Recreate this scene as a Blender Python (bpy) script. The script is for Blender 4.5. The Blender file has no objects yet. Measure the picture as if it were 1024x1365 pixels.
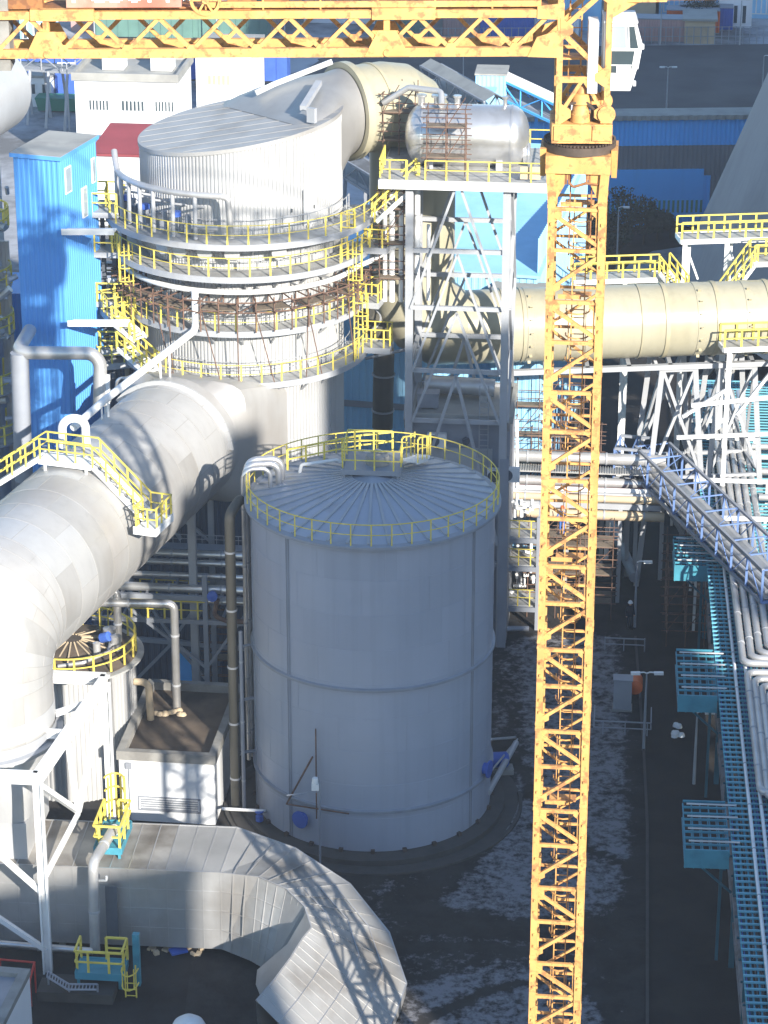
import bpy, math, random
from mathutils import Vector, Matrix
R = math.radians
random.seed(7)
S = bpy.context.scene
COL = S.collection
# ---------------------------------------------------------------- camera model
CAM_Z, PITCH, FOC = 67.6, R(22.5), 3600.0          # FOC in photograph pixels (1024 x 1365)
CT, ST = math.cos(PITCH), math.sin(PITCH)
def ray(px, py):
    a, b = (px-512)/FOC, (py-682.5)/FOC
    return Vector((a, CT-b*ST, -ST-b*CT))
def PY(px, py, Y):
    d = ray(px, py); t = Y/d.y
    return Vector((d.x*t, Y, CAM_Z+d.z*t))
def PZ(px, py, z):
    d = ray(px, py); t = (z-CAM_Z)/d.z
    return Vector((d.x*t, d.y*t, z))
YAW = R(-5.6)                                       # the plant grid against the camera heading
class Frame:
    def __init__(s, ox, oy, rz=YAW, oz=0):
        s.o = Vector((ox, oy, oz)); s.c, s.s = math.cos(rz), math.sin(rz); s.rz = rz
    def __call__(s, x, y, z=0):
        return Vector((s.o.x+x*s.c-y*s.s, s.o.y+x*s.s+y*s.c, s.o.z+z))
W = Frame(0, 0, 0)
# ---------------------------------------------------------------- mesh builder
class MB:
    def __init__(s): s.v = []; s.f = []; s.m = []; s.cm = 0
    def add(s, vs, fs):
        n = len(s.v); s.v += [Vector(p) for p in vs]
        for f in fs: s.f.append([i+n for i in f]); s.m.append(s.cm)
    def box(s, x0, x1, y0, y1, z0, z1, F=W):
        vs = [F(x, y, z) for z in (z0, z1) for y in (y0, y1) for x in (x0, x1)]
        s.add(vs, [(0,2,3,1),(4,5,7,6),(0,1,5,4),(2,6,7,3),(0,4,6,2),(1,3,7,5)]); return s
    def cbox(s, c, sx, sy, sz, rz=0):
        F = Frame(c[0], c[1], rz, c[2])
        return s.box(-sx/2, sx/2, -sy/2, sy/2, -sz/2, sz/2, F)
    def hexa(s, a):                                  # bottom four then top four, counter-clockwise
        s.add(a, [(3,2,1,0),(4,5,6,7),(0,1,5,4),(1,2,6,5),(2,3,7,6),(3,0,4,7)]); return s
    def bar(s, a, b, w, h=None, up=None):
        a, b = Vector(a), Vector(b); h = h or w; d = b-a
        if d.length < 1e-6: return s
        d.normalize(); up = Vector(up) if up else Vector((0,0,1))
        if abs(d.dot(up)) > .98: up = Vector((.1,1,0))
        x = d.cross(up).normalized()*(w/2); y = x.cross(d).normalized()*(h/2)
        vs = [a-x-y, a+x-y, a+x+y, a-x+y, b-x-y, b+x-y, b+x+y, b-x+y]
        s.add(vs, [(3,2,1,0),(4,5,6,7),(0,1,5,4),(1,2,6,5),(2,3,7,6),(3,0,4,7)]); return s
    def ibeam(s, a, b, w, h, t=.03, up=None):
        a, b = Vector(a), Vector(b); d = (b-a).normalized(); u = Vector(up) if up else Vector((0,0,1))
        if abs(d.dot(u)) > .98: u = Vector((0.1,1,0))
        x = d.cross(u).normalized(); y = x.cross(d).normalized()
        s.bar(a+y*(h/2-t/2), b+y*(h/2-t/2), w, t, u); s.bar(a-y*(h/2-t/2), b-y*(h/2-t/2), w, t, u)
        s.bar(a, b, t, h-2*t, u); return s
    def tube(s, pts, r, n=8, closed=False, caps=True):
        pts = [Vector(p) for p in pts]; N = len(pts)
        rs = r if isinstance(r, (list, tuple)) else [r]*N
        tan = []
        for i in range(N):
            if closed: t = pts[(i+1) % N]-pts[i-1]
            elif i == 0: t = pts[1]-pts[0]
            elif i == N-1: t = pts[-1]-pts[-2]
            else: t = (pts[i]-pts[i-1]).normalized()+(pts[i+1]-pts[i]).normalized()
            if t.length < 1e-9: t = Vector((0,0,1))
            tan.append(t.normalized())
        ref = Vector((0,0,1)) if abs(tan[0].z) < .9 else Vector((0,1,0))
        nx = tan[0].cross(ref).normalized(); vs = []
        for i in range(N):
            nx = (nx-tan[i]*nx.dot(tan[i]))
            if nx.length < 1e-6: nx = tan[i].orthogonal()
            nx.normalize(); ny = tan[i].cross(nx)
            k = 1.0
            if 0 < i < N-1 and not closed:            # keep the pipe's width through a mitre
                k = 1/max(.5, math.cos((pts[i]-pts[i-1]).angle(pts[i+1]-pts[i], 0)/2))
                bis = ((pts[i+1]-pts[i]).normalized()-(pts[i]-pts[i-1]).normalized())
            for j in range(n):
                a = 2*math.pi*j/n; o = nx*math.cos(a)+ny*math.sin(a)
                if k > 1.001 and bis.length > 1e-6:
                    bb = bis.normalized(); o = o+bb*(o.dot(bb)*(k-1))
                vs.append(pts[i]+o*rs[i])
        fs = []
        for i in range(N if closed else N-1):
            for j in range(n):
                p, q = i*n, ((i+1) % N)*n; jj = (j+1) % n
                fs.append((p+j, p+jj, q+jj, q+j))
        if caps and not closed:
            fs.append(tuple(range(n))[::-1]); fs.append(tuple((N-1)*n+j for j in range(n)))
        s.add(vs, fs); return s
    def lathe(s, prof, c, n=48, a0=0, a1=2*math.pi, axis=None, wob=None):
        full = abs(a1-a0-2*math.pi) < 1e-6; M = n if full else n+1
        c = Vector(c)
        if axis is None: X, Y_, Z = Vector((1,0,0)), Vector((0,1,0)), Vector((0,0,1))
        else:
            Z = Vector(axis).normalized(); X = Z.cross(Vector((0,0,1)) if abs(Z.z) < .9 else Vector((0,1,0))).normalized(); Y_ = Z.cross(X)
        vs = []
        for (r, z) in prof:
            for j in range(M):
                a = a0+(a1-a0)*j/n; rr = r+(wob(j) if wob else 0)
                vs.append(c+X*(rr*math.cos(a))+Y_*(rr*math.sin(a))+Z*z)
        fs = []
        for i in range(len(prof)-1):
            for j in range(n):
                k = (j+1) % M; fs.append((i*M+j, i*M+k, (i+1)*M+k, (i+1)*M+j))
        s.add(vs, fs); return s
    def disc(s, c, r, n=32, axis=None):
        return s.lathe([(r, 0), (0.001, 0)], c, n, axis=axis)
    def prism(s, poly, z0, z1, F=W):
        n = len(poly)
        vs = [F(p[0], p[1], z0) for p in poly]+[F(p[0], p[1], z1) for p in poly]
        s.add(vs, [tuple(range(n))[::-1], tuple(range(n, 2*n))]+[(i, (i+1) % n, (i+1) % n+n, i+n) for i in range(n)]); return s
    def plate(s, poly, t):                            # any flat 3-D polygon, given thickness along its normal
        P = [Vector(p) for p in poly]; nn = (P[1]-P[0]).cross(P[2]-P[0]).normalized()*(t/2); n = len(P)
        s.add([p-nn for p in P]+[p+nn for p in P], [tuple(range(n))[::-1], tuple(range(n, 2*n))]+[(i, (i+1) % n, (i+1) % n+n, i+n) for i in range(n)]); return s
    def corr(s, a, b, z0, z1, pitch=.3, dep=.05, z1b=None):  # trapezoidal sheet from a to b (walls), outward = right of a->b
        a, b = Vector((a[0], a[1], 0)), Vector((b[0], b[1], 0)); L = (b-a).length; d = (b-a)/L
        o = Vector((d.y, -d.x, 0)); n = max(1, int(L/pitch)); p = L/n; xs = []
        for i in range(n):
            xs += [(i*p, 0), (i*p+p*.42, 0), (i*p+p*.52, dep), (i*p+p*.9, dep)]
        xs.append((L, 0)); vs = []
        z1b = z1 if z1b is None else z1b
        for x, q in xs:
            pt = a+d*x+o*q; zt = z1+(z1b-z1)*x/L
            vs += [Vector((pt.x, pt.y, z0)), Vector((pt.x, pt.y, zt))]
        s.add(vs, [(2*i, 2*i+2, 2*i+3, 2*i+1) for i in range(len(xs)-1)]); return s
    def rail(s, pts, h=1.1, sp=1.0, closed=False, w=.07, r=.028, mid=True, toe=0):
        pts = [Vector(p) for p in pts]
        if closed: pts = pts+[pts[0]]
        Z = Vector((0,0,1))
        for a, b in zip(pts, pts[1:]):
            s.bar(a+Z*h, b+Z*h, 2*r, 2*r)
            if mid: s.bar(a+Z*h*.52, b+Z*h*.52, 1.6*r, 1.6*r)
            if toe: s.bar(a+Z*toe/2, b+Z*toe/2, .02, toe)
        acc = 0; s.bar(pts[0], pts[0]+Z*h, w, w*.5)
        for a, b in zip(pts, pts[1:]):
            L = (b-a).length; t = sp-acc
            while t < L-1e-3:
                p = a+(b-a)*(t/L); s.bar(p, p+Z*h, w, w*.5); t += sp
            acc = (acc+L) % sp
        if not closed: s.bar(pts[-1], pts[-1]+Z*h, w, w*.5)
        return s
    def stair(s, a, b, wid, n=None, t=.04):           # treads plus stringers from a (low or high) to b, centred line
        a, b = Vector(a), Vector(b); d = b-a; hd = Vector((d.x, d.y, 0)); L = hd.length
        side = Vector((hd.y, -hd.x, 0)).normalized()*(wid/2); n = n or max(2, int(abs(d.z)/.22))
        for k in range(n):
            p = a+d*((k+.5)/n); u = hd.normalized()*(L/n*.45)
            s.plate([p-u-side, p+u-side, p+u+side, p-u+side], t)
        for q in (side, -side): s.bar(a+q, b+q, .06, .25)
        return s
REG = {}                                             # object -> root matrix (world)
def obj(name, mb, mats, parent=None, smooth=None, local=False):
    me = bpy.data.meshes.new(name)
    Mi = None
    if parent is not None and not local: Mi = REG[parent].inverted()
    me.from_pydata([tuple(Mi @ p) if Mi else tuple(p) for p in mb.v], [], mb.f)
    if not isinstance(mats, (list, tuple)): mats = [mats]
    for m in mats: me.materials.append(m)
    if len(mats) > 1: me.polygons.foreach_set('material_index', mb.m)
    if smooth:
        me.polygons.foreach_set('use_smooth', [True]*len(me.polygons)); me.set_sharp_from_angle(angle=R(smooth))
    me.validate(); me.update()
    o = bpy.data.objects.new(name, me); COL.objects.link(o)
    if parent is not None: o.parent = parent; REG[o] = REG[parent]
    else: REG[o] = Matrix.Identity(4)
    return o
def objs(name, fn, items, mats, parent, **kw):    # one object for each item
    out = []
    for it in items:
        m = MB(); fn(m, *it); out.append(obj(name, m, mats, parent, **kw))
    return out
def tag(o, label=None, cat=None, group=None, kind=None):
    if label: o['label'] = label
    if cat: o['category'] = cat
    if group: o['group'] = group
    if kind: o['kind'] = kind
    return o
def thing(name, label, cat, loc=(0,0,0), rz=0, group=None):
    o = bpy.data.objects.new(name, None); COL.objects.link(o)
    o.location = loc; o.rotation_euler = (0,0,rz); o.empty_display_size = .5
    REG[o] = Matrix.Translation(Vector(loc)) @ Matrix.Rotation(rz, 4, 'Z')
    return tag(o, label, cat, group)
def kids(o): return [c for c in REG if c.parent == o]
def dup(root, loc, rz=0, label=None, group=None):
    c = root.copy(); COL.objects.link(c); c.location = loc; c.rotation_euler = (0,0,rz)
    REG[c] = Matrix.Translation(Vector(loc)) @ Matrix.Rotation(rz, 4, 'Z')
    if label: c['label'] = label
    if group: c['group'] = group
    for ch in kids(root):
        d = ch.copy(); COL.objects.link(d); d.parent = c; REG[d] = REG[c]
        for g in kids(ch):
            e = g.copy(); COL.objects.link(e); e.parent = d; REG[e] = REG[c]
    return c
def arc(c, r, a0, a1, n, z=None):                     # points on a horizontal arc, degrees (0 = +x, -90 = toward the camera)
    zz = c[2] if z is None else z
    return [Vector((c[0]+r*math.cos(R(a0+(a1-a0)*i/n)), c[1]+r*math.sin(R(a0+(a1-a0)*i/n)), zz)) for i in range(n+1)]
def fillet(pts, rad, n=6):                            # round the corners of a polyline
    P = [Vector(p) for p in pts]; out = [P[0]]
    for i in range(1, len(P)-1):
        u, v = (P[i-1]-P[i]), (P[i+1]-P[i]); lu, lv = u.length, v.length; u.normalize(); v.normalize()
        ang = u.angle(v)
        if ang > R(176): out.append(P[i]); continue
        t = min(rad/math.tan(ang/2), lu*.48, lv*.48); rr = t*math.tan(ang/2)
        bis = (u+v).normalized(); c = P[i]+bis*(rr/math.sin(ang/2))
        p0, p1 = P[i]+u*t, P[i]+v*t; a, b = p0-c, p1-c
        for k in range(n+1): out.append(c+a.normalized().slerp(b.normalized(), k/n)*rr)
    out.append(P[-1]); return out
# ---------------------------------------------------------------- materials
def mat(name, col, rough=.6, metal=0., var=.12, scale=.6, col2=None, amt=.0, sc2=1.2, thr=.6, bump=0., bsc=20., streak=0., soft=.08, spec=.4, det=7., rgh=.5):
    m = bpy.data.materials.new(name); m.use_nodes = True; nt = m.node_tree; N, Lk = nt.nodes, nt.links
    b = N['Principled BSDF']; b.inputs['Roughness'].default_value = rough; b.inputs['Metallic'].default_value = metal
    b.inputs['Specular IOR Level'].default_value = spec
    tc = N.new('ShaderNodeNewGeometry')
    def noise(sc, det=5., vec=None):
        n = N.new('ShaderNodeTexNoise'); n.inputs['Scale'].default_value = sc; n.inputs['Detail'].default_value = det
        Lk.new(vec or tc.outputs['Position'], n.inputs['Vector']); return n
    n1 = noise(scale)
    r1 = N.new('ShaderNodeMapRange'); r1.inputs[1].default_value = .3; r1.inputs[2].default_value = .7
    r1.inputs[3].default_value = 1-var; r1.inputs[4].default_value = 1+var; Lk.new(n1.outputs[0], r1.inputs[0])
    mul = N.new('ShaderNodeVectorMath'); mul.operation = 'SCALE'; mul.inputs[0].default_value = col[:3]; Lk.new(r1.outputs[0], mul.inputs['Scale'])
    cur = mul.outputs[0]
    def blend(cur, fac_socket, c2):
        mx = N.new('ShaderNodeMix'); mx.data_type = 'RGBA'; Lk.new(fac_socket, mx.inputs[0]); Lk.new(cur, mx.inputs[6]); mx.inputs[7].default_value = (*c2[:3], 1); return mx.outputs[2]
    if col2 and amt > 0:
        n2 = noise(sc2, det); n2.inputs['Roughness'].default_value = rgh
        r2 = N.new('ShaderNodeMapRange'); r2.inputs[1].default_value = thr-soft; r2.inputs[2].default_value = thr+soft
        r2.inputs[3].default_value = 0; r2.inputs[4].default_value = amt; Lk.new(n2.outputs[0], r2.inputs[0]); cur = blend(cur, r2.outputs[0], col2)
    if streak > 0:
        mp = N.new('ShaderNodeMapping'); mp.inputs['Scale'].default_value = (2.2, 2.2, .07); Lk.new(tc.outputs['Position'], mp.inputs[0])
        n3 = noise(1.0, 6., mp.outputs[0])
        r3 = N.new('ShaderNodeMapRange'); r3.inputs[1].default_value = .48; r3.inputs[2].default_value = .75
        r3.inputs[3].default_value = 0; r3.inputs[4].default_value = streak; Lk.new(n3.outputs[0], r3.inputs[0])
        cur = blend(cur, r3.outputs[0], [c*.45 for c in col[:3]])
    Lk.new(cur, b.inputs['Base Color'])
    if bump > 0:
        nb = noise(bsc, 3.); bp = N.new('ShaderNodeBump'); bp.inputs['Strength'].default_value = bump; bp.inputs['Distance'].default_value = .05
        Lk.new(nb.outputs[0], bp.inputs['Height']); Lk.new(bp.outputs[0], b.inputs['Normal'])
    m.diffuse_color = (*col[:3], 1)
    return m
M = {}
def dm(k, *a, **kw): M[k] = mat(k, *a, **kw)
dm('clad', (.52,.525,.53), .42, .35, .08, .35, streak=.12)
dm('flat_duct_dirty', (.40,.38,.35), .55, .3, .2, .6, (.11,.09,.07), .8, .4, .50, bump=.3, bsc=2., soft=.12)
dm('clad_roof', (.40,.395,.385), .55, .25, .10, .5, (.24,.22,.2), .6, .35, .56)
dm('duct_sheet', (.46,.455,.445), .5, .3, .08, .25, (.36,.33,.30), .6, .18, .55, bump=.15, bsc=3., streak=.15)
dm('duct_sheet_b', (.405,.40,.39), .52, .3, .08, .3, (.32,.30,.275), .6, .2, .55, bump=.15, bsc=3., streak=.2)
dm('duct_sheet_c', (.50,.50,.495), .46, .35, .06, .3, (.42,.41,.39), .6, .2, .55, bump=.2, bsc=2.5, streak=.12)
dm('flat_duct', (.50,.50,.50), .36, .55, .12, .5, (.32,.29,.26), .5, .3, .58, bump=.5, bsc=1.6, streak=.1)
dm('flat_duct_top', (.45,.44,.42), .42, .45, .14, .5, (.20,.17,.14), .7, .3, .6, bump=.3, bsc=2.)
dm('grp', (.385,.36,.265), .36, 0, .06, .3, (.33,.30,.20), .5, .25, .56, streak=.22)
dm('grp_band', (.39,.35,.235), .5, 0, .12, 1.)
dm('grp_dark', (.085,.08,.065), .6, 0, .1, 1.)
dm('tank', (.345,.375,.445), .42, 0, .05, .2, (.32,.35,.415), .6, .3, .55, streak=.16)
dm('tank_b', (.335,.365,.435), .45, 0, .05, .25, (.32,.345,.41), .6, .3, .55, streak=.16)
dm('tank_c', (.352,.38,.45), .40, 0, .05, .22, (.32,.35,.415), .6, .3, .55, streak=.16)
dm('tank_roof', (.35,.385,.455), .4, .1, .06, .3, (.22,.22,.23), .5, .5, .6)
dm('tank_trim', (.26,.28,.32), .5, 0, .1, 1.)
dm('concrete', (.27,.265,.25), .85, 0, .15, 1.2, (.15,.145,.135), .6, .8, .55, bump=.2, bsc=8)
dm('concrete_dark', (.07,.066,.062), .9, 0, .2, .8, (.04,.037,.034), .6, .8)
dm('shell', (.30,.30,.31), .85, 0, .08, .08, (.22,.22,.23), .5, .12, .55, streak=.2)
dm('yellow', (.70,.57,.11), .5, 0, .14, 2., (.5,.33,.04), .4, 3., .66)
dm('crane', (.66,.36,.12), .6, 0, .16, 1.3, (.30,.13,.06), .8, 2.6, .56, streak=.3, soft=.05, det=12, rgh=.65)
dm('crane_red', (.45,.09,.05), .6, 0, .12, 1., (.3,.13,.09), .6, 2., .58)
dm('crane_rust', (.33,.15,.055), .75, 0, .2, 2., (.16,.07,.035), .8, 4., .52)
dm('crane_grease', (.10,.075,.06), .6, .3, .2, 3.)
dm('white', (.74,.75,.75), .5, 0, .05, .5, (.52,.52,.50), .4, .9, .62)
dm('white_wall', (.76,.78,.80), .8, 0, .04, .3, (.62,.62,.62), .4, .4, .6)
dm('steel', (.37,.385,.41), .5, .1, .07, .8, (.36,.36,.36), .5, 1.4, .6)
dm('steel_grey', (.27,.29,.33), .55, .1, .08, .8)
dm('steel_dark', (.10,.115,.14), .6, .2, .15, 1.)
dm('silver', (.60,.60,.60), .3, .75, .10, .6, (.40,.39,.37), .5, .8, .58, bump=.1, bsc=6)
dm('pipe_lag', (.52,.52,.52), .38, .5, .1, .5, (.38,.37,.36), .5, .7, .56)
dm('rust', (.17,.10,.07), .8, 0, .2, 2., (.10,.06,.045), .7, 3., .5)
dm('wood', (.17,.135,.10), .85, 0, .2, 2.)
dm('blue', (.10,.33,.76), .5, 0, .05, .2, (.07,.27,.62), .4, .3, .58, streak=.08)
dm('blue_pale', (.30,.58,.82), .5, 0, .06, .25, (.22,.48,.72), .5, .4, .56, streak=.1)
dm('blue_mid', (.09,.46,.97), .5, 0, .05, .2, streak=.08)
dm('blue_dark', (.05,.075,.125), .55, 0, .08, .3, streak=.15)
dm('blue_paint', (.05,.12,.45), .5, 0, .1, 1.)
dm('roof_grey', (.33,.33,.31), .8, 0, .1, .5, (.22,.22,.21), .5, .6, .56)
dm('roof_red', (.24,.05,.06), .7, 0, .1, .5)
dm('band_grey', (.19,.20,.22), .7, 0, .08, .4)
dm('green', (.04,.22,.15), .6, 0, .1, .6)
dm('teal', (.06,.27,.36), .5, 0, .12, .8, (.04,.17,.23), .5, 1.5, .56)
dm('teal_dark', (.02,.10,.14), .6, 0, .15, 1.)
dm('glass', (.05,.07,.08), .08, 0, .1, 1., spec=.8)
dm('glass_bright', (.30,.36,.40), .12, 0, .1, 1., spec=.8)
dm('door', (.44,.45,.46), .5, .1, .05, 1.)
dm('black', (.02,.02,.022), .7, 0, .2, 2.)
dm('orange', (.62,.13,.03), .5, 0, .08, 2.)
dm('red_paint', (.45,.04,.03), .5, 0, .1, 2.)
dm('beige', (.50,.40,.27), .7, 0, .1, .6)
dm('roof_mud', (.13,.10,.075), .9, 0, .25, .6, (.05,.042,.036), .8, .5, .5, bump=.3, bsc=4)
dm('grating', (.40,.405,.40), .6, .2, .15, 1.5, (.25,.24,.23), .5, 2., .56)
dm('asphalt', (.018,.0155,.014), .9, 0, .3, .5, (.034,.028,.023), .6, .35, .55, bump=.2, bsc=10)
dm('mud', (.017,.0145,.013), .95, 0, .3, .8, (.032,.031,.031), .6, .45, .5, bump=.6, bsc=3)
dm('coal', (.080,.077,.080), .95, 0, .2, .2, (.11,.105,.10), .6, .08, .56, bump=.6, bsc=2.5)
dm('snow', (.27,.27,.29), .9, 0, .3, 2.5, (.020,.018,.017), 1., .5, .51, bump=.8, bsc=5, soft=.045, det=14, rgh=.74)
dm('dirt_snow', (.15,.155,.17), .9, 0, .3, 2.5, (.022,.02,.019), 1., .5, .47, bump=.8, bsc=5, soft=.06, det=14, rgh=.74)
dm('snow_far', (.40,.42,.46), .9, 0, .15, .12, (.10,.10,.10), .9, .06, .50, soft=.07, det=12, rgh=.65)
dm('foliage', (.020,.034,.018), .8, 0, .4, .8)
dm('bark', (.06,.045,.03), .9, 0, .2, 3.)
dm('skin', (.5,.3,.2), .6, 0, .02, 5.)
dm('overall_blue', (.05,.14,.42), .8, 0, .1, 5.)
dm('overall_dark', (.018,.022,.035), .85, 0, .1, 5.)
# ---------------------------------------------------------------- camera, sky, sun
cd = bpy.data.cameras.new('camera'); cam = bpy.data.objects.new('camera', cd); COL.objects.link(cam)
cam.location = (0,0,CAM_Z); cam.rotation_euler = (R(90)-PITCH, 0, 0)
cd.sensor_fit = 'VERTICAL'; cd.sensor_height = 36; cd.lens = 36*FOC/1365; cd.clip_start = 1; cd.clip_end = 6000
S.camera = cam
AZ, EL = R(27.5), R(22.5)
w = bpy.data.worlds.new('World'); S.world = w; w.use_nodes = True
nt = w.node_tree; sk = nt.nodes.new('ShaderNodeTexSky'); sk.sky_type = 'NISHITA'; sk.sun_disc = False
sk.sun_elevation = EL; sk.sun_rotation = R(180)-AZ; sk.altitude = 300; sk.air_density = 1.2; sk.dust_density = .3; sk.ozone_density = 3.0
nt.links.new(sk.outputs[0], nt.nodes['Background'].inputs[0]); nt.nodes['Background'].inputs[1].default_value = .115
ld = bpy.data.lights.new('sun', 'SUN'); sun = bpy.data.objects.new('sun', ld); COL.objects.link(sun)
ld.energy = 4.6; ld.angle = R(.55); ld.color = (1, .93, .82)
sd = Vector((math.sin(AZ)*math.cos(EL), -math.cos(AZ)*math.cos(EL), math.sin(EL)))
sun.rotation_euler = sd.to_track_quat('Z', 'Y').to_euler(); sun.location = (60, -60, 90)
S.view_settings.view_transform = 'Standard'; S.view_settings.look = 'None'; S.view_settings.exposure = 1.2; S.view_settings.gamma = 1
S.cycles.max_bounces = 6; S.cycles.diffuse_bounces = 3; S.cycles.glossy_bounces = 3; S.cycles.volume_bounces = 0
S.cycles.use_denoising = True
# ---------------------------------------------------------------- the ground
def sheet(name, pts, z, m, kind='structure', jag=0, sub=1):
    P = [Vector((p[0], p[1], z)) for p in pts]; Q = []
    for i, p in enumerate(P):
        q = P[(i+1) % len(P)]
        for k in range(sub):
            t = p+(q-p)*(k/sub); Q.append(t+Vector((random.uniform(-jag, jag), random.uniform(-jag, jag), 0)))
    b = MB(); b.add(Q, [tuple(range(len(Q)))])
    if (b.v[1]-b.v[0]).cross(b.v[2]-b.v[1]).z < 0: b.f = [f[::-1] for f in b.f]
    o = obj(name, b, m); o['kind'] = kind; return o
def G(*pp): return [PZ(x, y, 0) for x, y in pp]
sheet('ground', [(-1500,-600),(1500,-600),(1500,3000),(-1500,3000)], 0, M['mud'])
# snowed-over plots, coal yard, road
sheet('road', G((862,1480),(862,1100),(856,980),(846,850),(836,760),(825,690),(815,600),(812,500),(905,500),(905,600),(925,690),(945,760),(955,850),(985,980),(1010,1100),(1060,1480)), .004, M['asphalt'], 'structure', .1, 3)
sheet('back_yard', [PZ(-400,410,0), PZ(-500,-120,0), PZ(1500,-120,0), PZ(1400,410,0)], .003, M['snow_far'])
sheet('coal_yard', G((396,96),(425,78),(600,61),(1300,58),(1300,260),(560,260),(430,160),(340,108)), .010, M['coal'], 'structure', .8, 4)
sheet('hall_lawn', G((600,360),(700,300),(1100,300),(1100,460),(780,480),(690,430)), .012, M['mud'], 'structure', .4, 3)
sheet('pavement', [PZ(x, y, 0) for x, y in ((826,372),(840,350),(870,335),(915,328),(1000,326),(1000,338),(930,342),(880,352),(850,372))], .018, M['snow_far'], 'structure', .05, 3)
sheet('coal_pile', [(p.x, p.y) for p in G((510,108),(545,100),(600,104),(640,130),(560,150))], .03, M['coal'], 'structure', .5, 4)
# kerbs of the road
k = MB()
for a, b in zip(*(lambda L: (L, L[1:]))(G((863,1480),(863,1100),(857,980),(847,850)))): k.bar(a+Vector((0,0,.05)), b+Vector((0,0,.05)), .14, .14)
# the verge between tank and road: thin broken snow, thinned out by wheels and toward its edges
def inside(p, P):
    c = False
    for i in range(len(P)):
        a, b = P[i], P[i-1]
        if (a.y > p.y) != (b.y > p.y) and p.x < (b.x-a.x)*(p.y-a.y)/(b.y-a.y)+a.x: c = not c
    return c
def segd(p, a, b):
    d = b-a; t = max(0, min(1, (p-a).dot(d)/max(1e-9, d.dot(d)))); return (p-a-d*t).length
def edged(p, P, closed=True): return min(segd(p, P[i], P[(i+1) % len(P)]) for i in range(len(P) if closed else len(P)-1))
SN = [(G((500,1310),(560,1290),(640,1266),(760,1262),(828,1290),(850,1340),(850,1500),(480,1500)), 1.0, 1.6), (G((560,1205),(640,1115),(672,1010),(672,900),(655,862),(700,838),(845,838),(856,980),(862,1100),(860,1170),(835,1228),(700,1236),(600,1225)), 1.0, 1.3), (G((400,1260),(470,1170),(560,1120),(640,1060),(668,1060),(640,1120),(560,1215),(840,1236),(850,1300),(500,1330)), .62, 1.8), (G((640,880),(690,838),(715,838),(700,960),(660,1010),(640,990)), .75, 1.0)]
RUT = [(G(*q), w_) for q, w_ in (([(500,1243),(600,1238),(700,1243),(780,1264),(835,1305),(850,1340)],.6),([(500,1264),(600,1260),(700,1268),(770,1290),(810,1327),(825,1380)],.5),([(690,1010),(720,1080),(780,1130),(855,1160)],.35),([(560,1365),(650,1318),(740,1305),(800,1330)],.35))]
nx_, ny_ = 64, 140; X0, X1, Y0, Y1 = -9.0, 17.5, 92.0, 150.0; gv, gf, ga = [], [], []
for j in range(ny_+1):
    for i in range(nx_+1):
        p = Vector((X0+(X1-X0)*i/nx_, Y0+(Y1-Y0)*j/ny_, 0)); v = 0
        for P, top, soft in SN:
            if inside(p, P): v = max(v, top*min(1, edged(p, P)/soft))
        for P, w_ in RUT:
            d = edged(p, P, False); v *= 1-.85*max(0, 1-(d/w_)**2) if d < w_ else 1
        gv.append((p.x, p.y, .003)); ga.append(v)
for j in range(ny_):
    for i in range(nx_): q = j*(nx_+1)+i; gf.append((q, q+1, q+nx_+2, q+nx_+1))
me = bpy.data.meshes.new('snowy_verge'); me.from_pydata(gv, [], gf); at_ = me.attributes.new('cover', 'FLOAT', 'POINT'); at_.data.foreach_set('value', ga)
sm_ = mat('verge', (.019,.0165,.015), .95, 0, .35, .9, (.04,.038,.037), .6, .5, .52, bump=.7, bsc=4., det=12, rgh=.65); n_ = sm_.node_tree; bs = n_.nodes['Principled BSDF']; old = bs.inputs['Base Color'].links[0].from_socket
an = n_.nodes.new('ShaderNodeAttribute'); an.attribute_name = 'cover'; ge = n_.nodes.new('ShaderNodeNewGeometry'); no = n_.nodes.new('ShaderNodeTexNoise'); no.inputs['Scale'].default_value = .55; no.inputs['Detail'].default_value = 14; no.inputs['Roughness'].default_value = .74
n_.links.new(ge.outputs['Position'], no.inputs['Vector']); ad = n_.nodes.new('ShaderNodeMath'); ad.operation = 'MULTIPLY_ADD'; n_.links.new(an.outputs['Fac'], ad.inputs[0]); ad.inputs[1].default_value = .245; av = n_.nodes.new('ShaderNodeMath'); av.operation = 'ADD'; n2_ = n_.nodes.new('ShaderNodeTexNoise'); n2_.inputs['Scale'].default_value = 2.2; n2_.inputs['Detail'].default_value = 10; n2_.inputs['Roughness'].default_value = .7; n_.links.new(ge.outputs['Position'], n2_.inputs['Vector']); n_.links.new(no.outputs[0], av.inputs[0]); n_.links.new(n2_.outputs[0], av.inputs[1]); hf = n_.nodes.new('ShaderNodeMath'); hf.operation = 'MULTIPLY'; hf.inputs[1].default_value = .5; n_.links.new(av.outputs[0], hf.inputs[0]); n_.links.new(hf.outputs[0], ad.inputs[2])
mr = n_.nodes.new('ShaderNodeMapRange'); mr.inputs[1].default_value = .66; mr.inputs[2].default_value = .79; n_.links.new(ad.outputs[0], mr.inputs[0]); mx = n_.nodes.new('ShaderNodeMix'); mx.data_type = 'RGBA'; n_.links.new(mr.outputs[0], mx.inputs[0]); n_.links.new(old, mx.inputs[6]); mx.inputs[7].default_value = (.20,.20,.215,1); n_.links.new(mx.outputs[2], bs.inputs['Base Color'])
me.materials.append(sm_); o = bpy.data.objects.new('snowy_verge', me); COL.objects.link(o); REG[o] = Matrix.Identity(4); o['kind'] = 'structure'
o = obj('kerb', k, M['concrete_dark']); o['kind'] = 'structure'
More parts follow.
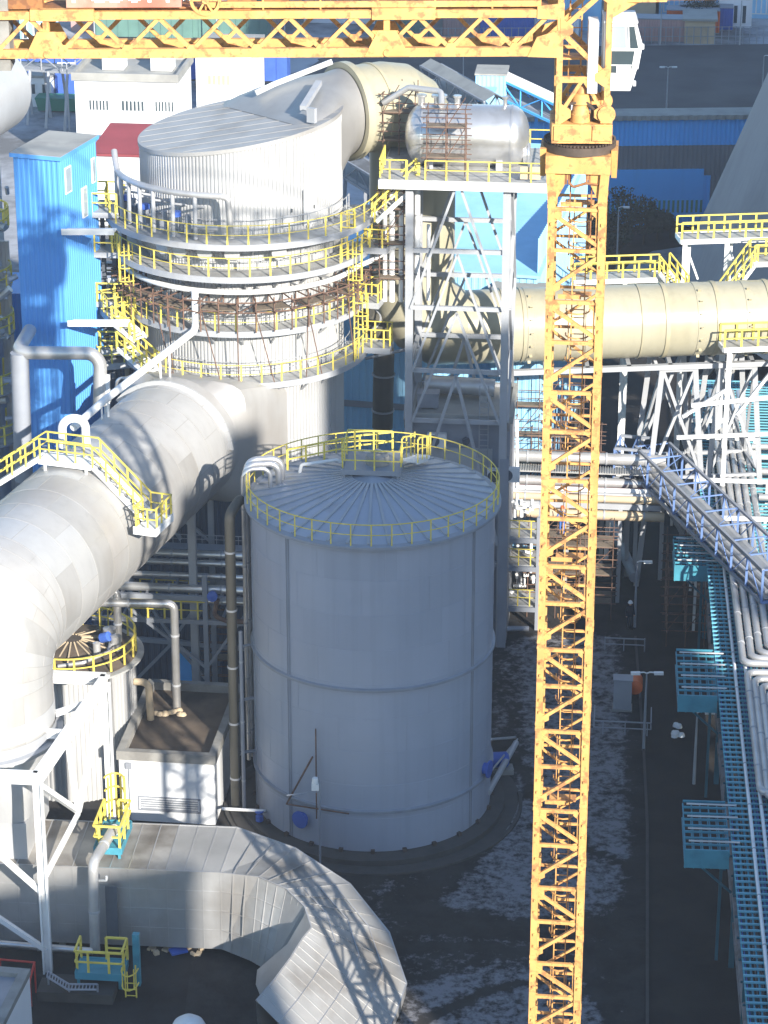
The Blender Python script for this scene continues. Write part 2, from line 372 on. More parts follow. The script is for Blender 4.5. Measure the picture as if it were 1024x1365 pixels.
# ---------------------------------------------------------------- unseen blocks, added and shaped to cast the shade over the yard
def sunbox(name, label, u0, u1, wv, s0=-25, s1=0, mk='band_grey'):
    ca, sa = math.cos(AZ), math.sin(AZ)
    def P(u, s): return (u*ca-s*sa, u*sa+s*ca)
    b = MB(); z1 = (wv-s1*math.sin(EL))/math.cos(EL); b.prism([P(u0,s0), P(u1,s0), P(u1,s1), P(u0,s1)], 0, z1)
    t = thing(name, label, 'building', (*P(u0, s0), 0)); obj('wall', b, M[mk], t)
    c = MB(); c.prism([P(u0-.15,s1+.02), P(u1+.15,s1+.02), P(u1+.15,s1+.3), P(u0-.15,s1+.3)], z1-1.2, z1-.3); obj('cornice', c, M['steel'], t)
sunbox('ground_shade_block', 'low unseen grey block added to shade the lower left ground', 9, 42.6, 43.2, -30, -4)
sunbox('boiler_shade_block', 'unseen grey boiler house block, shaped to shade the tank', 49.7, 74.3, 59.8, -40, 0)
sunbox('duct_shade_block', 'narrow unseen block added for the shadow patch on the inlet duct', 54.6, 57.5, 62.4, -10, -2)
sunbox('tower_shade_block', 'higher unseen block, shaped to shade the lower steel tower', 62.8, 74.3, 65.5, -20, 10)
sunbox('road_shade_block', 'low unseen grey block added to shade the road', 81.6, 108, 47.5, -30, 0)
sunbox('road_shade_middle', 'middle part of the unseen block that shades the road, a little higher', 78.5, 81.5, 48.9, -30, 0)
sunbox('road_shade_low', 'lowest part of the unseen road block, cut down to let sun through', 75.6, 78.4, 41.8, -30, 0)
sunbox('hall_shade_block', 'tall unseen block added to shade the blue hall and coal yard', 109, 158, 92, 70, 100)
# ---------------------------------------------------------------- far buildings
def bld(name, label, cat, xl, xr, yb, h, depth, wm, rm, wins=(), rz=YAW, parapet=0, group=None, sill=True, over=.25):
    a = PZ(xl, yb, 0); b = PZ(xr, yb, 0); L = (b.x-a.x)/math.cos(rz)
    F = Frame(a.x, a.y, rz); t = thing(name, label, cat, a, rz, group)
    m = MB(); m.box(0, L, 0, depth, 0, h, F); obj('wall', m, M[wm], t)
    r = MB(); r.box(-over, L+over, -over, depth+over, h+.003, h+.25, F)
    if parapet:
        for q in ((-over,L+over,-over,-over+.3),(-over,L+over,depth+over-.3,depth+over),(-over,-over+.3,-over+.3,depth+over-.3),(L+over-.3,L+over,-over+.3,depth+over-.3)):
            r.box(q[0],q[1],q[2],q[3],h+.252,h+.25+parapet,F)
    obj('roof', r, M[rm], t)
    for (u0, u1, z0, z1, n, gm) in wins:             # fractions of the facade
        f = MB(); x0, x1 = u0*L, u1*L
        f.box(x0-.1, x1+.1, -.06, .02, z0*h-.1, z0*h-.002, F); f.box(x0-.1, x1+.1, -.06, .02, z1*h+.002, z1*h+.1, F)
        for i in range(n+1):
            x = x0+(x1-x0)*i/n; f.box(x-.07, x+.07, -.055, .02, z0*h, z1*h, F)
        fo = obj('window', f, M['white'], t)
        g = MB(); g.box(x0, x1, -.03, .015, z0*h, z1*h, F); obj('pane', g, M[gm], fo)
    return t, F, L
M['pink'] = mat('pink', (.42,.27,.25), .8, 0, .15, .5); M['green_dull'] = mat('green_dull', (.10,.20,.17), .8, 0, .15, .5)
t, F, L = bld('white_building', 'white flat roofed building with three strip windows and two roof vents', 'building', 105, 240, 236, 9.2, 8, 'white_wall', 'roof_grey',
    [(.13,.33,.70,.80,6,'glass'),(.45,.68,.70,.80,6,'glass'),(.78,.97,.70,.80,6,'glass')], parapet=.5)
for x in (.32, .80):
    v = MB(); v.box(x*L-1.0, x*L+1.0, 3, 5, 9.5, 10.8, F); vo = obj('roof_vent', v, M['white'], t)
    c = MB(); c.lathe([(.001,1.3),(.5,1.2),(.65,.75),(.65,.0)], F(x*L, 4, 10.81), 14); obj('cowl', c, M['steel'], vo)
bld('pale_block', 'small pale blue block with one yellow window strip beside the yard', 'building', 263, 337, 165, 6.9, 9, 'white_wall', 'roof_grey', [(.2,.62,.58,.72,5,'beige')], over=.1)
t, F, L = bld('red_roof_shed', 'white shed with a dark red roof behind the blue tower', 'shed', 128, 210, 300, 6.3, 10, 'white_wall', 'roof_red')
m = MB(); m.add([F(-.35,-.35,6.57),F(L+.35,-.35,6.57),F(L+.35,5,7.9),F(.6,5,7.9),F(L+.35,10.35,6.57),F(-.35,10.35,6.57)], [(0,1,2,3),(3,2,4,5),(0,3,5),(1,4,2)]); obj('roof_slope', m, M['roof_red'], t)
bld('long_pink_hall', 'long pink hall behind the counter jib at far left', 'building', 95, 365, 42, 6, 12, 'pink', 'roof_grey', [(.05,.25,.4,.7,12,'glass'),(.5,.72,.4,.7,14,'glass')])
bld('pale_blue_house', 'small pale blue house with white gable seen through the counter jib', 'house', 28, 62, 70, 4.6, 7, 'blue_pale', 'roof_grey', [(.12,.3,.35,.7,1,'glass'),(.55,.8,.35,.7,1,'glass')])
bld('white_gatehouse', 'small white house with a brown roof beyond the coal yard', 'house', 957, 1001, 36, 4.2, 7, 'white_wall', 'roof_red', [(.16,.3,.12,.6,1,'glass'),(.44,.58,.12,.6,1,'glass'),(.70,.84,.12,.6,1,'glass')])
bld('beige_gable_house', 'beige shed with grey roof behind the crane cab', 'shed', 826, 873, 32, 4.0, 14, 'beige', 'roof_grey')
bld('long_glazed_hall', 'long hall with a pale blue glazed front at the top right', 'building', 878, 1200, 22, 5.2, 25, 'blue_pale', 'roof_grey', [(.02,.48,.12,.86,22,'blue_pale'),(.5,.98,.12,.86,22,'blue_pale')])
bld('yellow_wall_shed', 'low yellowish open shed at the far edge of the coal yard', 'shed', 912, 952, 58, 2.6, 5, 'beige', 'roof_grey')
bld('far_grey_hall', 'grey far hall seen through the counter jib right of its middle', 'building', 560, 690, 40, 6, 16, 'roof_grey', 'snow_far', [(.06,.9,.35,.6,14,'glass')])
bld('far_white_hall', 'whitish far hall seen through the counter jib, left of the grey one', 'building', 405, 520, 30, 6, 16, 'white_wall', 'roof_grey', [(.06,.9,.35,.6,10,'glass')])
bld('far_blue_hall', 'blue far shed seen through the lattice near the cab', 'shed', 748, 800, 40, 5, 10, 'blue_pale', 'roof_grey')
bld('site_hut', 'white site hut beside the rail yard at far left', 'hut', 38, 70, 142, 3.0, 3, 'white_wall', 'roof_grey', [(.15,.35,.45,.78,1,'glass'),(.6,.8,.45,.78,1,'glass')], over=.1)
# rail wagons in the far yard
def wagon(px, py, label, mk, Lw=11, h=2.6):
    p = PZ(px, py, 0); F = Frame(p.x, p.y, YAW); t = thing('rail_wagon', label, 'wagon', p, YAW, 'rail wagons in the far yard')
    b = MB(); b.box(0, Lw, 0, 2.6, 1.0, 1.0+h, F)
    for i in range(9): b.box(i*Lw/9+.1, i*Lw/9+.25, -.08, 0, 1.0, 1+h, F)
    obj('body', b, M[mk], t)
    c = MB(); c.box(.2, Lw-.2, .3, 2.3, .75, .99, F)
    obj('underframe', c, M['black'], t)
    for x in (1.6, 3.2, Lw-3.2, Lw-1.6):
        m = MB(); m.lathe([(.001,0),(.45,0),(.45,.14),(.001,.14)], F(x, .35, .45), 14, axis=F(0,1)-F(0,0)); obj('wheel', m, M['black'], t)
for i, (px, py, mk, lb) in enumerate([(128,60,'green_dull','dark green rail wagon, leftmost behind the counter jib'),(178,60,'green_dull','dark green rail wagon, middle one behind the counter jib'),(228,60,'green_dull','dark green rail wagon, rightmost behind the counter jib'),
        (75,139,'blue_paint','blue rail wagon by the white site hut'),(20,111,'blue_paint','dark blue rail wagon at the photo\'s left edge, yard row'),(62,111,'blue_paint','dark blue rail wagon second in the yard row'),(245,118,'blue_paint','dark blue rail wagon between the white building and pale block')]):
    wagon(px, py, lb, mk)
p = PZ(47, 150, 0); F = Frame(p.x, p.y, YAW)
t = thing('skip', 'green waste skip in front of the white site hut', 'skip', p, YAW)
b = MB(); b.hexa([F(.3,.2,.15),F(4.7,.2,.15),F(4.7,2,.15),F(.3,2,.15),F(0,0,1.5),F(5,0,1.5),F(5,2.2,1.5),F(0,2.2,1.5)]); obj('body', b, M['green'], t)
# far lamp posts
def lamp(px, py, h, label, heads=1, name='lamp_post', mk='steel', z=0):
    p = PZ(px, py, z); t = thing(name, label, 'lamp post', p, 0, 'lamp posts about the plant')
    b = MB(); b.tube([p, p+Vector((0,0,h*.5)), p+Vector((0,0,h))], [.09,.07,.045], 8); obj('pole', b, M[mk], t)
    for k in range(heads):
        s = 1 if k == 0 else -1
        a = MB(); a.tube([p+Vector((0,0,h)), p+Vector((s*.15,-.08,h+.1)), p+Vector((s*.4,-.15,h+.12))], .04, 6); a.cbox(p+Vector((s*.62,-.2,h+.1)), .5, .22, .13); obj('lamp_head', a, M['white'], t)
for a in [(888,158,5.2,'lamp post standing against the dark coal yard behind the blue hall',2),(1014,160,6.5,'lamp post at right edge of the coal yard',1),(93,178,7,'left of two tall lamp posts by the far rail yard',2),(148,166,7.5,'right of two tall lamp posts by the far rail yard',2),
          (986,60,5,'right lamp post on the far edge of the coal yard',1),(880,60,5,'left lamp post on the far edge of the coal yard',1),(617,158,7,'lamp post behind the scaffolding left of the small blue transfer house',1),(127,68,8,'lamp post before the pink hall, seen through the jib',1),(290,72,9,'tall far mast seen through the middle of the counter jib',1),(380,70,9,'tall far mast seen through the right half of the counter jib',1),(822,362,5.5,'lamp post before the dark bushes of the blue hall',1)]:
    lamp(*a)
def container(px, py, label, mk, Lw=6.0):
    p = PZ(px, py, 0); F = Frame(p.x, p.y, YAW); t = thing('container', label, 'container', p, YAW, 'containers beyond the coal yard')
    b = MB(); b.corr(F(0,0), F(Lw,0), .15, 2.6, .3, .04); b.corr(F(Lw,0), F(Lw,2.4), .15, 2.6, .3, .04); b.box(0,Lw,.06,2.4,.15,2.6,F); obj('body', b, M[mk], t)
    b = MB(); b.box(-.05,Lw+.05,-.06,2.45,2.602,2.72,F); b.box(0,Lw,.05,2.35,0,.14,F); obj('frame', b, M['steel_grey'], t)
for a in [(846,56,'dull red container behind the crane cab at the coal yard edge','pink'),(888,44,'orange container beside the blue one beyond the coal yard','orange'),(906,40,'dark blue container beyond the coal yard','blue_paint'),(700,50,'pale container seen through the jib next to the mast','white_wall'),(640,52,'blue container seen through the right part of the jib','blue_paint'),(590,48,'dull red container seen through the jib above the silver vessel','pink'),(500,54,'green grey container seen through the jib above the beige elbow','green_dull')]: container(*a)
a, b = PZ(560,61,0), PZ(1120,58,0); t = thing('yard_fence', 'low grey mesh fence along the far edge of the coal yard', 'fence', a); m = MB(); n = 60
for i in range(n+1): q = a.lerp(b, i/n); m.bar(q, q+Vector((0,0,2.0)), .1)
for z in (.9,1.95): m.bar(a+Vector((0,0,z)), b+Vector((0,0,z)), .06)
obj('rail', m, M['steel_grey'], t)
# ---------------------------------------------------------------- big blue hall
a = PZ(560, 306, 0); b = PZ(1040, 300, 0); F = Frame(a.x, a.y, math.atan2(b.y-a.y, b.x-a.x)); L = (b-a).length
t = thing('blue_hall', 'large banded blue hall in shade before the coal yard', 'building', a, F.rz)
hz = 9.7
def band(name, z0, z1, mk, x0=0, x1=None, dep=.06, off=0):
    m = MB(); m.corr(F(x0, -off), F(x1 or L, -off), z0, z1, .4, dep); obj(name, m, M[mk], t)
band('upper_band', 7.3, hz, 'blue_mid'); band('middle_band', 4.6, 7.3, 'band_grey'); band('lower_band', 1.1, 4.6, 'blue_mid', 0, L*.80); band('green_band', 1.3, 2.4, 'green', L*.15, L*.78, .05, .08)
band('grey_end', 1.1, 4.6, 'band_grey', L*.80, L); band('base', 0, 1.1, 'blue_mid', 0, L)
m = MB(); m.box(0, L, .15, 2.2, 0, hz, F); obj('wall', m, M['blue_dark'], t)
m = MB(); m.corr(F(-.3,-.4), F(L+.3,-.4), hz-.05, hz+.35, .8, .12); m.box(-.3, L+.3, -.38, 2.4, hz+.02, hz+.3, F); obj('roof', m, M['roof_grey'], t)
m = MB(); m.box(L*.5, L*.78, -.1, -.02, 1.0, 5.2, F); obj('gate', m, M['blue_mid'], t)
# ---------------------------------------------------------------- cooling tower at the right edge
c = Vector((72.2, 200, 0)); t = thing('cooling_tower', 'grey concrete cooling tower shell rising at the right edge', 'cooling tower', c)
prof = []
for i in range(16):
    z = 4+i*4; rr = 27*math.sqrt(1+((z-82)/58.)**2); prof.append((rr, z))
k0 = 47/ (27*math.sqrt(1+((8-82)/58.)**2)); m = MB(); m.lathe([(r*k0, z) for r, z in prof], c, 96); obj('shell', m, M['shell'], t, smooth=30)
m = MB()
for i in range(44):
    a0 = 2*math.pi*i/44; r0 = prof[0][0]*k0
    p = c+Vector((r0*math.cos(a0), r0*math.sin(a0), 4.1))
    for d in (-.05, .05): m.bar(c+Vector(((r0+1.6)*math.cos(a0+d), (r0+1.6)*math.sin(a0+d), 0)), p, .5)
obj('columns', m, M['concrete'], t)
# ---------------------------------------------------------------- trees before the blue hall
def leafs(mb, c, rx, rz_, n, s, rnd):
    for _ in range(n):
        while True:
            q = Vector((rnd.uniform(-1,1), rnd.uniform(-1,1), rnd.uniform(-1,1)))
            if .12 < q.length < 1: break
        p = Vector(c)+Vector((q.x*rx, q.y*rx, q.z*rz_)); a = Vector((rnd.gauss(0,1), rnd.gauss(0,1), rnd.gauss(0,1))).normalized(); b = a.orthogonal().normalized()
        u = a*s*rnd.uniform(.5,1.2); v = b*s*rnd.uniform(.3,.7); mb.add([p-u, p+v, p+u, p-v], [(0,1,2,3)])
def tree(name, label, p, h, w_, conifer, seed, cat='tree', group='trees before the blue hall'):
    rnd = random.Random(seed); p = Vector(p); t = thing(name, label, cat, p, 0, group)
    tr = MB(); tr.tube([p, p+Vector((.05,0,h*.5)), p+Vector((0,.05,h*.95))], [.12*h/4,.08*h/4,.02], 7); cr = MB()
    if conifer:
        for i in range(9):
            f = i/9; z = h*(.12+.86*f); rr = w_*(1-f)*.95+.08
            for j in range(7):
                a = j*.9+i*1.3+rnd.uniform(-.2,.2); e = p+Vector((rr*math.cos(a), rr*math.sin(a), z-.18*rr)); tr.tube([p+Vector((0,0,z)), e], [.03,.01], 4)
                leafs(cr, (p+Vector((0,0,z))+e)/2, rr*.5, .22, 16, .16, rnd)
    else:
        for i in range(8):
            a = rnd.uniform(0,6.28); rr = w_*rnd.uniform(.2,.75); c = p+Vector((rr*math.cos(a), rr*math.sin(a), h*rnd.uniform(.35,.85)))
            tr.tube([p+Vector((0,0,h*.3)), c], [.06,.02], 5); leafs(cr, c, w_*rnd.uniform(.35,.55), h*rnd.uniform(.14,.24), 110, .17, rnd)
    obj('trunk', tr, M['bark'], t); obj('crown', cr, M['foliage'], t)
con = [(742,372,3.6,'leftmost conifer in the row seen through the mast'),(752,378,3.2,'second conifer from the left seen through the mast'),(764,374,3.8,'third conifer seen through the mast'),(776,380,3.0,'fourth conifer seen through the mast'),(788,376,3.4,'last conifer, against the right chord of the mast')]
for i, (x, y, h, lb) in enumerate(con): tree('conifer', lb, PZ(x, y, 0), h, 1.0, True, i)
bs = [(752,340,4.2,'dark tree behind the conifers in the mast'),(775,332,4.8,'dark tree just left of the right mast chord'),(800,336,3.6,'dark bush just right of the mast'),(818,333,3.8,'dark bush behind the near lamp post'),(838,326,5.0,'tallest dark tree before the blue hall'),(858,326,3.4,'dark bush right of the tallest tree'),(876,322,3.0,'small dark bush before the blue gate'),(893,318,2.4,'last small bush at the end of the row'),(826,345,2.6,'low bush in front of the tallest tree')]
for i, (x, y, h, lb) in enumerate(bs): tree('bush' if h < 4 else 'broadleaf_tree', lb, PZ(x, y, 0), h, h*.5, False, 20+i, 'bush' if h < 4 else 'tree')
tree('broadleaf_tree', 'bare brownish tree beside the white gatehouse at the top right', PZ(938, 40, 0), 5, 2.2, False, 60, 'tree', 'far trees')
# ---------------------------------------------------------------- the big grey storage tank
tc_ = PY(497, 667, 124); TC = Vector((tc_.x, 124, 0)); TR, TZ0, TZ = 6.07, .42, 17.0
def plate_seams(m):
    for k, z in enumerate([.42+1.84*i for i in range(1, 9)]):
        m.lathe([(TR+.001,z-.018),(TR+.012,z-.01),(TR+.012,z+.01),(TR+.001,z+.018)], TC, 96)
    for k in range(9):
        for j in range(6):
            a = R(-170+j*32+(k % 3)*11); d = Vector((math.cos(a), math.sin(a), 0)); m.bar(TC+d*(TR+.004)+Vector((0,0,.45+1.84*k)), TC+d*(TR+.004)+Vector((0,0,.42+1.84*(k+1))), .022, .012, up=d)
t = TANK = thing('storage_tank', 'big grey cylindrical storage tank with ribbed cone roof in the centre', 'tank', TC)
m = MB(); m.lathe([(TR, TZ0+1.84*k if k < 9 else TZ-.12) for k in range(10)], TC, 128); rt = random.Random(3); tone = {}
m.m = [tone.setdefault((i//128, ((i % 128)+(i//128 % 3)*4)//12), rt.choice((0,0,1,2))) for i in range(len(m.f))]
obj('shell', m, [M['tank'], M['tank_b'], M['tank_c']], t, smooth=30); m = MB(); plate_seams(m); obj('weld_seams', m, M['tank'], t, smooth=30)
m = MB(); m.lathe([(TR+.35, .0), (TR+.75, .0), (TR+.75, .30), (TR-.2, .41)], TC, 96); obj('plinth', m, M['concrete_dark'], t, smooth=30)
objs('stiffening_ring', lambda m, z: m.lathe([(TR+.002, z-.11), (TR+.13, z-.07), (TR+.13, z+.07), (TR+.002, z+.11)], TC, 128), [(9.35,), (2.66,)], M['tank_trim'], t, smooth=30)
def seam(m, az):
    d = Vector((math.cos(R(az)), math.sin(R(az)), 0)); s_ = Vector((-d.y, d.x, 0))
    for q in (-.07, .07): m.bar(TC+d*(TR+.02)+s_*q+Vector((0,0,.45)), TC+d*(TR+.02)+s_*q+Vector((0,0,TZ-.15)), .05)
objs('seam_strip', seam, [(-132.5,),(-36,),(100,),(190,)], M['tank_trim'], t)
objs('anchor_chair', lambda m, a: m.cbox(TC+Vector(((TR+.08)*math.cos(a), (TR+.08)*math.sin(a), .46)), .18, .2, .2, a), [(2*math.pi*i/24,) for i in range(24)], M['crane_grease'], t)
m = MB(); m.lathe([(TR-.05, TZ-.12), (TR+.30, TZ-.12), (TR+.30, TZ+.02), (TR+.22, TZ+.06), (TR-.1, TZ+.06)], TC, 128); obj('rim', m, M['tank_trim'], t, smooth=30)
m = MB(); m.lathe([(TR+.1, TZ+.03), (3.2, TZ+.68), (.01, TZ+1.33)], TC, 120); obj('roof', m, M['tank_roof'], t, smooth=20)
m = MB()
for i in range(38):
    a = 2*math.pi*(i+.3)/38; d = Vector((math.cos(a), math.sin(a), 0)); m.bar(TC+d*(TR-.02)+Vector((0,0,TZ+.08)), TC+d*1.0+Vector((0,0,TZ+1.16)), .13, .09)
obj('roof_ribs', m, M['steel'], t)
m = MB(); m.rail(arc((TC.x, TC.y, TZ+.05), TR+.18, 0, 356, 89), 1.1, .98, closed=True, w=.065, r=.022); obj('handrail', m, M['yellow'], t)
# roof platform with its own rail and the stair-over toward the back
F = Frame(TC.x, TC.y, YAW)
m = MB(); m.box(-1.5, 1.35, -.25, 2.5, 18.42, 18.5, F)
for q in ((-1.5,1.35,-.30,-.252),(-1.5,1.35,2.502,2.55),(-1.55,-1.502,-.3,2.55),(1.352,1.4,-.3,2.55)): m.box(*q, 18.3, 18.56, F)
for x in (-1.4,1.25):
    for y in (-.2,2.4): m.bar(F(x,y,17.6), F(x,y,18.42), .1)
o = obj('roof_platform', m, M['steel_grey'], t)
m = MB(); m.rail([F(.75,2.52,18.5), F(-1.5,2.52,18.5), F(-1.5,-.27,18.5), F(1.37,-.27,18.5), F(1.37,.9,18.5)], 1.1, .95, w=.075, r=.03); obj('handrail', m, M['yellow'], o)
m = MB(); m.lathe([(.001,.5),(.55,.45),(.6,.3),(.6,0)], F(.15,.9,18.5), 20); m.tube([F(.15,.9,18.5), F(.15,.9,19.2)], .18, 10); obj('manhole', m, M['concrete'], t, smooth=40)
m = MB(); m.stair(F(1.75,1.3,18.5), F(2.1,3.6,17.8), .7, 6, .05); m.box(1.75, 2.5, 3.6, 4.2, 17.68, 17.75, F); st = obj('roof_stair', m, M['white'], t)
m = MB()
for q in (-.5, .5):
    m.rail([F(1.75+q*.8,1.0,18.55), F(1.8+q*.8,1.4,18.55), F(2.1+q*.8,3.6,17.8), F(2.12+q*.8,4.2,17.75)], 1.2, 1.1, w=.06, r=.035)
obj('handrail', m, M['yellow'], st)
# roof-edge walkway at the back left with a brighter rail and small pipework
m = MB(); m.rail([TC+Vector((-4.3,2.6,TZ+.45)), TC+Vector((-2.2,3.0,TZ+.75)), TC+Vector((-.6,3.6,TZ+.85)), TC+Vector((1.0,4.2,TZ+.8))], 1.1, .95, w=.1, r=.04); obj('walkway_rail', m, M['yellow'], t)
m = MB(); m.tube(fillet([TC+Vector((-3.7,2.3,TZ+.35)), TC+Vector((-3.6,2.3,TZ+.85)), TC+Vector((-1.8,2.6,TZ+1.0)), TC+Vector((-1.4,2.6,TZ+.8))], .15), .09, 8); m.tube([TC+Vector((-2.4,2.2,TZ+.5)), TC+Vector((-.6,2.4,TZ+.95))], .07, 8); obj('roof_pipe', m, M['white'], t, smooth=40)
# manholes, nozzles near the foot
def onshell(az, z, out=0): a = R(az); return TC+Vector(((TR+out)*math.cos(a), (TR+out)*math.sin(a), z))
for az, z in ((-125, 1.75), (-22, 3.1)):
    d = (onshell(az, z, 1)-onshell(az, z)); m = MB(); m.lathe([(.3,-.05),(.3,.25),(.46,.25),(.46,.33),(.001,.36)], onshell(az, z), 20, axis=d); obj('manhole_cover', m, M['blue_paint'], t, smooth=40)
# slim red davit and level board standing before the tank wall
p0 = onshell(-131, 2.5, .5); m = MB(); m.tube([p0, onshell(-117, 5.6, .45)], .05, 6); m.tube([p0, onshell(-100, 2.9, .7)], .04, 6); m.tube([onshell(-116, 2.1, .3), onshell(-116, 7.1, .3)], .035, 6)
tt = thing('davit', 'thin red davit arm before the foot of the grey tank', 'davit', p0); obj('arm', m, M['rust'], tt)
# silver pipes rising left of the tank and bending over the roof edge
def pipething(name, label, pts, r, mk, rad=.5, group=None, n=12, clamps=0, cat='pipe'):
    P = fillet(pts, rad, 7) if len(pts) > 2 else [Vector(q) for q in pts]
    t = thing(name, label, cat, P[0], 0, group); m = MB(); m.tube(P, r, n); obj('barrel', m, M[mk], t, smooth=50)
    if clamps:
        c = MB(); L = 0
        for a, b in zip(P, P[1:]):
            d = b-a
            if d.length < .8: continue
            k = max(1, int(d.length/clamps))
            for i in range(k):
                q = a+d*((i+.5)/k); u = d.normalized(); c.tube([q-u*.05, q+u*.05], r*1.12, n)
        obj('clamp', c, M['steel'], t, smooth=50)
    return t
lx = TC.x-TR-.25
for i, (dx, dy, r, ex, lb) in enumerate([(-.12,-.4,.11,1.35,'thin front silver pipe bending over the left tank roof edge'),(-.02,.05,.17,1.65,'thick silver pipe bending over the left tank roof edge, second from front'),(.03,.5,.17,1.75,'thick silver pipe bending over the left tank roof edge, rearmost')]):
    x = lx+dx; y = TC.y+dy+.8
    pipething('silver_pipe', lb, [(x,y,2.2),(x,y,TZ+1.35+.08*i),(x+ex,y+.2,TZ+1.35+.08*i),(x+ex,y+.2,TZ+.35)], r, 'silver', .55, 'silver pipes over the tank edge', 12, 3.0)
pipething('standpipe', 'dark brownish standpipe left of the tank with a bend at its head', [(lx-.75,TC.y-1.0,.3),(lx-.75,TC.y-1.0,TZ-.5),(lx-.3,TC.y+.2,TZ-.2),(lx+.0,TC.y+1.2,TZ-.6)], .26, 'grp_dark', .5, None, 14, 3.)
pipething('standpipe', 'slim grey standpipe beside the dark brownish one', [(lx-.3,TC.y-1.5,.3),(lx-.3,TC.y-1.5,10.4)], .1, 'steel_grey', .5, None, 10, 3.)
for z in (3.2, 6.2, 9.2): 
    m = MB(); m.bar((lx-.9,TC.y-.9,z),(lx+.4,TC.y-.5,z),.12,.12); obj('bracket', m, M['steel_grey'], TANK)
# strut pipes, pump at the right of the tank foot
tp = thing('pump_set', 'small blue pump set on the ground right of the tank foot', 'pump', PZ(664, 1026, 0))
p = PZ(664, 1030, 0); m = MB(); m.lathe([(.001,0),(.42,.03),(.42,.9),(.3,1.0),(.001,1.0)], p+Vector((-.45,0,.75)), 18, axis=(1,.1,0)); obj('motor', m, M['blue_paint'], tp, smooth=40)
m = MB(); m.box(-.8,.8,-.35,.35,0,.33,Frame(p.x,p.y,.1)); obj('plinth', m, M['concrete'], tp)
m = MB(); m.tube([p+Vector((-.5,0,.7)), p+Vector((-1.4,0,.7))], .16, 10); obj('suction_pipe', m, M['white'], tp)
pipething('drain_pipe', 'short grey drain pipe running from the tank to the right', [onshell(-13,1.2,0), PZ(688,990,.6)], .16, 'steel', .3)
pipething('strut_pipe', 'thin grey strut slanting from the tank wall to the ground', [onshell(-8,4.0,0), PZ(687,983,.1)], .07, 'steel', .3)
pipething('strut_pipe', 'thin grey strut below the steeper one, right of the tank', [onshell(-8,2.1,0), PZ(690,985,.1)], .05, 'steel', .3)
pipething('hydrant_pipe', 'pale horizontal pipe with a blue valve before the tank foot', [PZ(296,1078,1.0), PZ(352,1081,1.0), PZ(357,1081,.2)], .085, 'white', .2)
p = PZ(346, 1086, .8); tv = thing('valve', 'blue valve on the pale pipe left of the tank foot', 'valve', p); m = MB(); m.lathe([(.001,0),(.2,.02),(.2,.3),(.08,.34),(.08,.5),(.22,.5),(.22,.55),(.001,.56)], p-Vector((0,0,.35)), 14); obj('body', m, M['blue_paint'], tv, smooth=40)
# lamp with camera before the tank
p = PZ(427, 1160, 0); t = thing('lamp_post', 'slim grey pole with a white floodlight before the tank', 'lamp post', p, 0, 'lamp posts about the plant')
m = MB(); m.tube([p, p+Vector((0,0,5.0))], .055, 8); m.tube([p+Vector((0,0,4.4)), p+Vector((-1.6,0,4.2))], .03, 6); m.tube([p+Vector((0,0,5)), p+Vector((-.1,0,5.5))], .02, 6); obj('pole', m, M['steel_grey'], t)
m = MB(); m.cbox(p+Vector((-.2,-.1,4.75)), .36, .3, .34); m.lathe([(.001,.3),(.14,.28),(.16,0)], p+Vector((-.2,-.1,4.93)), 12); obj('lamp_head', m, M['white'], t)
# pads round the tank foot
sheet('concrete_apron', [TC+Vector(((TR+1.5+.15*math.sin(5*a))*math.cos(a), (TR+1.5)*math.sin(a), 0)) for a in [2*math.pi*i/40 for i in range(40)]], .014, M['concrete_dark'])
m = MB(); m.lathe([(TR+1.5,.0),(TR+1.5,.12),(TR+1.68,.12),(TR+1.68,.0)], TC, 64, R(-178), R(6)); o = obj('apron_kerb', m, M['concrete_dark']); o['kind'] = 'structure'
# ---------------------------------------------------------------- absorber tower with its ring platforms
AC = Vector((-7.93, 146, 0)); AR = 5.57
t = ABS = thing('absorber_tower', 'big pale ribbed scrubber tower ringed by yellow railed platforms', 'tower', AC)
def ztop(x): return 29.55+(x-AC.x+AR)/(2*AR)*1.75
m = MB(); NR = 168; prof = []
for i in range(NR):
    for q, dd in ((0, 0), (.40, 0), (.52, .06), (.88, .06)):
        a = 2*math.pi*(i+q)/NR; prof.append((a, AR+dd))
n = len(prof)
for zi in range(4):
    for a, r in prof:
        p = AC+Vector((r*math.cos(a), r*math.sin(a), 0)); zt = ztop(p.x); m.v.append(Vector((p.x, p.y, (.0, 10, 21, zt)[zi])))
for zi in range(3):
    for j in range(n): m.f.append([zi*n+j, zi*n+(j+1) % n, (zi+1)*n+(j+1) % n, (zi+1)*n+j]); m.m.append(0)
obj('shell', m, M['clad'], t)
M['hood_sheet'] = mat('hood_sheet', (.36,.355,.345), .45, .35, .1, .3, (.27,.26,.25), .6, .25, .55, streak=.15)
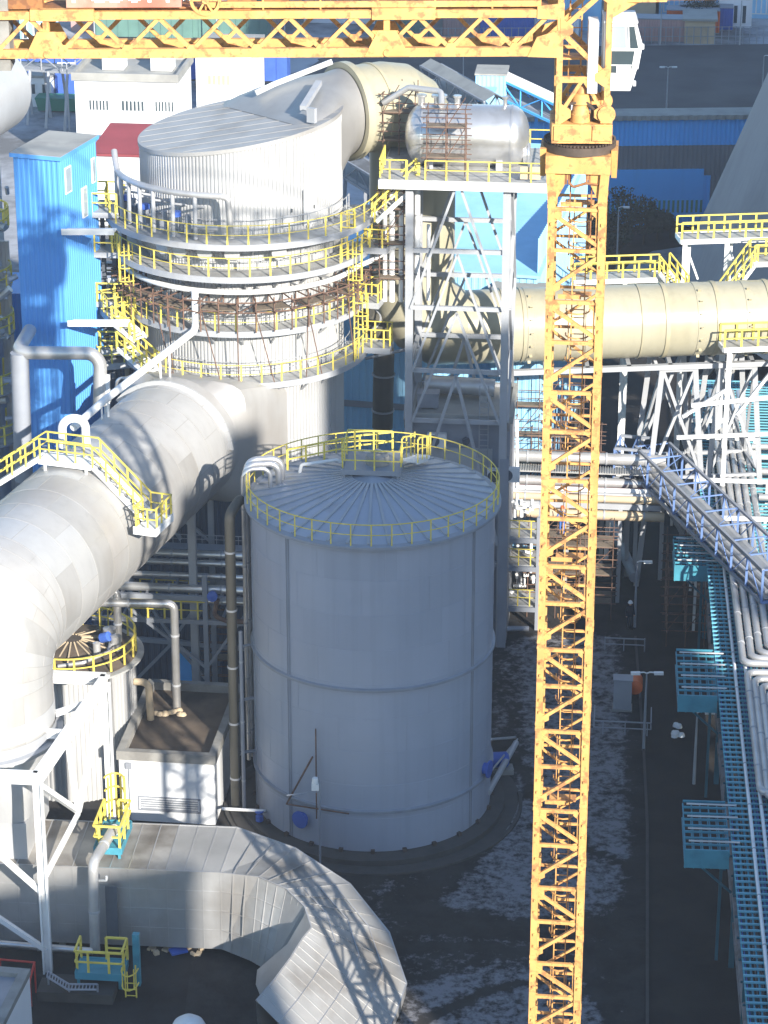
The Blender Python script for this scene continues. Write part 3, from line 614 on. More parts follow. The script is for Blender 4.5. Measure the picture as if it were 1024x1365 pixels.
# the hood: tilted roof and a transition that gathers the drum into the round outlet
OD = Vector((.85, .527, 0)).normalized(); OS = Vector((OD.y, -OD.x, 0))
FC = Vector((-2.35, 149.6, 30.1)); FR = 2.45
m = MB()
ring = [AC+Vector(((AR+.12)*math.cos(a), (AR+.12)*math.sin(a), 0)) for a in [2*math.pi*i/96 for i in range(96)]]
for p in ring: p.z = ztop(p.x)+.03
c = Vector((AC.x, AC.y, ztop(AC.x)+.03)); vs = [c]+ring+[p-Vector((0,0,.22)) for p in ring]
m.add(vs, [(0, i+1, (i+1) % 96+1) for i in range(96)]+[(i+1, i+97, (i+1) % 96+97, (i+1) % 96+1) for i in range(96)]); 
for k in range(-4, 5):                                 # lap joints
    y = k*1.2; xh = math.sqrt(max(0, AR*AR-y*y)); a = AC+Vector((-xh, y, 0)); b = AC+Vector((xh, y, 0)); a.z = ztop(a.x)+.05; b.z = ztop(b.x)+.04; m.bar(a, b, .05, .016)
obj('roof', m, M['clad_roof'], t)
def sq(a, hw, z0, z1, ex=5.):                          # superellipse cross-section of the transition
    ca, sa = math.cos(a), math.sin(a); k = (abs(ca)**ex+abs(sa)**ex)**(-1/ex)
    return k*ca*hw, (z0+z1)/2+k*sa*(z1-z0)/2
m = MB(); ns = 64; st = 9; base = AC+OD*1.2
for i in range(st+1):
    f = i/st; o = base.lerp(Vector((FC.x, FC.y, 0)), f); ex = 9+(2-9)*min(1, f*1.15); e = f*f*(3-2*f)
    o0 = o; hw = 5.35+(FR-5.35)*(.35*f+.65*e); z0 = 25.2+(FC.z-FR-25.2)*f; z1 = 31.15+(FC.z+FR-31.15)*f
    for j in range(ns):
        x, z = sq(2*math.pi*j/ns, hw, z0, z1, max(2., ex)); q = o+OS*x; m.v.append(q+Vector((0,0,z+(ztop(q.x)+.06-31.15)*(1-f)**1.3*max(0,(z-z0)/(z1-z0)))))
for i in range(st):
    for j in range(ns): m.f.append([i*ns+j, i*ns+(j+1) % ns, (i+1)*ns+(j+1) % ns, (i+1)*ns+j]); m.m.append(0)
obj('outlet_hood', m, M['hood_sheet'], t, smooth=40)
m = MB(); m.cbox((-3.9,142.9,31.6), .5, .25, .8, R(-32)); m.bar((-3.6,147.2,32.35), (-4.4,143.8,31.75), .35, .28); obj('flashing', m, M['steel'], t)
pipething('roof_pipe', 'white square pipe lying across the roof of the scrubber tower', [(-7.2,148.9,31.35),(-6.2,149.3,31.75),(-2.9,149.5,33.0)], .16, 'white', .3)
# doors on the drum
for az, z, w_, h, lb in ((-47, 26.75, .85, 2.0, None), (-62, 26.8, .5, .7, None)):
    d = Vector((math.cos(R(az)), math.sin(R(az)), 0)); s_ = Vector((-d.y, d.x, 0)); p = AC+d*(AR+.12); m = MB(); m.bar(p+Vector((0,0,z-.95)), p+Vector((0,0,z-.95+h)), w_, .05, up=d); dd = obj('door', m, M['door'], t)
    q = p+d*.06+s_*.3+Vector((0,0,z)); m = MB(); m.bar(q-Vector((0,0,.1)), q+Vector((0,0,.1)), .05); obj('handle', m, M['black'], dd)
def ring_platform(z, ro, a0, a1, ri=AR+.14, breaks=()):
    m = MB(); k = int((a1-a0)/4); A, B = arc((AC.x,AC.y,z), ri, a0, a1, k), arc((AC.x,AC.y,z), ro, a0, a1, k)
    for i in range(k):
        m.hexa([q-Vector((0,0,.06)) for q in (A[i],B[i],B[i+1],A[i+1])]+[A[i],B[i],B[i+1],A[i+1]])
    o = obj('ring_platform', m, M['grating'], t)
    m = MB()
    for i in range(k): m.bar(B[i]-Vector((0,0,.12)), B[i+1]-Vector((0,0,.12)), .09, .34)
    obj('edge_beam', m, M['steel'], o)
    def brk(m, a):
        d = Vector((math.cos(R(a)), math.sin(R(a)), 0)); p = AC+Vector((0,0,z-.16))
        m.bar(p+d*(ri), p+d*(ro-.1), .1, .16); m.bar(p+d*(ro-.25), p+d*(ri)-Vector((0,0,.95)), .09)
    objs('bracket', brk, [(a,) for a in range(int(a0)+8, int(a1), 16)], M['steel'], o)
    m = MB(); C2 = arc((AC.x,AC.y,z), ro-.02, a0, a1, k)
    m.rail(C2, 1.1, 1.12, w=.085, r=.02)
    obj('handrail', m, M['yellow'], o)
    m = MB(); D = arc((AC.x,AC.y,z), ri+.32, a0+10, a1-10, k); m.rail(D, .95, 1.9, w=.05, r=.018); obj('inner_rail', m, M['steel'], o)
    return o
LZ = [25.62, 23.72, 20.55, 17.55]
ring_platform(LZ[0], 7.62, -186, 3); ring_platform(LZ[1], 7.3, -190, -4); ring_platform(LZ[2], 7.0, -192, 2); ring_platform(LZ[3], 7.0, -190, 4)
# little outboard landings with cages and stairs on the tower
def landing(a, ro, z, dx, dy, lab):
    d = AC+Vector((ro*math.cos(R(a)), ro*math.sin(R(a)), z)); F = Frame(d.x, d.y, R(a), 0)
    m = MB(); m.box(-.3, dx, -dy/2, dy/2, z-.12, z, F); m.box(-.3, dx, -dy/2-.05, -dy/2, z-.3, z+.05, F); m.box(-.3, dx, dy/2, dy/2+.05, z-.3, z+.05, F); m.box(dx,dx+.05,-dy/2-.05,dy/2+.05,z-.3,z+.05,F)
    o = obj('landing', m, M['steel'], t); m = MB(); m.rail([F(-.2,-dy/2,z), F(dx,-dy/2,z), F(dx,dy/2,z), F(-.2,dy/2,z)], 1.1, .7, w=.09, r=.025); obj('handrail', m, M['yellow'], o)
    return o
landing(-8, 6.9, LZ[3]+.3, 1.5, 1.5, ''); landing(-158, 6.9, LZ[2]-.2, 1.3, 1.6, ''); landing(-165, 7.0, LZ[3]-.3, 1.6, 1.6, ''); landing(-12, 7.0, LZ[1]+.2, 1.4, 1.8, ''); landing(-14, 6.8, LZ[2]+.2, 1.2, 1.4, '')
# ladders with cages between the rings
def ladder(mb, p, z0, z1, out, w_=.5, cage=True):
    out = Vector(out).normalized(); s_ = Vector((-out.y, out.x, 0)); p = Vector((p[0], p[1], 0))
    for q in (-1, 1): mb.bar(p+s_*q*w_/2+Vector((0,0,z0)), p+s_*q*w_/2+Vector((0,0,z1+.9)), .06)
    z = z0+.3
    while z < z1: mb.bar(p-s_*w_/2+Vector((0,0,z)), p+s_*w_/2+Vector((0,0,z)), .035); z += .33
    if cage:
        z = z0+2.0
        while z < z1+1.0:
            c = [p+s_*(w_/2+.05)*math.cos(b)*1.25+out*(.72*math.sin(b))+Vector((0,0,z)) for b in [math.pi*i/7 for i in range(8)]]; mb.tube(c, .035, 5); z += .75
        for b in (.25,.5,.75): q = p+s_*(w_/2+.05)*1.25*math.cos(math.pi*b)+out*(.72*math.sin(math.pi*b)); mb.bar(q+Vector((0,0,z0+2)), q+Vector((0,0,z1+1)), .05)
for a, z0, z1 in ((-148, LZ[2], LZ[1]), (-152, LZ[3], LZ[2]), (-30, LZ[2], LZ[1]), (-25, LZ[3], LZ[2]), (-35, LZ[1], LZ[0])):
    d = Vector((math.cos(R(a)), math.sin(R(a)), 0)); p = AC+d*7.05; m = MB(); ladder(m, p, z0, z1, d); obj('cage_ladder', m, M['yellow'], t)
# stair from the top ring up to the vessel platform
m = MB(); A0, B0 = PY(498, 293, 143.4), PY(557, 240, 144.2); m.stair(A0, B0, .9, 14); st = obj('stair', m, M['white'], t)
m = MB(); q = Vector((.07,-.45,0)); m.rail([A0-q, B0-q], 1.1, .8, w=.1, r=.04); m.rail([A0+q, B0+q], 1.1, .8, w=.1, r=.04); obj('handrail', m, M['yellow'], st)
# spray header and pumps on the top ring
tp = thing('spray_manifold', 'grey pipe manifold with drop pipes on the top ring platform', 'pipework', AC+Vector((0,0,LZ[0])))
m = MB(); hp = arc((AC.x,AC.y,LZ[0]+2.55), 7.0, -172, -96, 16); hp[0].z += .9; hp[1].z += .45
P = fillet(hp+[hp[-1]+Vector((.35,0,-.1)), hp[-1]+Vector((.5,.0,-2.3))], .25, 4); m.tube(P, .17, 12); obj('header', m, M['pipe_lag'], tp, smooth=50)
for i, a in enumerate((-166,-157,-148,-139,-130,-119,-108)):
    d = Vector((math.cos(R(a)), math.sin(R(a)), 0)); q = AC+d*7.0+Vector((0,0,LZ[0])); m = MB(); m.tube([q+Vector((0,0,2.5)), q+Vector((0,0,.1))], .12, 10); m.tube([q+Vector((0,0,1.9)), AC+d*(AR+.1)+Vector((0,0,LZ[0]+1.5))], .07, 8)
    dp = obj('drop_pipe', m, M['steel'], tp, smooth=50)
    m = MB(); m.lathe([(.001,0),(.24,.02),(.24,.3),(.001,.33)], q+d*(-.35)+Vector((0,0,.75+.35*(i % 2))), 14); obj('valve', m, M['blue_paint' if i % 2 else 'steel_dark'], dp, smooth=50)
m = MB(); m.tube([AC+Vector((math.cos(R(-98))*6.9, math.sin(R(-98))*6.9, LZ[0]+.75)), AC+Vector((math.cos(R(-110))*6.9, math.sin(R(-110))*6.9, LZ[0]+.75))], .15, 10)
obj('low_header', m, M['steel'], tp, smooth=40)
objs('pump', lambda m, a: (m.cbox(AC+Vector((math.cos(R(a))*6.4, math.sin(R(a))*6.4, LZ[0]+.45)), .5, .36, .5, R(a+20)), m.lathe([(.001,0),(.17,.02),(.17,.5),(.001,.52)], AC+Vector((math.cos(R(a))*6.4, math.sin(R(a))*6.4, LZ[0]+.7)), 12)), [(a,) for a in range(-170,-100,14)], M['steel_grey'], tp)
# recirculation pipes: white ring pipe with the slanting line to the inlet duct
ringp = arc((AC.x,AC.y,22.75), 6.75, -188, -18, 40)
tr = thing('ring_pipe', 'white pipe running round the scrubber below its second platform', 'pipe', ringp[0])
m = MB(); m.tube(ringp+[Vector((-.6,144.4,23.0)), Vector((.7,144.2,23.9)), Vector((2.1,144.2,23.9))], .15, 10); obj('barrel', m, M['white'], tr, smooth=50)
m = MB(); 
for a in range(-180,-20,20): m.bar(AC+Vector((AR*math.cos(R(a)), AR*math.sin(R(a)), 22.75)), AC+Vector((6.75*math.cos(R(a)), 6.75*math.sin(R(a)), 22.75)), .1)
obj('bracket', m, M['steel'], tr)
A_ = AC+Vector((7.05*math.cos(R(-109)), 7.05*math.sin(R(-109)), 0))
pipething('slanting_pipe', 'white slanting pipe from the scrubber rings down to the inlet duct', [(A_.x,A_.y,22.8),(A_.x,A_.y,20.6),PY(140,533,130.5),PY(98,570,127.6)], .2, 'white', .5, None, 14)
# nozzle stubs under the top ring
objs('nozzle', lambda m, a: m.lathe([(.28,0),(.28,1.0),(.42,1.0),(.42,1.12),(.001,1.12)], AC+Vector((math.cos(R(a))*AR, math.sin(R(a))*AR, LZ[0]-.75)), 16, axis=Vector((math.cos(R(a)), math.sin(R(a)), 0))), [(a,) for a in (-118,-105,-92,-70,-128)], M['clad'], t, smooth=40)
# ---------------------------------------------------------------- scaffolds
def scaf(mb, pk, F, x0, x1, y0, y1, z0, z1, nx, ny, lev=2.0, seed=0, brace=True, plank=True, r=.04):
    rnd = random.Random(seed)
    xs = [x0+(x1-x0)*i/nx for i in range(nx+1)]; ys = [y0+(y1-y0)*i/ny for i in range(ny+1)]
    for x in xs:
        for y in ys: mb.tube([F(x, y, z0), F(x, y, z1+rnd.uniform(-.3, .6))], r, 5)
    z = z0+lev*.6
    while z < z1+.1:
        for dz in (0, .55, 1.05):
            if z+dz > z1+.3: continue
            for y in ys: mb.tube([F(x0-.3, y, z+dz), F(x1+.3, y, z+dz)], r, 5)
            if dz == 0 or rnd.random() < .6:
                for x in xs: mb.tube([F(x, y0-.3, z+dz), F(x, y1+.3, z+dz)], r, 5)
        if plank and pk is not None:
            for y_ in (y0, y1) if y1-y0 > 1.2 else (y0,):
                pk.box(x0, x1, min(y_, (y0+y1)/2), min(y_, (y0+y1)/2)+.7, z+.03, z+.08, F)
        if brace:
            for i in range(nx):
                if rnd.random() < .6: mb.tube([F(xs[i], y0, z), F(xs[i+1], y0, z+lev)], r*.9, 5)
        z += lev
def scaffold(label, F, *a, **k):
    t = thing('scaffolding', label, 'scaffolding', F(a[0], a[2], a[4]), F.rz, 'tube scaffolds round the scrubber plant'); m, p = MB(), MB(); scaf(m, p, F, *a, **k)
    obj('tubes', m, M['rust'], t)
    for i in range(0, len(p.v), 8):
        q = MB(); q.add(p.v[i:i+8], [(0,2,3,1),(4,5,7,6),(0,1,5,4),(2,6,7,3),(0,4,6,2),(1,3,7,5)]); obj('plank', q, M['wood'], t)
    return t
# ring scaffold hung round the drum
tsc = thing('ring_scaffold', 'rusty tube scaffold hung round the scrubber between its rings', 'scaffolding', AC+Vector((0,0,21.6))); m, p = MB(), MB()
for i, a in enumerate(range(-186, 2, 8)):
    d = Vector((math.cos(R(a)), math.sin(R(a)), 0)); d2 = Vector((math.cos(R(a+8)), math.sin(R(a+8)), 0))
    for r_ in (5.85, 7.25): m.tube([AC+d*r_+Vector((0,0,20.6 if r_ > 6 else 21.2)), AC+d*r_+Vector((0,0,22.55))], .045, 5)
    for z in (21.75, 22.3):
        m.tube([AC+d*7.25+Vector((0,0,z)), AC+d2*7.25+Vector((0,0,z+random.uniform(-.1,.1)))], .045, 5)
        m.tube([AC+d*5.8+Vector((0,0,z)), AC+d*7.6+Vector((0,0,z))], .045, 5)
    m.tube([AC+d*7.3+Vector((0,0,21.7)), AC+d2*5.9+Vector((0,0,21.72))], .04, 5)
    if i % 3: p.add([AC+d*6.0+Vector((0,0,21.82)), AC+d*7.1+Vector((0,0,21.82)), AC+d2*7.1+Vector((0,0,21.82)), AC+d2*6.0+Vector((0,0,21.82))], [(0,1,2,3)])
    if i % 3 == 1: m.tube([AC+d*7.1+Vector((0,0,21.7)), AC+d2*7.0+Vector((0,0,17.6))], .03, 5)
    if i % 4 == 0: m.tube([AC+d*7.2+Vector((0,0,22.3)), AC+d*6.9+Vector((0,0,17.5))], .03, 5)
obj('tubes', m, M['rust'], tsc)
for i in range(0, len(p.v), 4):
    q = MB(); q.plate(p.v[i:i+4], .05); obj('plank', q, M['wood'], tsc)
# ---------------------------------------------------------------- GRP flue duct
GR = 2.2; V = Vector((1.65, 152.1, 0)); HZ = 16.35
p_end = Vector((36, 155.9, HZ)); dh = (p_end-Vector((V.x,V.y,HZ))).normalized()
path = [FC+OD*.25, Vector((V.x, V.y, FC.z)), Vector((V.x, V.y, HZ)), p_end]
fp = []
def mitre(P, rad, n):
    return fillet(P, rad, n)
path = mitre(path, 3.0, 4)
t = GRP = thing('flue_duct', 'big beige plastic flue duct that leaves the scrubber and runs right', 'duct', V)
rad = [2.5 if (q.x < V.x+1.4 or q.z > HZ+.05) else GR for q in path]; m = MB(); m.tube(path, rad, 56, caps=True); obj('barrel', m, M['grp'], t, smooth=9)
def bandring(c, axis, r, wd, mk, name='joint_band', th=.06):
    m = MB(); m.lathe([(r-.05,-wd/2),(r+th,-wd/2+.03),(r+th,wd/2-.03),(r-.05,wd/2)], c, 56, axis=axis); return obj(name, m, M[mk], t, smooth=30)
bandring(FC+OD*.3, OD, 2.52, .5, 'grp', 'flange', .28); bandring(FC+OD*1.9, OD, 2.5, .22, 'grp_band')
base = Vector((V.x, V.y, HZ))
for px in (665, 690, 748, 846, 880, 948, 1018):
    f = PY(px, 435, 154).x; q = base+dh*((f-V.x)/dh.x); bandring(q, dh, GR, .30 if px in (880,948,1018) else .12, 'grp_band')
for px in (925, 990, 700):
    f = PY(px, 435, 154).x; q = base+dh*((f-V.x)/dh.x); bandring(q, dh, GR, .5, 'grp', 'laminate_band', .03)
    m = MB(); sd_ = Vector((dh.y, -dh.x, 0))
    for i in range(7):
        a = R(-55+i*20); o = q+(sd_*math.cos(a)+Vector((0,0,1))*math.sin(a))*(GR+.04); m.bar(o-dh*.09, o+dh*.09, .05, .32, up=(sd_*math.cos(a)+Vector((0,0,1))*math.sin(a)))
    obj('strap_plates', m, M['grp_band'], t)
m = MB(); q = base+dh*6; m.bar(base+dh*4.5+Vector((.0,-1.9,-2.3)), base+dh*34+Vector((0,-1.9,-2.3)), .35, .3); m.bar(base+dh*4.5+Vector((0,1.2,-2.3)), base+dh*34+Vector((0,1.2,-2.3)), .35, .3)
for k in range(12): m.bar(base+dh*(5.5+2.5*k)+Vector((0,-1.95,-2.3)), base+dh*(5.5+2.5*k)+Vector((0,1.25,-2.3)), .25, .3)
obj('cradle_beam', m, M['steel'], t)
# trestles below the duct
def trestle(cx, label, wd=4.0, splay=1.2, z1=13.9):
    q = base+dh*((cx-V.x)/dh.x); F = Frame(q.x, q.y, math.atan2(dh.y, dh.x)); t = thing('duct_trestle', label, 'trestle', (q.x,q.y,0), F.rz, 'white trestles below the beige duct')
    for sx in (-1,1):
        for sy in (-1,1):
            m = MB(); m.ibeam(F(sx*wd/2*.5, sy*1.7, z1), F(sx*(wd/2*.5+splay), sy*2.2, 0), .32, .32, .06); obj('leg', m, M['steel'], t)
    m = MB()
    for sy in (-1,1):
        w1 = wd/2*.5
        m.bar(F(-w1-splay*.5, sy*1.95, z1*.5), F(w1+splay*.5, sy*1.95, z1*.5), .2)
        m.bar(F(-w1, sy*1.7, z1), F(w1+splay*.5, sy*1.95, z1*.5), .18); m.bar(F(w1, sy*1.7, z1), F(-w1-splay*.5, sy*1.95, z1*.5), .18)
        m.bar(F(-w1-splay*.5, sy*1.95, z1*.5), F(w1+splay, sy*2.2, .4), .18); m.bar(F(-w1, sy*1.7, z1-.1), F(w1, sy*1.7, z1-.1), .25)
    for sx in (-1,1):
        m.bar(F(sx*wd/2*.5, -1.7, z1), F(sx*(wd/4+splay*.5), 1.95, z1*.5), .16); m.bar(F(sx*(wd/4+splay*.5), -1.95, z1*.5), F(sx*(wd/4+splay*.5), 1.95, z1*.5), .16)
    obj('bracing', m, M['steel'], t)
trestle(PY(896, 500, 154).x, 'white splayed trestle below the duct, left one right of the mast'); trestle(PY(975, 500, 154).x, 'white splayed trestle below the duct, second right of the mast')
# ---------------------------------------------------------------- steel tower with the silver vessel
o = PY(546, 300, 143.3); F = TF = Frame(o.x, o.y, YAW); TWX = 5.35; TWY = 6.2; PZT = 27.98
t = STW = thing('steel_tower', 'tall pale steel support tower carrying the silver vessel platform', 'tower', (o.x,o.y,0), YAW)
for x in (0, TWX):
    for y in (0, TWY):
        m = MB(); m.ibeam(F(x,y,0), F(x,y,PZT-.2), .42, .42, .08, up=F(0,1)-F(0,0)); obj('leg', m, M['steel'], t)
LV = [5.2, 10, 13.9, 16.9, 20.6, 23.9]
objs('beam', lambda m, a, b: m.bar(a, b, .2, .24), [(F(.2,y,z), F(TWX-.2,y,z)) for z in LV for y in (0,TWY)]+[(F(x,.2,z), F(x,TWY-.2,z)) for z in LV for x in (0,TWX)], M['steel'], t)
m = MB()
for y in (0, TWY):
    yy = y-.24 if y == 0 else y+.24
    m.bar(F(.1,yy,20.6), F(TWX/2-.2,yy,27.4), .14); m.bar(F(TWX-.1,yy,20.6), F(TWX/2+.2,yy,27.4), .14)
    m.bar(F(.2,yy,13.9), F(TWX/2,yy,20.4), .14); m.bar(F(TWX-.2,yy,13.9), F(TWX/2,yy,20.4), .14)
    m.bar(F(.2,yy,16.9), F(TWX/2,yy,23.8), .13); m.bar(F(TWX-.2,yy,16.9), F(TWX/2,yy,23.8), .13)
    m.bar(F(.2,yy,8.5), F(TWX/2,yy,16.7), .17); m.bar(F(TWX-.2,yy,6.5), F(TWX/2,yy,16.7), .17)
for x in (0, TWX):
    xx = x-.24 if x == 0 else x+.24
    for z0, z1 in ((13.9,20.6),(20.6,27.4),(7,13.9)): m.bar(F(xx,.2,z0), F(xx,TWY-.2,z1), .15); m.bar(F(xx,TWY-.2,z0), F(xx,.2,z1), .15)
obj('bracing', m, M['steel'], t)
m = MB(); m.box(-1.6, 8.0, -.55, TWY+.6, PZT-.02, PZT+.06, F)
dk = obj('deck', m, M['grating'], t)
m = MB()
for y in (-.6, TWY+.65): m.ibeam(F(-1.65,y,PZT-.2), F(8.05,y,PZT-.2), .25, .46, .06)
for x in (-1.6, 1.8, TWX, 8.0): m.bar(F(x,-.5,PZT-.2), F(x,TWY+.55,PZT-.2), .2, .34)
obj('edge_beam', m, M['white'], dk)
m = MB(); m.rail([F(-1.6,2.5,PZT+.06), F(-1.6,-.55,PZT+.06), F(-.1,-.55,PZT+.06)], 1.1, .9, w=.08, r=.028); m.rail([F(.9,-.55,PZT+.06), F(8.0,-.55,PZT+.06), F(8.0,TWY+.5,PZT+.06), F(3,TWY+.5,PZT+.06)], 1.1, 1.15, w=.08, r=.028); obj('handrail', m, M['yellow'], dk)
m = MB(); m.cbox(F(6.6,-.3,PZT+.55), 1.1, .05, .7, YAW); obj('wind_board', m, M['beige'], dk)
# vessel
vz = 29.62; v0 = PY(540, 178, 146.4).x; v1 = PY(707, 178, 145.6).x; c = PY(540, 178, 146.6); c.z = vz; ax = (Vector((math.cos(YAW), math.sin(YAW), 0))); VL = (v1-v0)/math.cos(YAW)
t = thing('pressure_vessel', 'big shiny silver horizontal vessel with domed ends on the steel tower', 'vessel', (c.x, c.y, PZT))
VR = 1.72; m = MB(); pr = [(.001,0),(.6,.06),(1.1,.22),(1.45,.45),(1.65,.75),(VR,1.0),(VR,2.0),(VR,VL*.5),(VR,VL-1.0),(1.65,VL-.75),(1.45,VL-.45),(1.1,VL-.22),(.6,VL-.06),(.001,VL)]
m.lathe(pr, c, 56, axis=ax); obj('shell', m, M['silver'], t, smooth=40)
objs('cladding_band', lambda m, q: m.lathe([(VR+.004,-.06),(VR+.025,-.05),(VR+.025,.05),(VR+.004,.06)], c+ax*q, 56, axis=ax), [(1.0,),(VL-1.0,),(VL*.36,)], M['silver'], t, smooth=30)
for q in (1.5, VL-1.6):
    m = MB(); p = c+ax*q; m.box(-.18,.18,-1.5,1.5,PZT+.06,vz-1.0,Frame(p.x,p.y,YAW)); obj('saddle', m, M['steel'], t)
objs('nozzle', lambda m, q, r_: m.lathe([(r_,0),(r_,.45),(r_*1.5,.45),(r_*1.5,.56),(.001,.56)], c+ax*q+Vector((0,0,VR-.05)), 16), [(1.9,.3),(2.9,.16),(VL-1.4,.12),(.9,.2)], M['silver'], t, smooth=40)
m = MB(); m.lathe([(.001,0),(.55,0),(.55,.25),(.62,.25),(.62,.36),(.001,.4)], c+ax*(VL-.35)+Vector((0,-.3,-.9)), 20, axis=ax)
obj('manway', m, M['silver'], t, smooth=40)
m = MB(); P = fillet([c+ax*2.0+Vector((0,-1.0,VR+.2)), c+ax*2.0+Vector((0,-.2,VR+.75)), c+ax*.2+Vector((0,.6,VR+.75)), c+ax*(-1.2)+Vector((0,1.2,VR-.3))], .4); m.tube(P, .17, 12); obj('top_pipe', m, M['pipe_lag'], t, smooth=50)
scaffold('rusty tube scaffold before the left end of the silver vessel', TF, .9, 3.0, .15, 1.15, PZT+.1, PZT+3.6, 2, 1, 1.7, seed=3, r=.03)
scaffold('rusty tube scaffold between scrubber hood and silver vessel', TF, -1.9, -.1, 4.5, 6.3, 27.9, 31.4, 2, 1, 1.6, seed=5, r=.03)
scaffold('rusty tube scaffold round the white risers left of the steel tower', TF, -1.7, -.35, .3, 2.3, 20.9, 27.3, 1, 1, 2.0, seed=8, r=.03)
for i, (x, y) in enumerate(((-1.45,.9),(-1.05,.9),(.35,.8),(.95,1.3),(-.55,.9))):
    pipething('riser_pipe', ['white riser pipe, leftmost inside the scaffold','white riser pipe, second from the left in the scaffold','white riser pipe just right of the front left tower leg','white riser pipe in the open bay of the steel tower','white riser pipe, against the front left tower leg'][i], [F(x,y,20.6), F(x,y,27.4 if i != 3 else 25)], (.13,.17,.17,.11,.13)[i], 'white', .3, 'white riser pipes', 10, 2.5)
pipething('bypass_duct', 'rust brown bypass duct dropping from the scrubber before the blue wall', [PY(486,418,150),PY(505,440,151),PY(512,470,151.5),PY(510,570,151.5)], .62, 'grp_dark', 1.2, None, 20, 2.0)
pipething('ladder_beam', 'thin horizontal steel truss beam from scrubber to steel tower', [PY(487,478,148),PY(560,462,148)], .09, 'steel_grey', .3)
# ---------------------------------------------------------------- switch room between tank and tower
o = PY(547, 554, 144.0); F = Frame(o.x, o.y, YAW); rl = (PY(683,554,143.4).x-o.x)/math.cos(YAW); rz_ = 13.85
t = thing('switch_room', 'grey flat roofed switch room under the steel tower behind the tank', 'building', (o.x,o.y,0), YAW)
m = MB(); m.box(.1, rl-.1, .1, 5.6, 0, rz_-.25, F); obj('wall', m, M['steel_grey'], t)
m = MB(); m.box(-.02, rl+.05, -.03, 5.7, rz_-.248, rz_, F)
for q in ((0,rl,-.02,.2),(0,rl,5.5,5.68),(0,.2,.202,5.498),(rl-.2,rl,.202,5.498)): m.box(*q, rz_+.002, rz_+.18, F)
obj('roof', m, M['roof_grey'], t)
m = MB(); m.box(1.0, 4.7, .03, .098, 9.2, 12.0, F); d_ = obj('door', m, M['door'], t)
def acunit(p, rz, label):
    F = Frame(p[0], p[1], rz, p[2]); t = thing('air_conditioner', label, 'air conditioner', p, rz, 'air conditioners on the grey room'); m = MB(); m.box(-.55,.55,-.35,0,-.42,.42,F); obj('casing', m, M['white'], t)
    m = MB(); m.lathe([(.34,0),(.34,.04),(.27,.045),(.001,.02)], F(-.18,-.35,0), 20, axis=F(0,-1)-F(0,0)); m2 = obj('fan_grille', m, M['steel_dark'], t)
q = F(1.55,-.05,12.55); acunit(q, YAW, 'white air conditioner high on the grey room wall, left one'); q = F(5.0,-.05,10.5); acunit(q, YAW, 'white air conditioner by the right corner of the tank roof'); q = F(5.75,-.05,10.6); acunit(q, YAW, 'rightmost white air conditioner beside the grey column')
m = MB(); m.lathe([(.001,.3),(.2,.28),(.22,0)], F(3.2,-.02,12.5), 14, axis=F(0,-1)-F(0,0)); obj('vent_cap', m, M['steel_dark'], t)
m = MB(); ladder(m, F(4.2,-.15), 9, 15.0, F(0,-1)-F(0,0), .5, False); obj('ladder', m, M['steel'], t)
m = MB(); m.ibeam(F(rl-.35,-.6,0), F(rl-.35,-.6,11.8), .5, .7, .08); obj('corner_column', m, M['steel_grey'], t)
# boxes and fans on its roof
m = MB(); P = F(1.2,3.2,rz_); tb = thing('roof_duct', 'pale insulated duct lying on the roof of the grey room', 'duct', P); m.tube(fillet([F(.6,3.6,rz_+.7), F(3.6,3.2,rz_+.75), F(4.6,3.2,rz_+.7)], .5), .52, 16)
for x in (1.2, 4.0): m.box(x-.2,x+.2,2.9,3.9,rz_,rz_+.4,F)
obj('barrel', m, M['pipe_lag'], tb, smooth=40)
P = F(.8,1.6,rz_); tb = thing('roof_cabinet', 'grey greenish cabinet on the left of the grey room roof', 'cabinet', P); m = MB(); m.box(.3,1.5,1.2,2.0,rz_+.1,rz_+.9,F); m.box(.25,1.55,1.15,2.05,rz_+.902,rz_+.96,F); m.box(.4,.55,1.3,1.9,rz_,rz_+.1,F); m.box(1.25,1.4,1.3,1.9,rz_,rz_+.1,F); obj('body', m, M['tank_trim'], tb)
# ---------------------------------------------------------------- inlet duct: from the scrubber toward the camera, then down
VD = Vector((-18.95, 113.0, 0)); DR = 3.55; AZ_D = 15.2
hdir = Vector((AC.x-VD.x, AC.y-VD.y, 0)); hl = hdir.length; hdir.normalize()
P0 = Vector((VD.x, VD.y, 9.9)); P1 = Vector((VD.x, VD.y, AZ_D)); P2 = VD+hdir*(hl-10.2)+Vector((0,0,AZ_D+.2))
path = fillet([P0, P1, P2], 4.6, 9)
t = IND = thing('inlet_duct', 'huge pale sheet metal duct bending down at the left', 'duct', VD)
pp = [path[0]]
for q0, q1 in zip(path, path[1:]):
    k = max(1, round((q1-q0).length/1.9)); pp += [q0+(q1-q0)*((i+1)/k) for i in range(k)]
path = pp; nd = 64; m = MB(); m.tube(path, DR, nd); rt = random.Random(9); tone = {}; ring = list(m.v)
m.m = [tone.setdefault((i//nd, ((i % nd)+(i//nd % 2)*4)//8), rt.choice((0,0,0,1,2))) for i in range(len(m.f))]
obj('barrel', m, [M['duct_sheet'], M['duct_sheet_b'], M['duct_sheet_c']], t, smooth=25)
m = MB(); cen = path                                  # sheet joints: hoops and staggered lengthwise laps
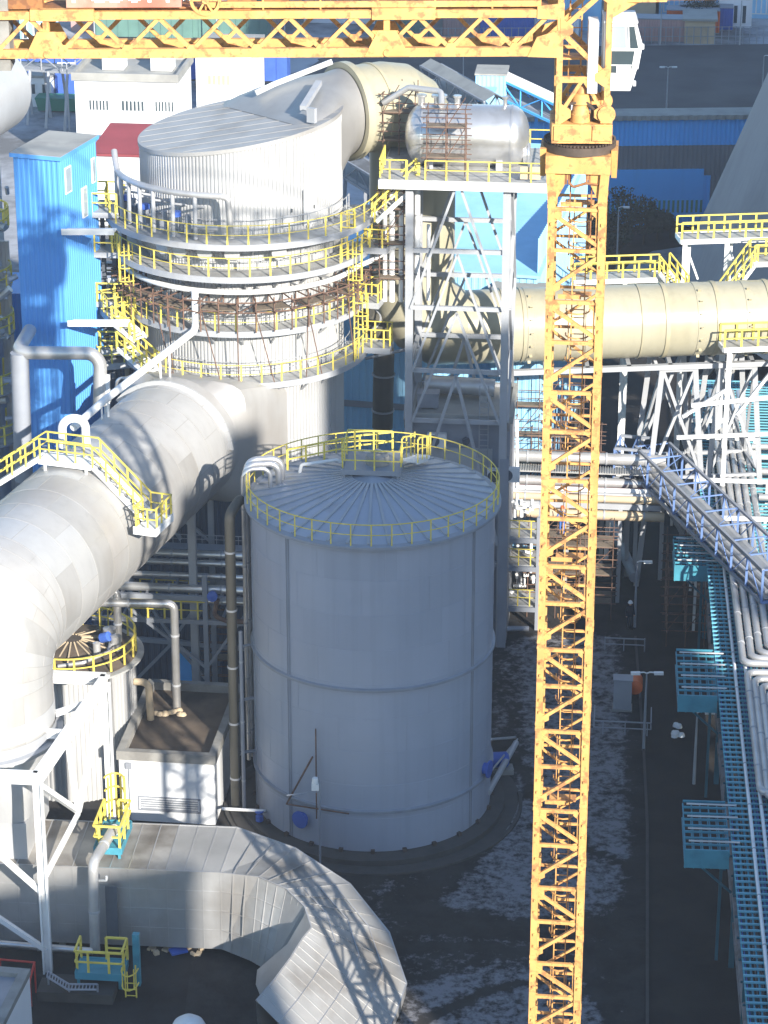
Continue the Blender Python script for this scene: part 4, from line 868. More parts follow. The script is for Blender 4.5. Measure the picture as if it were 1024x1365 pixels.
for i in range(len(cen)-1):
    for j in range(nd):
        a_, b_ = ring[i*nd+j], ring[i*nd+(j+1) % nd]; m.bar(a_+(a_-cen[i])*.001, b_+(b_-cen[i])*.001, .035, .014, up=(a_-cen[i]))
    for j in range((i % 2)*4, nd, 8):
        a_, b_ = ring[i*nd+j], ring[(i+1)*nd+j]; m.bar(a_+(a_-cen[i])*.001, b_+(b_-cen[i+1])*.001, .03, .014, up=(a_-cen[i]))
obj('sheet_seams', m, M['duct_sheet_b'], t)
side = Vector((hdir.y,-hdir.x,0)); m = MB(); q = VD+hdir*23.3+Vector((0,0,AZ_D+.18)); side = Vector((hdir.y,-hdir.x,0)); pts = [q+(side*math.cos(a)+Vector((0,0,1))*math.sin(a))*(DR+.1) for a in [R(5+i*8) for i in range(18)]]
for a, b in zip(pts, pts[1:]): m.bar(a, b, .28, .14, up=hdir)
obj('stiffener_band', m, M['clad'], t)
m = MB(); m.lathe([(DR+.01,-.3),(DR+.35,-.3),(DR+.35,-.12),(DR+.05,-.1),(DR+.05,.4)], P0, 64); obj('flange', m, M['steel'], t, smooth=30)
m = MB(); m.lathe([(DR+.012,0),(DR+.03,.02),(DR+.03,.9),(DR+.012,.92)], P0+Vector((0,0,.5)), 64); obj('expansion_band', m, M['clad'], t, smooth=30)
# square transition to the drum
m = MB(); ns = 64; st = 8; Q0 = P2-hdir*.1; Q1 = AC+Vector((0,0,P2.z))-hdir*2.2
for i in range(st+1):
    f = i/st; o = Q0.lerp(Q1, f); ex = 2+16*f**.6; hw = DR+(4.1-DR)*f**.7; hh = DR+(4.0-DR)*f
    for j in range(ns):
        x, z = sq(2*math.pi*j/ns, hw, -hh-f*1.0, DR+(.95-DR)*f, ex); m.v.append(o+side*x+Vector((0,0,z)))
for i in range(st):
    for j in range(ns): m.f.append([i*ns+j, i*ns+(j+1) % ns, (i+1)*ns+(j+1) % ns, (i+1)*ns+j]); m.m.append(0)
obj('transition', m, M['duct_sheet'], t, smooth=22)
# saddle supports below the duct
for dd, lb in ((21, 'white post under the inlet duct near the scrubber'),):
    q = VD+hdir*dd+side*2.2; tp = thing('duct_support', lb, 'post', (q.x,q.y,0), 0, 'posts under the inlet duct'); m = MB(); m.ibeam(q, q+Vector((0,0,AZ_D-1.6)), .4, .4, .06); m.cbox(q+Vector((-.3,0,AZ_D-1.7)), 1.4, .6, .25); obj('post', m, M['steel'], tp)
# bridge with stairs over the duct
cq = VD+hdir*11.2; F = Frame(cq.x, cq.y, math.atan2(side.y, side.x)); zt = AZ_D+DR+.45
t = thing('duct_bridge', 'white stair bridge with yellow rails crossing over the inlet duct', 'footbridge', (cq.x,cq.y,zt), F.rz)
m = MB(); m.box(-1.5, 1.3, -.5, .5, zt-.06, zt, F)
for y in (-.53, .53): m.bar(F(-1.5,y,zt-.1), F(1.3,y,zt-.1), .06, .26)
for x in (-1.2, 1.0):
    for y in (-.4,.4): m.bar(F(x,y,zt-.1), F(x,y,zt-.7), .12)
obj('deck', m, M['white'], t)
m = MB(); objs('stair', lambda m, a, b: m.stair(a, b, .95, 10), [(F(1.3,0,zt), F(4.0,0,zt-2.5)), (F(-1.5,0,zt), F(-4.6,0,zt-2.2))], M['white'], t)
m = MB(); m.box(4.0, 5.1, -1.6, .55, zt-2.62, zt-2.52, F); m.box(3.95,5.15,-1.66,-1.6,zt-2.8,zt-2.4,F); m.box(5.1,5.16,-1.6,.55,zt-2.8,zt-2.4,F); obj('landing', m, M['white'], t); m = MB(); m.box(-6.4,-4.6,-.55,.55,zt-2.3,zt-2.2,F); obj('landing', m, M['white'], t)
m = MB()
for y in (-.5, .5): m.rail([F(-6.4,y,zt-2.2), F(-4.6,y,zt-2.2), F(-1.5,y,zt), F(1.3,y,zt), F(4.0,y,zt-2.5)], 1.1, .95, w=.085, r=.034)
m.rail([F(4.0,-.5,zt-2.52), F(4.0,-1.6,zt-2.52), F(5.1,-1.6,zt-2.52), F(5.1,.5,zt-2.52), F(4.0,.5,zt-2.52)], 1.1, .6, w=.085, r=.034); obj('handrail', m, M['yellow'], t)
# U-bend and valves at the bridge
u0 = PY(84, 596, 126.6); pipething('u_bend', 'white U shaped pipe bend standing on the inlet duct by the bridge', [u0, u0+Vector((0,0,1.5)), u0+Vector((1.15,.2,1.5)), u0+Vector((1.15,.2,-.1))], .22, 'white', .55, None, 16)
tv = thing('valve_group', 'small dark valves at the foot of the white U bend', 'valve', u0+Vector((-.6,.2,0)))
for i, dx in enumerate((-.9,-.3,.45)):
    m = MB(); m.lathe([(.001,0),(.13,.02),(.13,.2),(.05,.22),(.05,.42),(.12,.43),(.12,.46),(.001,.47)], u0+Vector((dx,-.1,-.35)), 12); obj('valve', m, M[('silver','blue_paint','teal_dark')[i]], tv, smooth=40)
m = MB()
for dx in (0,.5): q = PY(137+dx*17, 575, 131); m.bar(q, q+Vector((0,0,1.7)), .09)
q = PY(137,575,131); m.bar(q+Vector((0,0,1.7)), q+Vector((.5,0,1.7)), .09); tt = thing('pipe_stand', 'white goal shaped pipe stand on the duct beneath the slanting pipe', 'stand', q, 0, 'pipe stands'); obj('frame', m, M['white'], tt)
q = PY(215,517,136.5); m = MB()
for dx in (0,.5): m.bar(q+Vector((dx,0,0)), q+Vector((dx,0,1.9)), .09)
m.bar(q+Vector((0,0,1.9)), q+Vector((.5,0,1.9)), .09); tt = thing('pipe_stand', 'white goal shaped pipe stand at the white band of the duct', 'stand', q, 0, 'pipe stands'); obj('frame', m, M['white'], tt)
# ---------------------------------------------------------------- blue stair tower
zb = 30.0; A_, B_, C_ = PZ(18, 206, zb), PZ(79, 211.5, zb), PZ(133, 184, zb)
ex = (B_-A_); ex.z = 0; bw = ex.length; rz = math.atan2(ex.y, ex.x); F = Frame(A_.x, A_.y, rz); bd = (C_-B_).length
t = thing('blue_tower', 'tall bright blue ribbed tower with pale windows at the left', 'tower', (A_.x, A_.y, 0), rz)
m = MB(); m.corr(F(0,0), F(bw,0), 0, zb, .27, .045); m.corr(F(bw,0), F(bw,bd), 0, zb, .27, .045); m.corr(F(bw,bd), F(0,bd), 0, zb, .27, .045); m.corr(F(0,bd), F(0,0), 0, zb, .27, .045); obj('wall', m, M['blue'], t)
m = MB(); m.box(-.15, bw+.15, -.15, bd+.15, zb+.002, zb+.14, F); obj('roof', m, M['roof_grey'], t)
m = MB(); m.box(-.17,bw+.17,-.17,-.15,zb-.1,zb+.12,F); m.box(bw+.15,bw+.17,-.15,bd+.15,zb-.1,zb+.12,F); obj('fascia', m, M['blue'], t)
for y0, y1, z0, z1 in ((bd*.1,bd*.27,zb-2.1,zb-.65),(bd*.55,bd*.68,zb-4.0,zb-2.3),(bd*.85,bd*.94,zb-2.4,zb-1.0)):
    m = MB(); m.box(bw+.0, bw+.09, y0, y1, z0, z1, F); wv = obj('window', m, M['white'], t); m = MB(); m.box(bw+.08, bw+.11, y0+.08, y1-.08, z0+.08, z1-.08, F); obj('pane', m, M['glass_bright'], wv)
# platforms that link tower and scrubber (left of the rings)
def deck(name, label, F, x0, x1, y0, y1, z, rails, cat='platform', group=None, legs=(), rm='yellow', h=1.1, sp=1.0, mk='grating', em='steel'):
    t = thing(name, label, cat, F(x0,y0,z), F.rz, group); m = MB(); m.box(x0, x1, y0, y1, z-.06, z, F); obj('deck', m, M[mk], t)
    m = MB(); m.bar(F(x0-.04,y0-.05,z-.12), F(x1+.04,y0-.05,z-.12), .1, .3); m.bar(F(x0-.04,y1+.05,z-.12), F(x1+.04,y1+.05,z-.12), .1, .3); m.bar(F(x0-.05,y0,z-.12), F(x0-.05,y1,z-.12), .1, .3); m.bar(F(x1+.05,y0,z-.12), F(x1+.05,y1,z-.12), .1, .3); obj('edge_beam', m, M[em], t)
    m = MB()
    for r in rails: m.rail([F(*q, z) for q in r], h, sp, w=.12, r=.04)
    if m.v: obj('handrail', m, M[rm], t)
    for (x, y) in legs:
        m = MB(); m.bar(F(x,y,0), F(x,y,z-.1), .22); obj('leg', m, M[em], t)
    return t
for i, (px, py, wd, zz, lb) in enumerate([(108,283,2.0,25.8,'top link platform between blue tower and scrubber'),(112,336,1.9,23.2,'second link platform between blue tower and scrubber'),(116,402,2.4,20.3,'third link platform between blue tower and scrubber'),(120,466,2.4,17.5,'lowest link platform between blue tower and scrubber')]):
    p = PY(px, py, 143.6); zz = p.z; deck('link_platform', lb, Frame(p.x, p.y, YAW), 0, wd, 0, 2.4, zz, [[(0,2.4),(0,0),(wd,0)],[(0,2.4),(wd,2.4)]], group='link platforms beside the blue tower')
for i, (xl, xr, py, Y, lb) in enumerate([(82,152,309,139.4,'upper thin white canopy beam sticking out before the blue tower'),(90,170,431,139.0,'lower thin white canopy beam sticking out before the blue tower')]):
    a, b = PY(xl, py, Y), PY(xr, py, Y-.2); tt = thing('canopy_beam', lb, 'beam', a, 0, 'white beams before the blue tower'); m = MB(); m.plate([a, b, b+Vector((.1,.55,0)), a+Vector((.3,.55,0))], .1); m.bar(a+Vector((0,-.02,0)), b+Vector((0,-.02,0)), .06, .34); obj('slab', m, M['white'], tt)
# pipe clutter in the gap between the two towers
rnd = random.Random(11)
tq = thing('pipe_cluster', 'dense cluster of small pipes and ducts between blue tower and scrubber', 'pipework', PY(135, 400, 146))
for i in range(26):
    m = MB(); px, py = rnd.uniform(128, 176), rnd.uniform(330, 470); a = PY(px, py, rnd.uniform(144.5, 147)); k = i % 3
    if k == 0: m.tube(fillet([a, a+Vector((rnd.uniform(.6,1.6),0,0)), a+Vector((rnd.uniform(.8,1.6),.1,rnd.uniform(-1.6,-.5)))], .2, 4), rnd.uniform(.07,.16), 8)
    elif k == 1: m.cbox(a, rnd.uniform(.5,1.6), .5, rnd.uniform(.15,.4), YAW)
    else: m.tube([a, a-Vector((0,0,rnd.uniform(1.5,4)))], rnd.uniform(.06,.14), 8)
    obj('pipe' if k != 1 else 'box_duct', m, M[rnd.choice(['white','steel','pipe_lag','steel_grey','beige'])], tq, smooth=40)
m = MB()
for px in (138, 152, 166):
    a = PY(px, 330, 145.0); m.bar((a.x,a.y,0), (a.x,a.y,25.6), .22)
for zz in (5, 9, 13, 16.2, 19, 22): a, b = PY(138,330,145.0), PY(166,330,145.0); m.bar((a.x,a.y,zz), (b.x,b.y,zz), .15)
tt = thing('pipe_trestle', 'dark steel frame standing between blue tower and scrubber', 'frame', (a.x,a.y,0)); obj('frame', m, M['steel_dark'], tt)
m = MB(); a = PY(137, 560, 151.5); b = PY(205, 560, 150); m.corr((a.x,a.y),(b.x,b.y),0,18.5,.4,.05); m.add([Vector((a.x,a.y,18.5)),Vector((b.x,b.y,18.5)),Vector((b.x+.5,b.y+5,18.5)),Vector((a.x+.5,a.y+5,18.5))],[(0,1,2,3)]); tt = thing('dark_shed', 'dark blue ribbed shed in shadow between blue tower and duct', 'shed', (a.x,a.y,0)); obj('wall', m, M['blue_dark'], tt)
# white stairs left of the scrubber
for (a, b, lb) in ((PY(158,428,142), PY(188,452,141), 'upper short white stair at the left of the scrubber'), (PY(165,462,141.5), PY(205,497,140), 'lower short white stair at the left of the scrubber')):
    tt = thing('stair', lb, 'stair', b, 0, 'short stairs beside the scrubber'); m = MB(); m.stair(a, b, 1.0, 7); obj('flight', m, M['white'], tt); m = MB(); s_ = Vector((b.y-a.y, a.x-b.x, 0)).normalized()*.5; m.rail([a+s_, b+s_], 1.0, .7, w=.12, r=.04); m.rail([a-s_, b-s_], 1.0, .7, w=.12, r=.04); obj('handrail', m, M['yellow'], tt)
# fat white elbow pipe before the blue tower
pipething('elbow_pipe', 'fat pale pipe running across the foot of the blue tower and turning down', [PY(40,440,139.5), PY(22,470,136.4), PY(134,471,136), PY(133,540,135.7)], .36, 'pipe_lag', .75, None, 20)
pipething('stack_pipe', 'grey vertical pipe column at the left edge beneath the fat pale pipe', [PY(26,470,136.5), PY(32,640,136.5)], .5, 'steel_grey', .5, None, 20)
pipething('stub_pipe', 'short white pipe stub beside the foot of the slanting pipe', [PY(143,500,135.8), PY(143,560,135.8)], .16, 'white', .3, None, 12)
pipething('bent_pipe', 'thin silver bent pipe left of the white duct band', [PY(155,520,139), PY(157,505,139), PY(180,503,139)], .1, 'silver', .3, None, 10)
# second scrubber at the far left edge
c = PY(-62, 165, 150); t = thing('round_hood', 'round grey duct end cut by the left edge of the photo', 'duct', c); m = MB(); ax2 = Vector((.25,1,0)).normalized()
m.lathe([(.001,-4.0),(1.2,-3.9),(2.1,-3.4),(2.55,-2.6),(2.65,-1.5),(2.65,6)], PY(-66,150,152), 56, axis=ax2); obj('barrel', m, M['clad'], t, smooth=40)
m = MB(); q = PY(-66,150,152); m.box(-2,2,0,3,0,q.z-2.4,Frame(q.x,q.y,YAW)); obj('column', m, M['clad'], t)
c2 = PY(-28, 420, 147); tl = thing('neighbour_scrubber', 'second ribbed scrubber whose railed platforms reach in at the left edge', 'tower', (c2.x,c2.y,0)); m = MB(); m.lathe([(.5,0),(1.0,0),(1.0,24),(.01,24)], (c2.x,c2.y,0), 48); obj('shell', m, M['clad'], tl, smooth=30)
for z in (24.2, 20.8, 18.0, 14.6, 11.5):
    m = MB(); m.lathe([(1.0,z-.1),(2.0,z-.1),(2.0,z),(1.0,z)], (c2.x,c2.y,0), 36); o = obj('ring_platform', m, M['grating'], tl); m = MB(); m.rail(arc((c2.x,c2.y,z), 1.97, -180, 60, 20), 1.1, .9, w=.12, r=.04); obj('handrail', m, M['yellow'], o)
m = MB()
for i in range(16): a = PY(rnd.uniform(-6,14), rnd.uniform(240,560), 146); m.tube([a, a+Vector((rnd.uniform(-1.5,1.0),.2,rnd.uniform(-1.2,.4)))], rnd.uniform(.08,.25), 8)
for i in range(3): a = PY(-2+5*i, 300, 148); m.bar((a.x,a.y,0),(a.x,a.y,23),.2)
obj('pipework', m, M['pipe_lag'], tl)
m = MB(); a = PY(-60,400,154); m.corr((a.x,a.y),(a.x+5.1,a.y-.3),0,18,.3,.05); m.add([Vector((a.x,a.y,18)),Vector((a.x+5.1,a.y-.3,18)),Vector((a.x+5.1,a.y+4,18)),Vector((a.x,a.y+4,18))],[(0,1,2,3)]); tt = thing('blue_shed', 'mid blue ribbed shed behind the left edge platforms', 'shed', (a.x,a.y,0)); obj('wall', m, M['blue'], tt)
# ---------------------------------------------------------------- small roofed tank with yellow rail
sc = PY(97, 868, 127); SC = Vector((sc.x, 127, 0)); SR = 3.2; sz = 7.1
t = thing('small_tank', 'small white ribbed tank with brown roof and yellow rail at left', 'tank', SC)
m = MB(); NR = 84; pr = []
for i in range(NR):
    for q, dd in ((0,0),(.4,0),(.52,.05),(.88,.05)): a = 2*math.pi*(i+q)/NR; pr.append((SR+dd, a))
for z in (0, sz):
    for r_, a in pr: m.v.append(SC+Vector((r_*math.cos(a), r_*math.sin(a), z)))
n = len(pr)
for j in range(n): m.f.append([j,(j+1) % n,n+(j+1) % n,n+j]); m.m.append(0)
obj('shell', m, M['clad'], t)
m = MB(); m.lathe([(SR+.15,sz-.1),(SR+.15,sz+.06),(SR-.3,sz+.1),(.6,sz+.75),(.001,sz+.8)], SC, 48); obj('roof', m, M['roof_mud'], t, smooth=25)
m = MB()
for i in range(20): a = 2*math.pi*i/20; d = Vector((math.cos(a), math.sin(a), 0)); m.bar(SC+d*.5+Vector((0,0,sz+.8)), SC+d*(1.6+.6*(i % 2))+Vector((0,0,sz+.46)), .07, .06)
obj('roof_ribs', m, M['beige'], t)
m = MB(); m.rail(arc((SC.x,SC.y,sz+.06), SR+.1, 0, 354, 60), 1.1, 1.0, closed=True, w=.1, r=.035); obj('handrail', m, M['yellow'], t)
m = MB(); m.lathe([(SR-.02,sz+.02),(SR+.5,sz+.02),(SR+.5,sz-.08),(SR-.02,sz-.08)], SC, 40, R(-120), R(60)); obj('walkway', m, M['grating'], t)
m = MB(); ladder(m, SC+Vector((1.4,2.6,0)), sz-1, sz+.4, (.4,1,0)); obj('cage_ladder', m, M['yellow'], t)
m = MB()
for dx, dy, r_ in ((1.9,.6,.35),(2.3,-.3,.28),(1.4,-1.2,.2)): m.lathe([(.001,.9),(r_,.8),(r_,0)], SC+Vector((dx,dy,sz+.3)), 14)
m.tube(fillet([SC+Vector((-.5,-2.3,sz+.3)),SC+Vector((.8,-2.3,sz+.5)),SC+Vector((2.0,-1.2,sz+.6)),SC+Vector((2.0,.4,sz+.6))],.3),.1,8); obj('agitator', m, M['pipe_lag'], t, smooth=40)
m = MB(); m.lathe([(.001,0),(.26,.02),(.26,.5),(.001,.55)], SC+Vector((1.55,-.2,sz+.9)), 14, axis=(.6,-.3,.3)); obj('motor', m, M['blue_paint'], t, smooth=40)
pipething('overflow_pipe', 'cream bent overflow pipe on the right of the small tank', [SC+Vector((SR,-.6,sz-1.4)), SC+Vector((SR+.75,-.7,sz-1.4)), SC+Vector((SR+.8,-.7,sz-3.7))], .19, 'beige', .4, None, 14)
pipething('drain_pipe', 'thin silver drain pipe down the front of the small tank', [SC+Vector((1.5,-3.25,sz+.1)), SC+Vector((2.2,-2.6,sz+.1)), SC+Vector((2.25,-2.65,1.5))], .07, 'silver', .15, None, 10)
# ---------------------------------------------------------------- low concrete house with sunken roof
a = PZ(158, 1000, 4.0); b = PZ(285, 1007, 4.0); rz = math.atan2(b.y-a.y, b.x-a.x); F = Frame(a.x, a.y, rz); L = (b-a).length; D = 8.2
t = thing('pump_house', 'low white pump house with brown puddled roof inside a concrete parapet', 'building', a, rz)
m = MB(); m.box(0, L, 0, D, 0, 3.5, F); obj('wall', m, M['white_wall'], t)
m = MB(); m.box(.28, L-.28, .28, D-.28, 3.502, 3.55, F); obj('roof', m, M['roof_mud'], t)
m = MB(); m.box(-.1,L+.1,-.1,.28,3.503,4.0,F); m.box(-.1,L+.1,D-.28,D+.1,3.503,4.0,F); m.box(-.1,.28,.282,D-.282,3.503,4.0,F); m.box(L-.28,L+.1,.282,D-.282,3.503,4.0,F); obj('parapet', m, M['concrete'], t)
m = MB()
for k in range(5): m.bar(F(L*.22,-.03,.75+k*.13), F(L*.82,-.03,.75+k*.13), .05, .07)
m.box(L*.2,L*.84,-.05,.01,.62,.70,F); m.box(L*.2,L*.84,-.05,.01,1.38,1.46,F); m.box(L*.19,L*.2,-.05,.01,.62,1.46,F); m.box(L*.84,L*.85,-.05,.01,.62,1.46,F); obj('louvre', m, M['steel_grey'], t)
m = MB(); m.box(.35,.65,-.12,.0,3.0,3.35,F); m.bar(F(.5,-.05,0),F(.5,-.05,3.0),.04); obj('junction_box', m, M['steel_grey'], t)
tg = thing('rag_heap', 'pale crumpled sacking lying on the brown pump house roof', 'sack', F(1.2,5.3,3.55)); m = MB()
for k in range(9): q = F(1.0+.17*k+rnd.uniform(-.1,.1), 5.2+rnd.uniform(-.3,.3), 3.62); m.lathe([(.001,.16),(.16,.12),(.22,0),(.001,-.02)], q, 9)
obj('sacking', m, M['beige'], tg, smooth=60)
for (x, y) in ((1.0,2.0),(2.6,3.2),(.7,.8),(4.0,4.0)):
    pass
# pipes that drop to it
pipething('drop_pipe', 'silver pipe that drops from the pipe rack to the pump house roof', [PY(120,803,127.6), PY(232,805,127.6), PY(236,945,127.6)], .22, 'silver', .35, 'silver drop pipes', 16, 2.5)
pipething('drop_pipe', 'silver pipe that drops from the pipe rack to the small tank roof', [PY(120,786,128), PY(156,787,128), PY(158,866,128)], .21, 'silver', .35, 'silver drop pipes', 16, 2.5)
# ---------------------------------------------------------------- pipe rack left of the tank
F = Frame(PY(120,770,132).x, 132, YAW)
t = thing('pipe_rack', 'dark steel pipe rack between inlet duct and grey tank', 'pipe rack', F(0,0,0), YAW)
m = MB()
for z, py in ((8.2,0),(6.8,0)):
    for y in (0, 2.6): m.bar(F(0,y,z), F(8.6,y,z), .2, .24)
    for k in range(7): m.bar(F(.3+k*1.35,0,z), F(.3+k*1.35,2.6,z), .12, .16)
for x in (6.2, 8.4):
    for y in (0,2.6): m.bar(F(x,y,0), F(x,y,9.6), .26)
m.bar(F(6.3,0,4.0),F(2.0,0,7.5),.16); m.bar(F(6.2,0,4.1),F(8.4,0,7.4),.14)
obj('frame', m, M['steel_grey'], t)
m = MB(); m.rail([F(2.2,-.1,6.95), F(6.2,-.1,6.95)], 1.05, .9, w=.1, r=.03); m.rail([F(2.2,2.6,6.95), F(6.2,2.6,6.95)], 1.05, .9, w=.1, r=.03); obj('handrail', m, M['yellow'], t)
names = ['topmost','second','third','fourth','fifth']
for i, (y, z, r_) in enumerate(((2.4,9.7,.2),(2.0,9.35,.17),(1.2,8.95,.15),(.5,8.5,.24),(.2,7.95,.15))):
    pipething('rack_pipe', f'shiny horizontal pipe, {names[i]} from the top on the left pipe rack', [F(0,y,z), F(8.1+.1*i,y,z)], r_, 'silver', .3, 'pipes on the left pipe rack', 14, 2.7)
m = MB(); m.box(1.5,8.4,2.75,3.6,9.75,9.8,F); m.rail([F(1.5,3.6,9.8),F(8.4,3.6,9.8)],.5,.4,w=.03,r=.02); tt = thing('cable_tray', 'dark cable tray behind the topmost rack pipe', 'cable tray', F(1.5,2.75,10.4)); obj('tray', m, M['steel_grey'], tt)
pipething('branch_pipe', 'bent pipe with blue valve at the right end of the rack', [F(6.9,-.3,8.3), F(6.7,-.3,7.3), F(7.4,-.3,7.05), F(8.6,-.3,7.05)], .13, 'rust', .35, None, 12)
q = F(6.65,-.3,8.5); tt = thing('valve', 'blue round valve at the right end of the left pipe rack', 'valve', q); m = MB(); m.lathe([(.001,0),(.28,.02),(.28,.3),(.001,.34)], q, 16, axis=(0,-1,.2)); obj('body', m, M['blue_paint'], tt, smooth=40)
# dark pump building behind
a = PY(120, 760, 138.5); b = PY(352, 760, 136.5); rz = math.atan2(b.y-a.y, b.x-a.x); F = Frame(a.x, a.y, rz); L = (b-a).length
t = thing('dark_pump_hall', 'dark blue ribbed hall in deep shade behind the pipe rack', 'building', a, rz)
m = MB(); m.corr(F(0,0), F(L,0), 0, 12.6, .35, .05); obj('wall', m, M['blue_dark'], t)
m = MB(); m.box(0,L,.06,7,12.4,12.7,F); obj('roof', m, M['roof_grey'], t)
m = MB(); x1 = L*.72
for z in (3.0, 6.9): m.bar(F(0,-.6,z), F(L*.9,-.6,z), .22, .26)
for x in (L*.25, x1): m.ibeam(F(x,-.6,0), F(x,-.6,12.4), .3, .3, .05)
for x0_, x1_ in ((L*.25, x1),):
    m.bar(F(x0_,-.6,6.8), F((x0_+x1_)/2,-.6,3.2), .17); m.bar(F(x1_,-.6,6.8), F((x0_+x1_)/2,-.6,3.2), .17); m.bar(F(x0_,-.6,.3), F((x0_+x1_)/2,-.6,3.0), .17); m.bar(F(x1_,-.6,.3), F((x0_+x1_)/2,-.6,3.0), .17)
    m.bar(F((x0_+x1_)/2-1.5,-.6,12.3), F(x1_,-.6,9.3), .17); m.bar(F(x0_+1,-.6,12.3), F(x0_+3,-.6,9.3), .17)
obj('wind_bracing', m, M['steel_grey'], t)
m = MB(); m.box(L*.5,L*.57,-.08,-.02,0,2.2,F); obj('door', m, M['blue_mid'], t)
sf = Frame(*(lambda q:(q.x,q.y))(PY(276,905,134.2)), YAW); scaffold('grey scaffold stair tower before the dark hall', sf, 0, 1.3, 0, 1.2, 0, 6.2, 1, 1, 2.0, seed=14, r=.03)
# ---------------------------------------------------------------- white support frame of the duct bend
HC = VD; zf = 10.15; F = Frame(VD.x, VD.y, YAW)
t = SUP = thing('duct_trestle', 'white heavy steel frame that carries the foot of the inlet duct', 'frame', (VD.x,VD.y,0), YAW)
fx = PZ(50,1037,zf); fy = PZ(141,905,zf); X1 = (fx.x+fy.x)/2-VD.x
c0 = fx; c1 = fy; c2 = c1+Vector((-7.6,.75,0)); c3 = c0+Vector((-7.6,.75,0))
m = MB()
for a, b in ((c0,c1),(c1,c2),(c2,c3),(c3,c0)): m.ibeam(a, b, .45, .5, .09)
mid = c0.lerp(c1,.42); m.ibeam(mid, mid+Vector((-7.4,.75,0)), .3, .4, .07); m.bar(c0.lerp(c1,.75), mid+Vector((-3.2,.3,0)), .25); 
obj('ring_beam', m, M['white'], t)
for c in (c0,c1,c2,c3):
    m = MB(); m.ibeam(c-Vector((0,0,.25)), Vector((c.x,c.y,0)), .42, .42, .09, up=(1,0,0)); obj('leg', m, M['white'], t)
m = MB(); lo = Vector((0,0,-4.6)); q = c0.lerp(c1,.52)+lo
m.bar(c0-Vector((0,0,.3)), q, .24); m.bar(c1-Vector((0,0,.3)), q, .24); m.bar(c0.lerp(c1,.42)-Vector((0,0,.3)), q, .22); m.bar(c0+Vector((0,0,-5.3)), q+Vector((0,0,-.1)), .2)
m.bar(c0-Vector((0,0,6.0)), c0+Vector((-3.8,.4,-2.2)), .22); m.bar(c0-Vector((0,0,9.0)), c0+Vector((-3.8,.4,-6.2)), .22)
obj('bracing', m, M['white'], t)
# square hopper below the bend
zc = 9.7; Fh = Frame(VD.x-.15, VD.y-.35, YAW)
t = thing('hopper', 'pale sheet metal hopper that turns the inlet duct into the flat duct', 'duct', (VD.x,VD.y,0))
m = MB(); ns = 48; st = 4
for i in range(st+1):
    f = i/st; z = zc-.1-3.2*f; ex = 2+8*f
    for j in range(ns):
        a = 2*math.pi*j/ns; ca, sa = math.cos(a), math.sin(a); k = (abs(ca)**ex+abs(sa)**ex)**(-1/ex); m.v.append(Fh(k*ca*(2.95-.15*f), k*sa*(2.95-.55*f), z))
for i in range(st):
    for j in range(ns): m.f.append([i*ns+(j+1) % ns, i*ns+j, (i+1)*ns+j, (i+1)*ns+(j+1) % ns]); m.m.append(0)
obj('cone', m, M['clad'], t, smooth=30)
m = MB(); m.box(-2.75,2.75,-2.35,2.35,4.5,6.38,Fh); obj('box', m, M['clad'], t)
# flat rectangular duct that bends toward the camera and dips
a = PZ(250, 1165, 4.5); yf = a.y; W2, H2 = 2.15, 2.05
cl = [(-23, yf+2.3+1.2), (-7.3, yf+2.25)]
path = []
for k in range(7): f = k/6; path.append((cl[0][0]+(cl[1][0]-cl[0][0])*f, cl[0][1]+(cl[1][1]-cl[0][1])*f, 2.45, 0))
RB = 6.2; cx_, cy_ = -7.3, yf+2.25-RB
for k in range(1, 5): a = R(90-21*k); path.append((cx_+RB*math.cos(a), cy_+RB*math.sin(a), 2.45-.04*k*k, 3.1*min(1,(k/3.6)**1.1)))
lx_, ly_ = path[-1][0], path[-1][1]
for k in range(1, 5): path.append((lx_-.36*k-.06*k*k, ly_-1.6*k, path[10][2]-.12*k, 3.3))
t = FLD = thing('flat_duct', 'large rectangular sheet metal duct bending toward the camera at bottom left', 'duct', (-9,yf,0))
m = MB(); N = len(path); vs = []
for i, (x, y, z, dr) in enumerate(path):
    p = Vector((x,y,z)); q0 = Vector(path[max(0,i-1)][:3]); q1 = Vector(path[min(N-1,i+1)][:3]); d = (q1-q0).normalized(); s_ = Vector((d.y,-d.x,0)).normalized(); u_ = s_.cross(d).normalized()
    ex_ = 0; bo = (0,.75,.95,.5,.1)[i-6] if 6 <= i < 11 else 0; vs += [p-s_*W2-u_*H2, p+s_*(W2+bo)-u_*H2, p+s_*(W2+ex_)+u_*H2-Vector((0,0,.25*ex_)), p-s_*W2+u_*H2-Vector((0,0,dr))]
for i in range(N-1):
    for j, mi in ((0,0),(1,0),(2,2 if i < 5 else 1),(3,0)):
        m.f.append([4*i+j, 4*i+(j+1) % 4, 4*i+4+(j+1) % 4, 4*i+4+j]); m.m.append(mi)
m.v = vs; obj('sheet_body', m, [M['flat_duct'], M['flat_duct_top'], M['flat_duct_dirty']], t)
m = MB()                                              # standing seams and lengthwise laps
for i in range(N-1):
    for k in range(3):
        f = k/3; q = [vs[4*i+j].lerp(vs[4*i+4+j], f) for j in range(4)]
        for j in (1,2): m.bar(q[j], q[(j+1) % 4], .05, .035)
    for fr in (.25,.5,.75): 
        m.bar(vs[4*i+1].lerp(vs[4*i+2],fr), vs[4*i+5].lerp(vs[4*i+6],fr), .03, .03)
        if i > 7: m.bar(vs[4*i+2].lerp(vs[4*i+3],fr)+Vector((0,0,.01)), vs[4*i+6].lerp(vs[4*i+7],fr)+Vector((0,0,.01)), .05, .05)
    m.bar(vs[4*i+2], vs[4*i+6], .07, .05); m.bar(vs[4*i+3], vs[4*i+7], .07, .05)
obj('seams', m, M['flat_duct'], t)
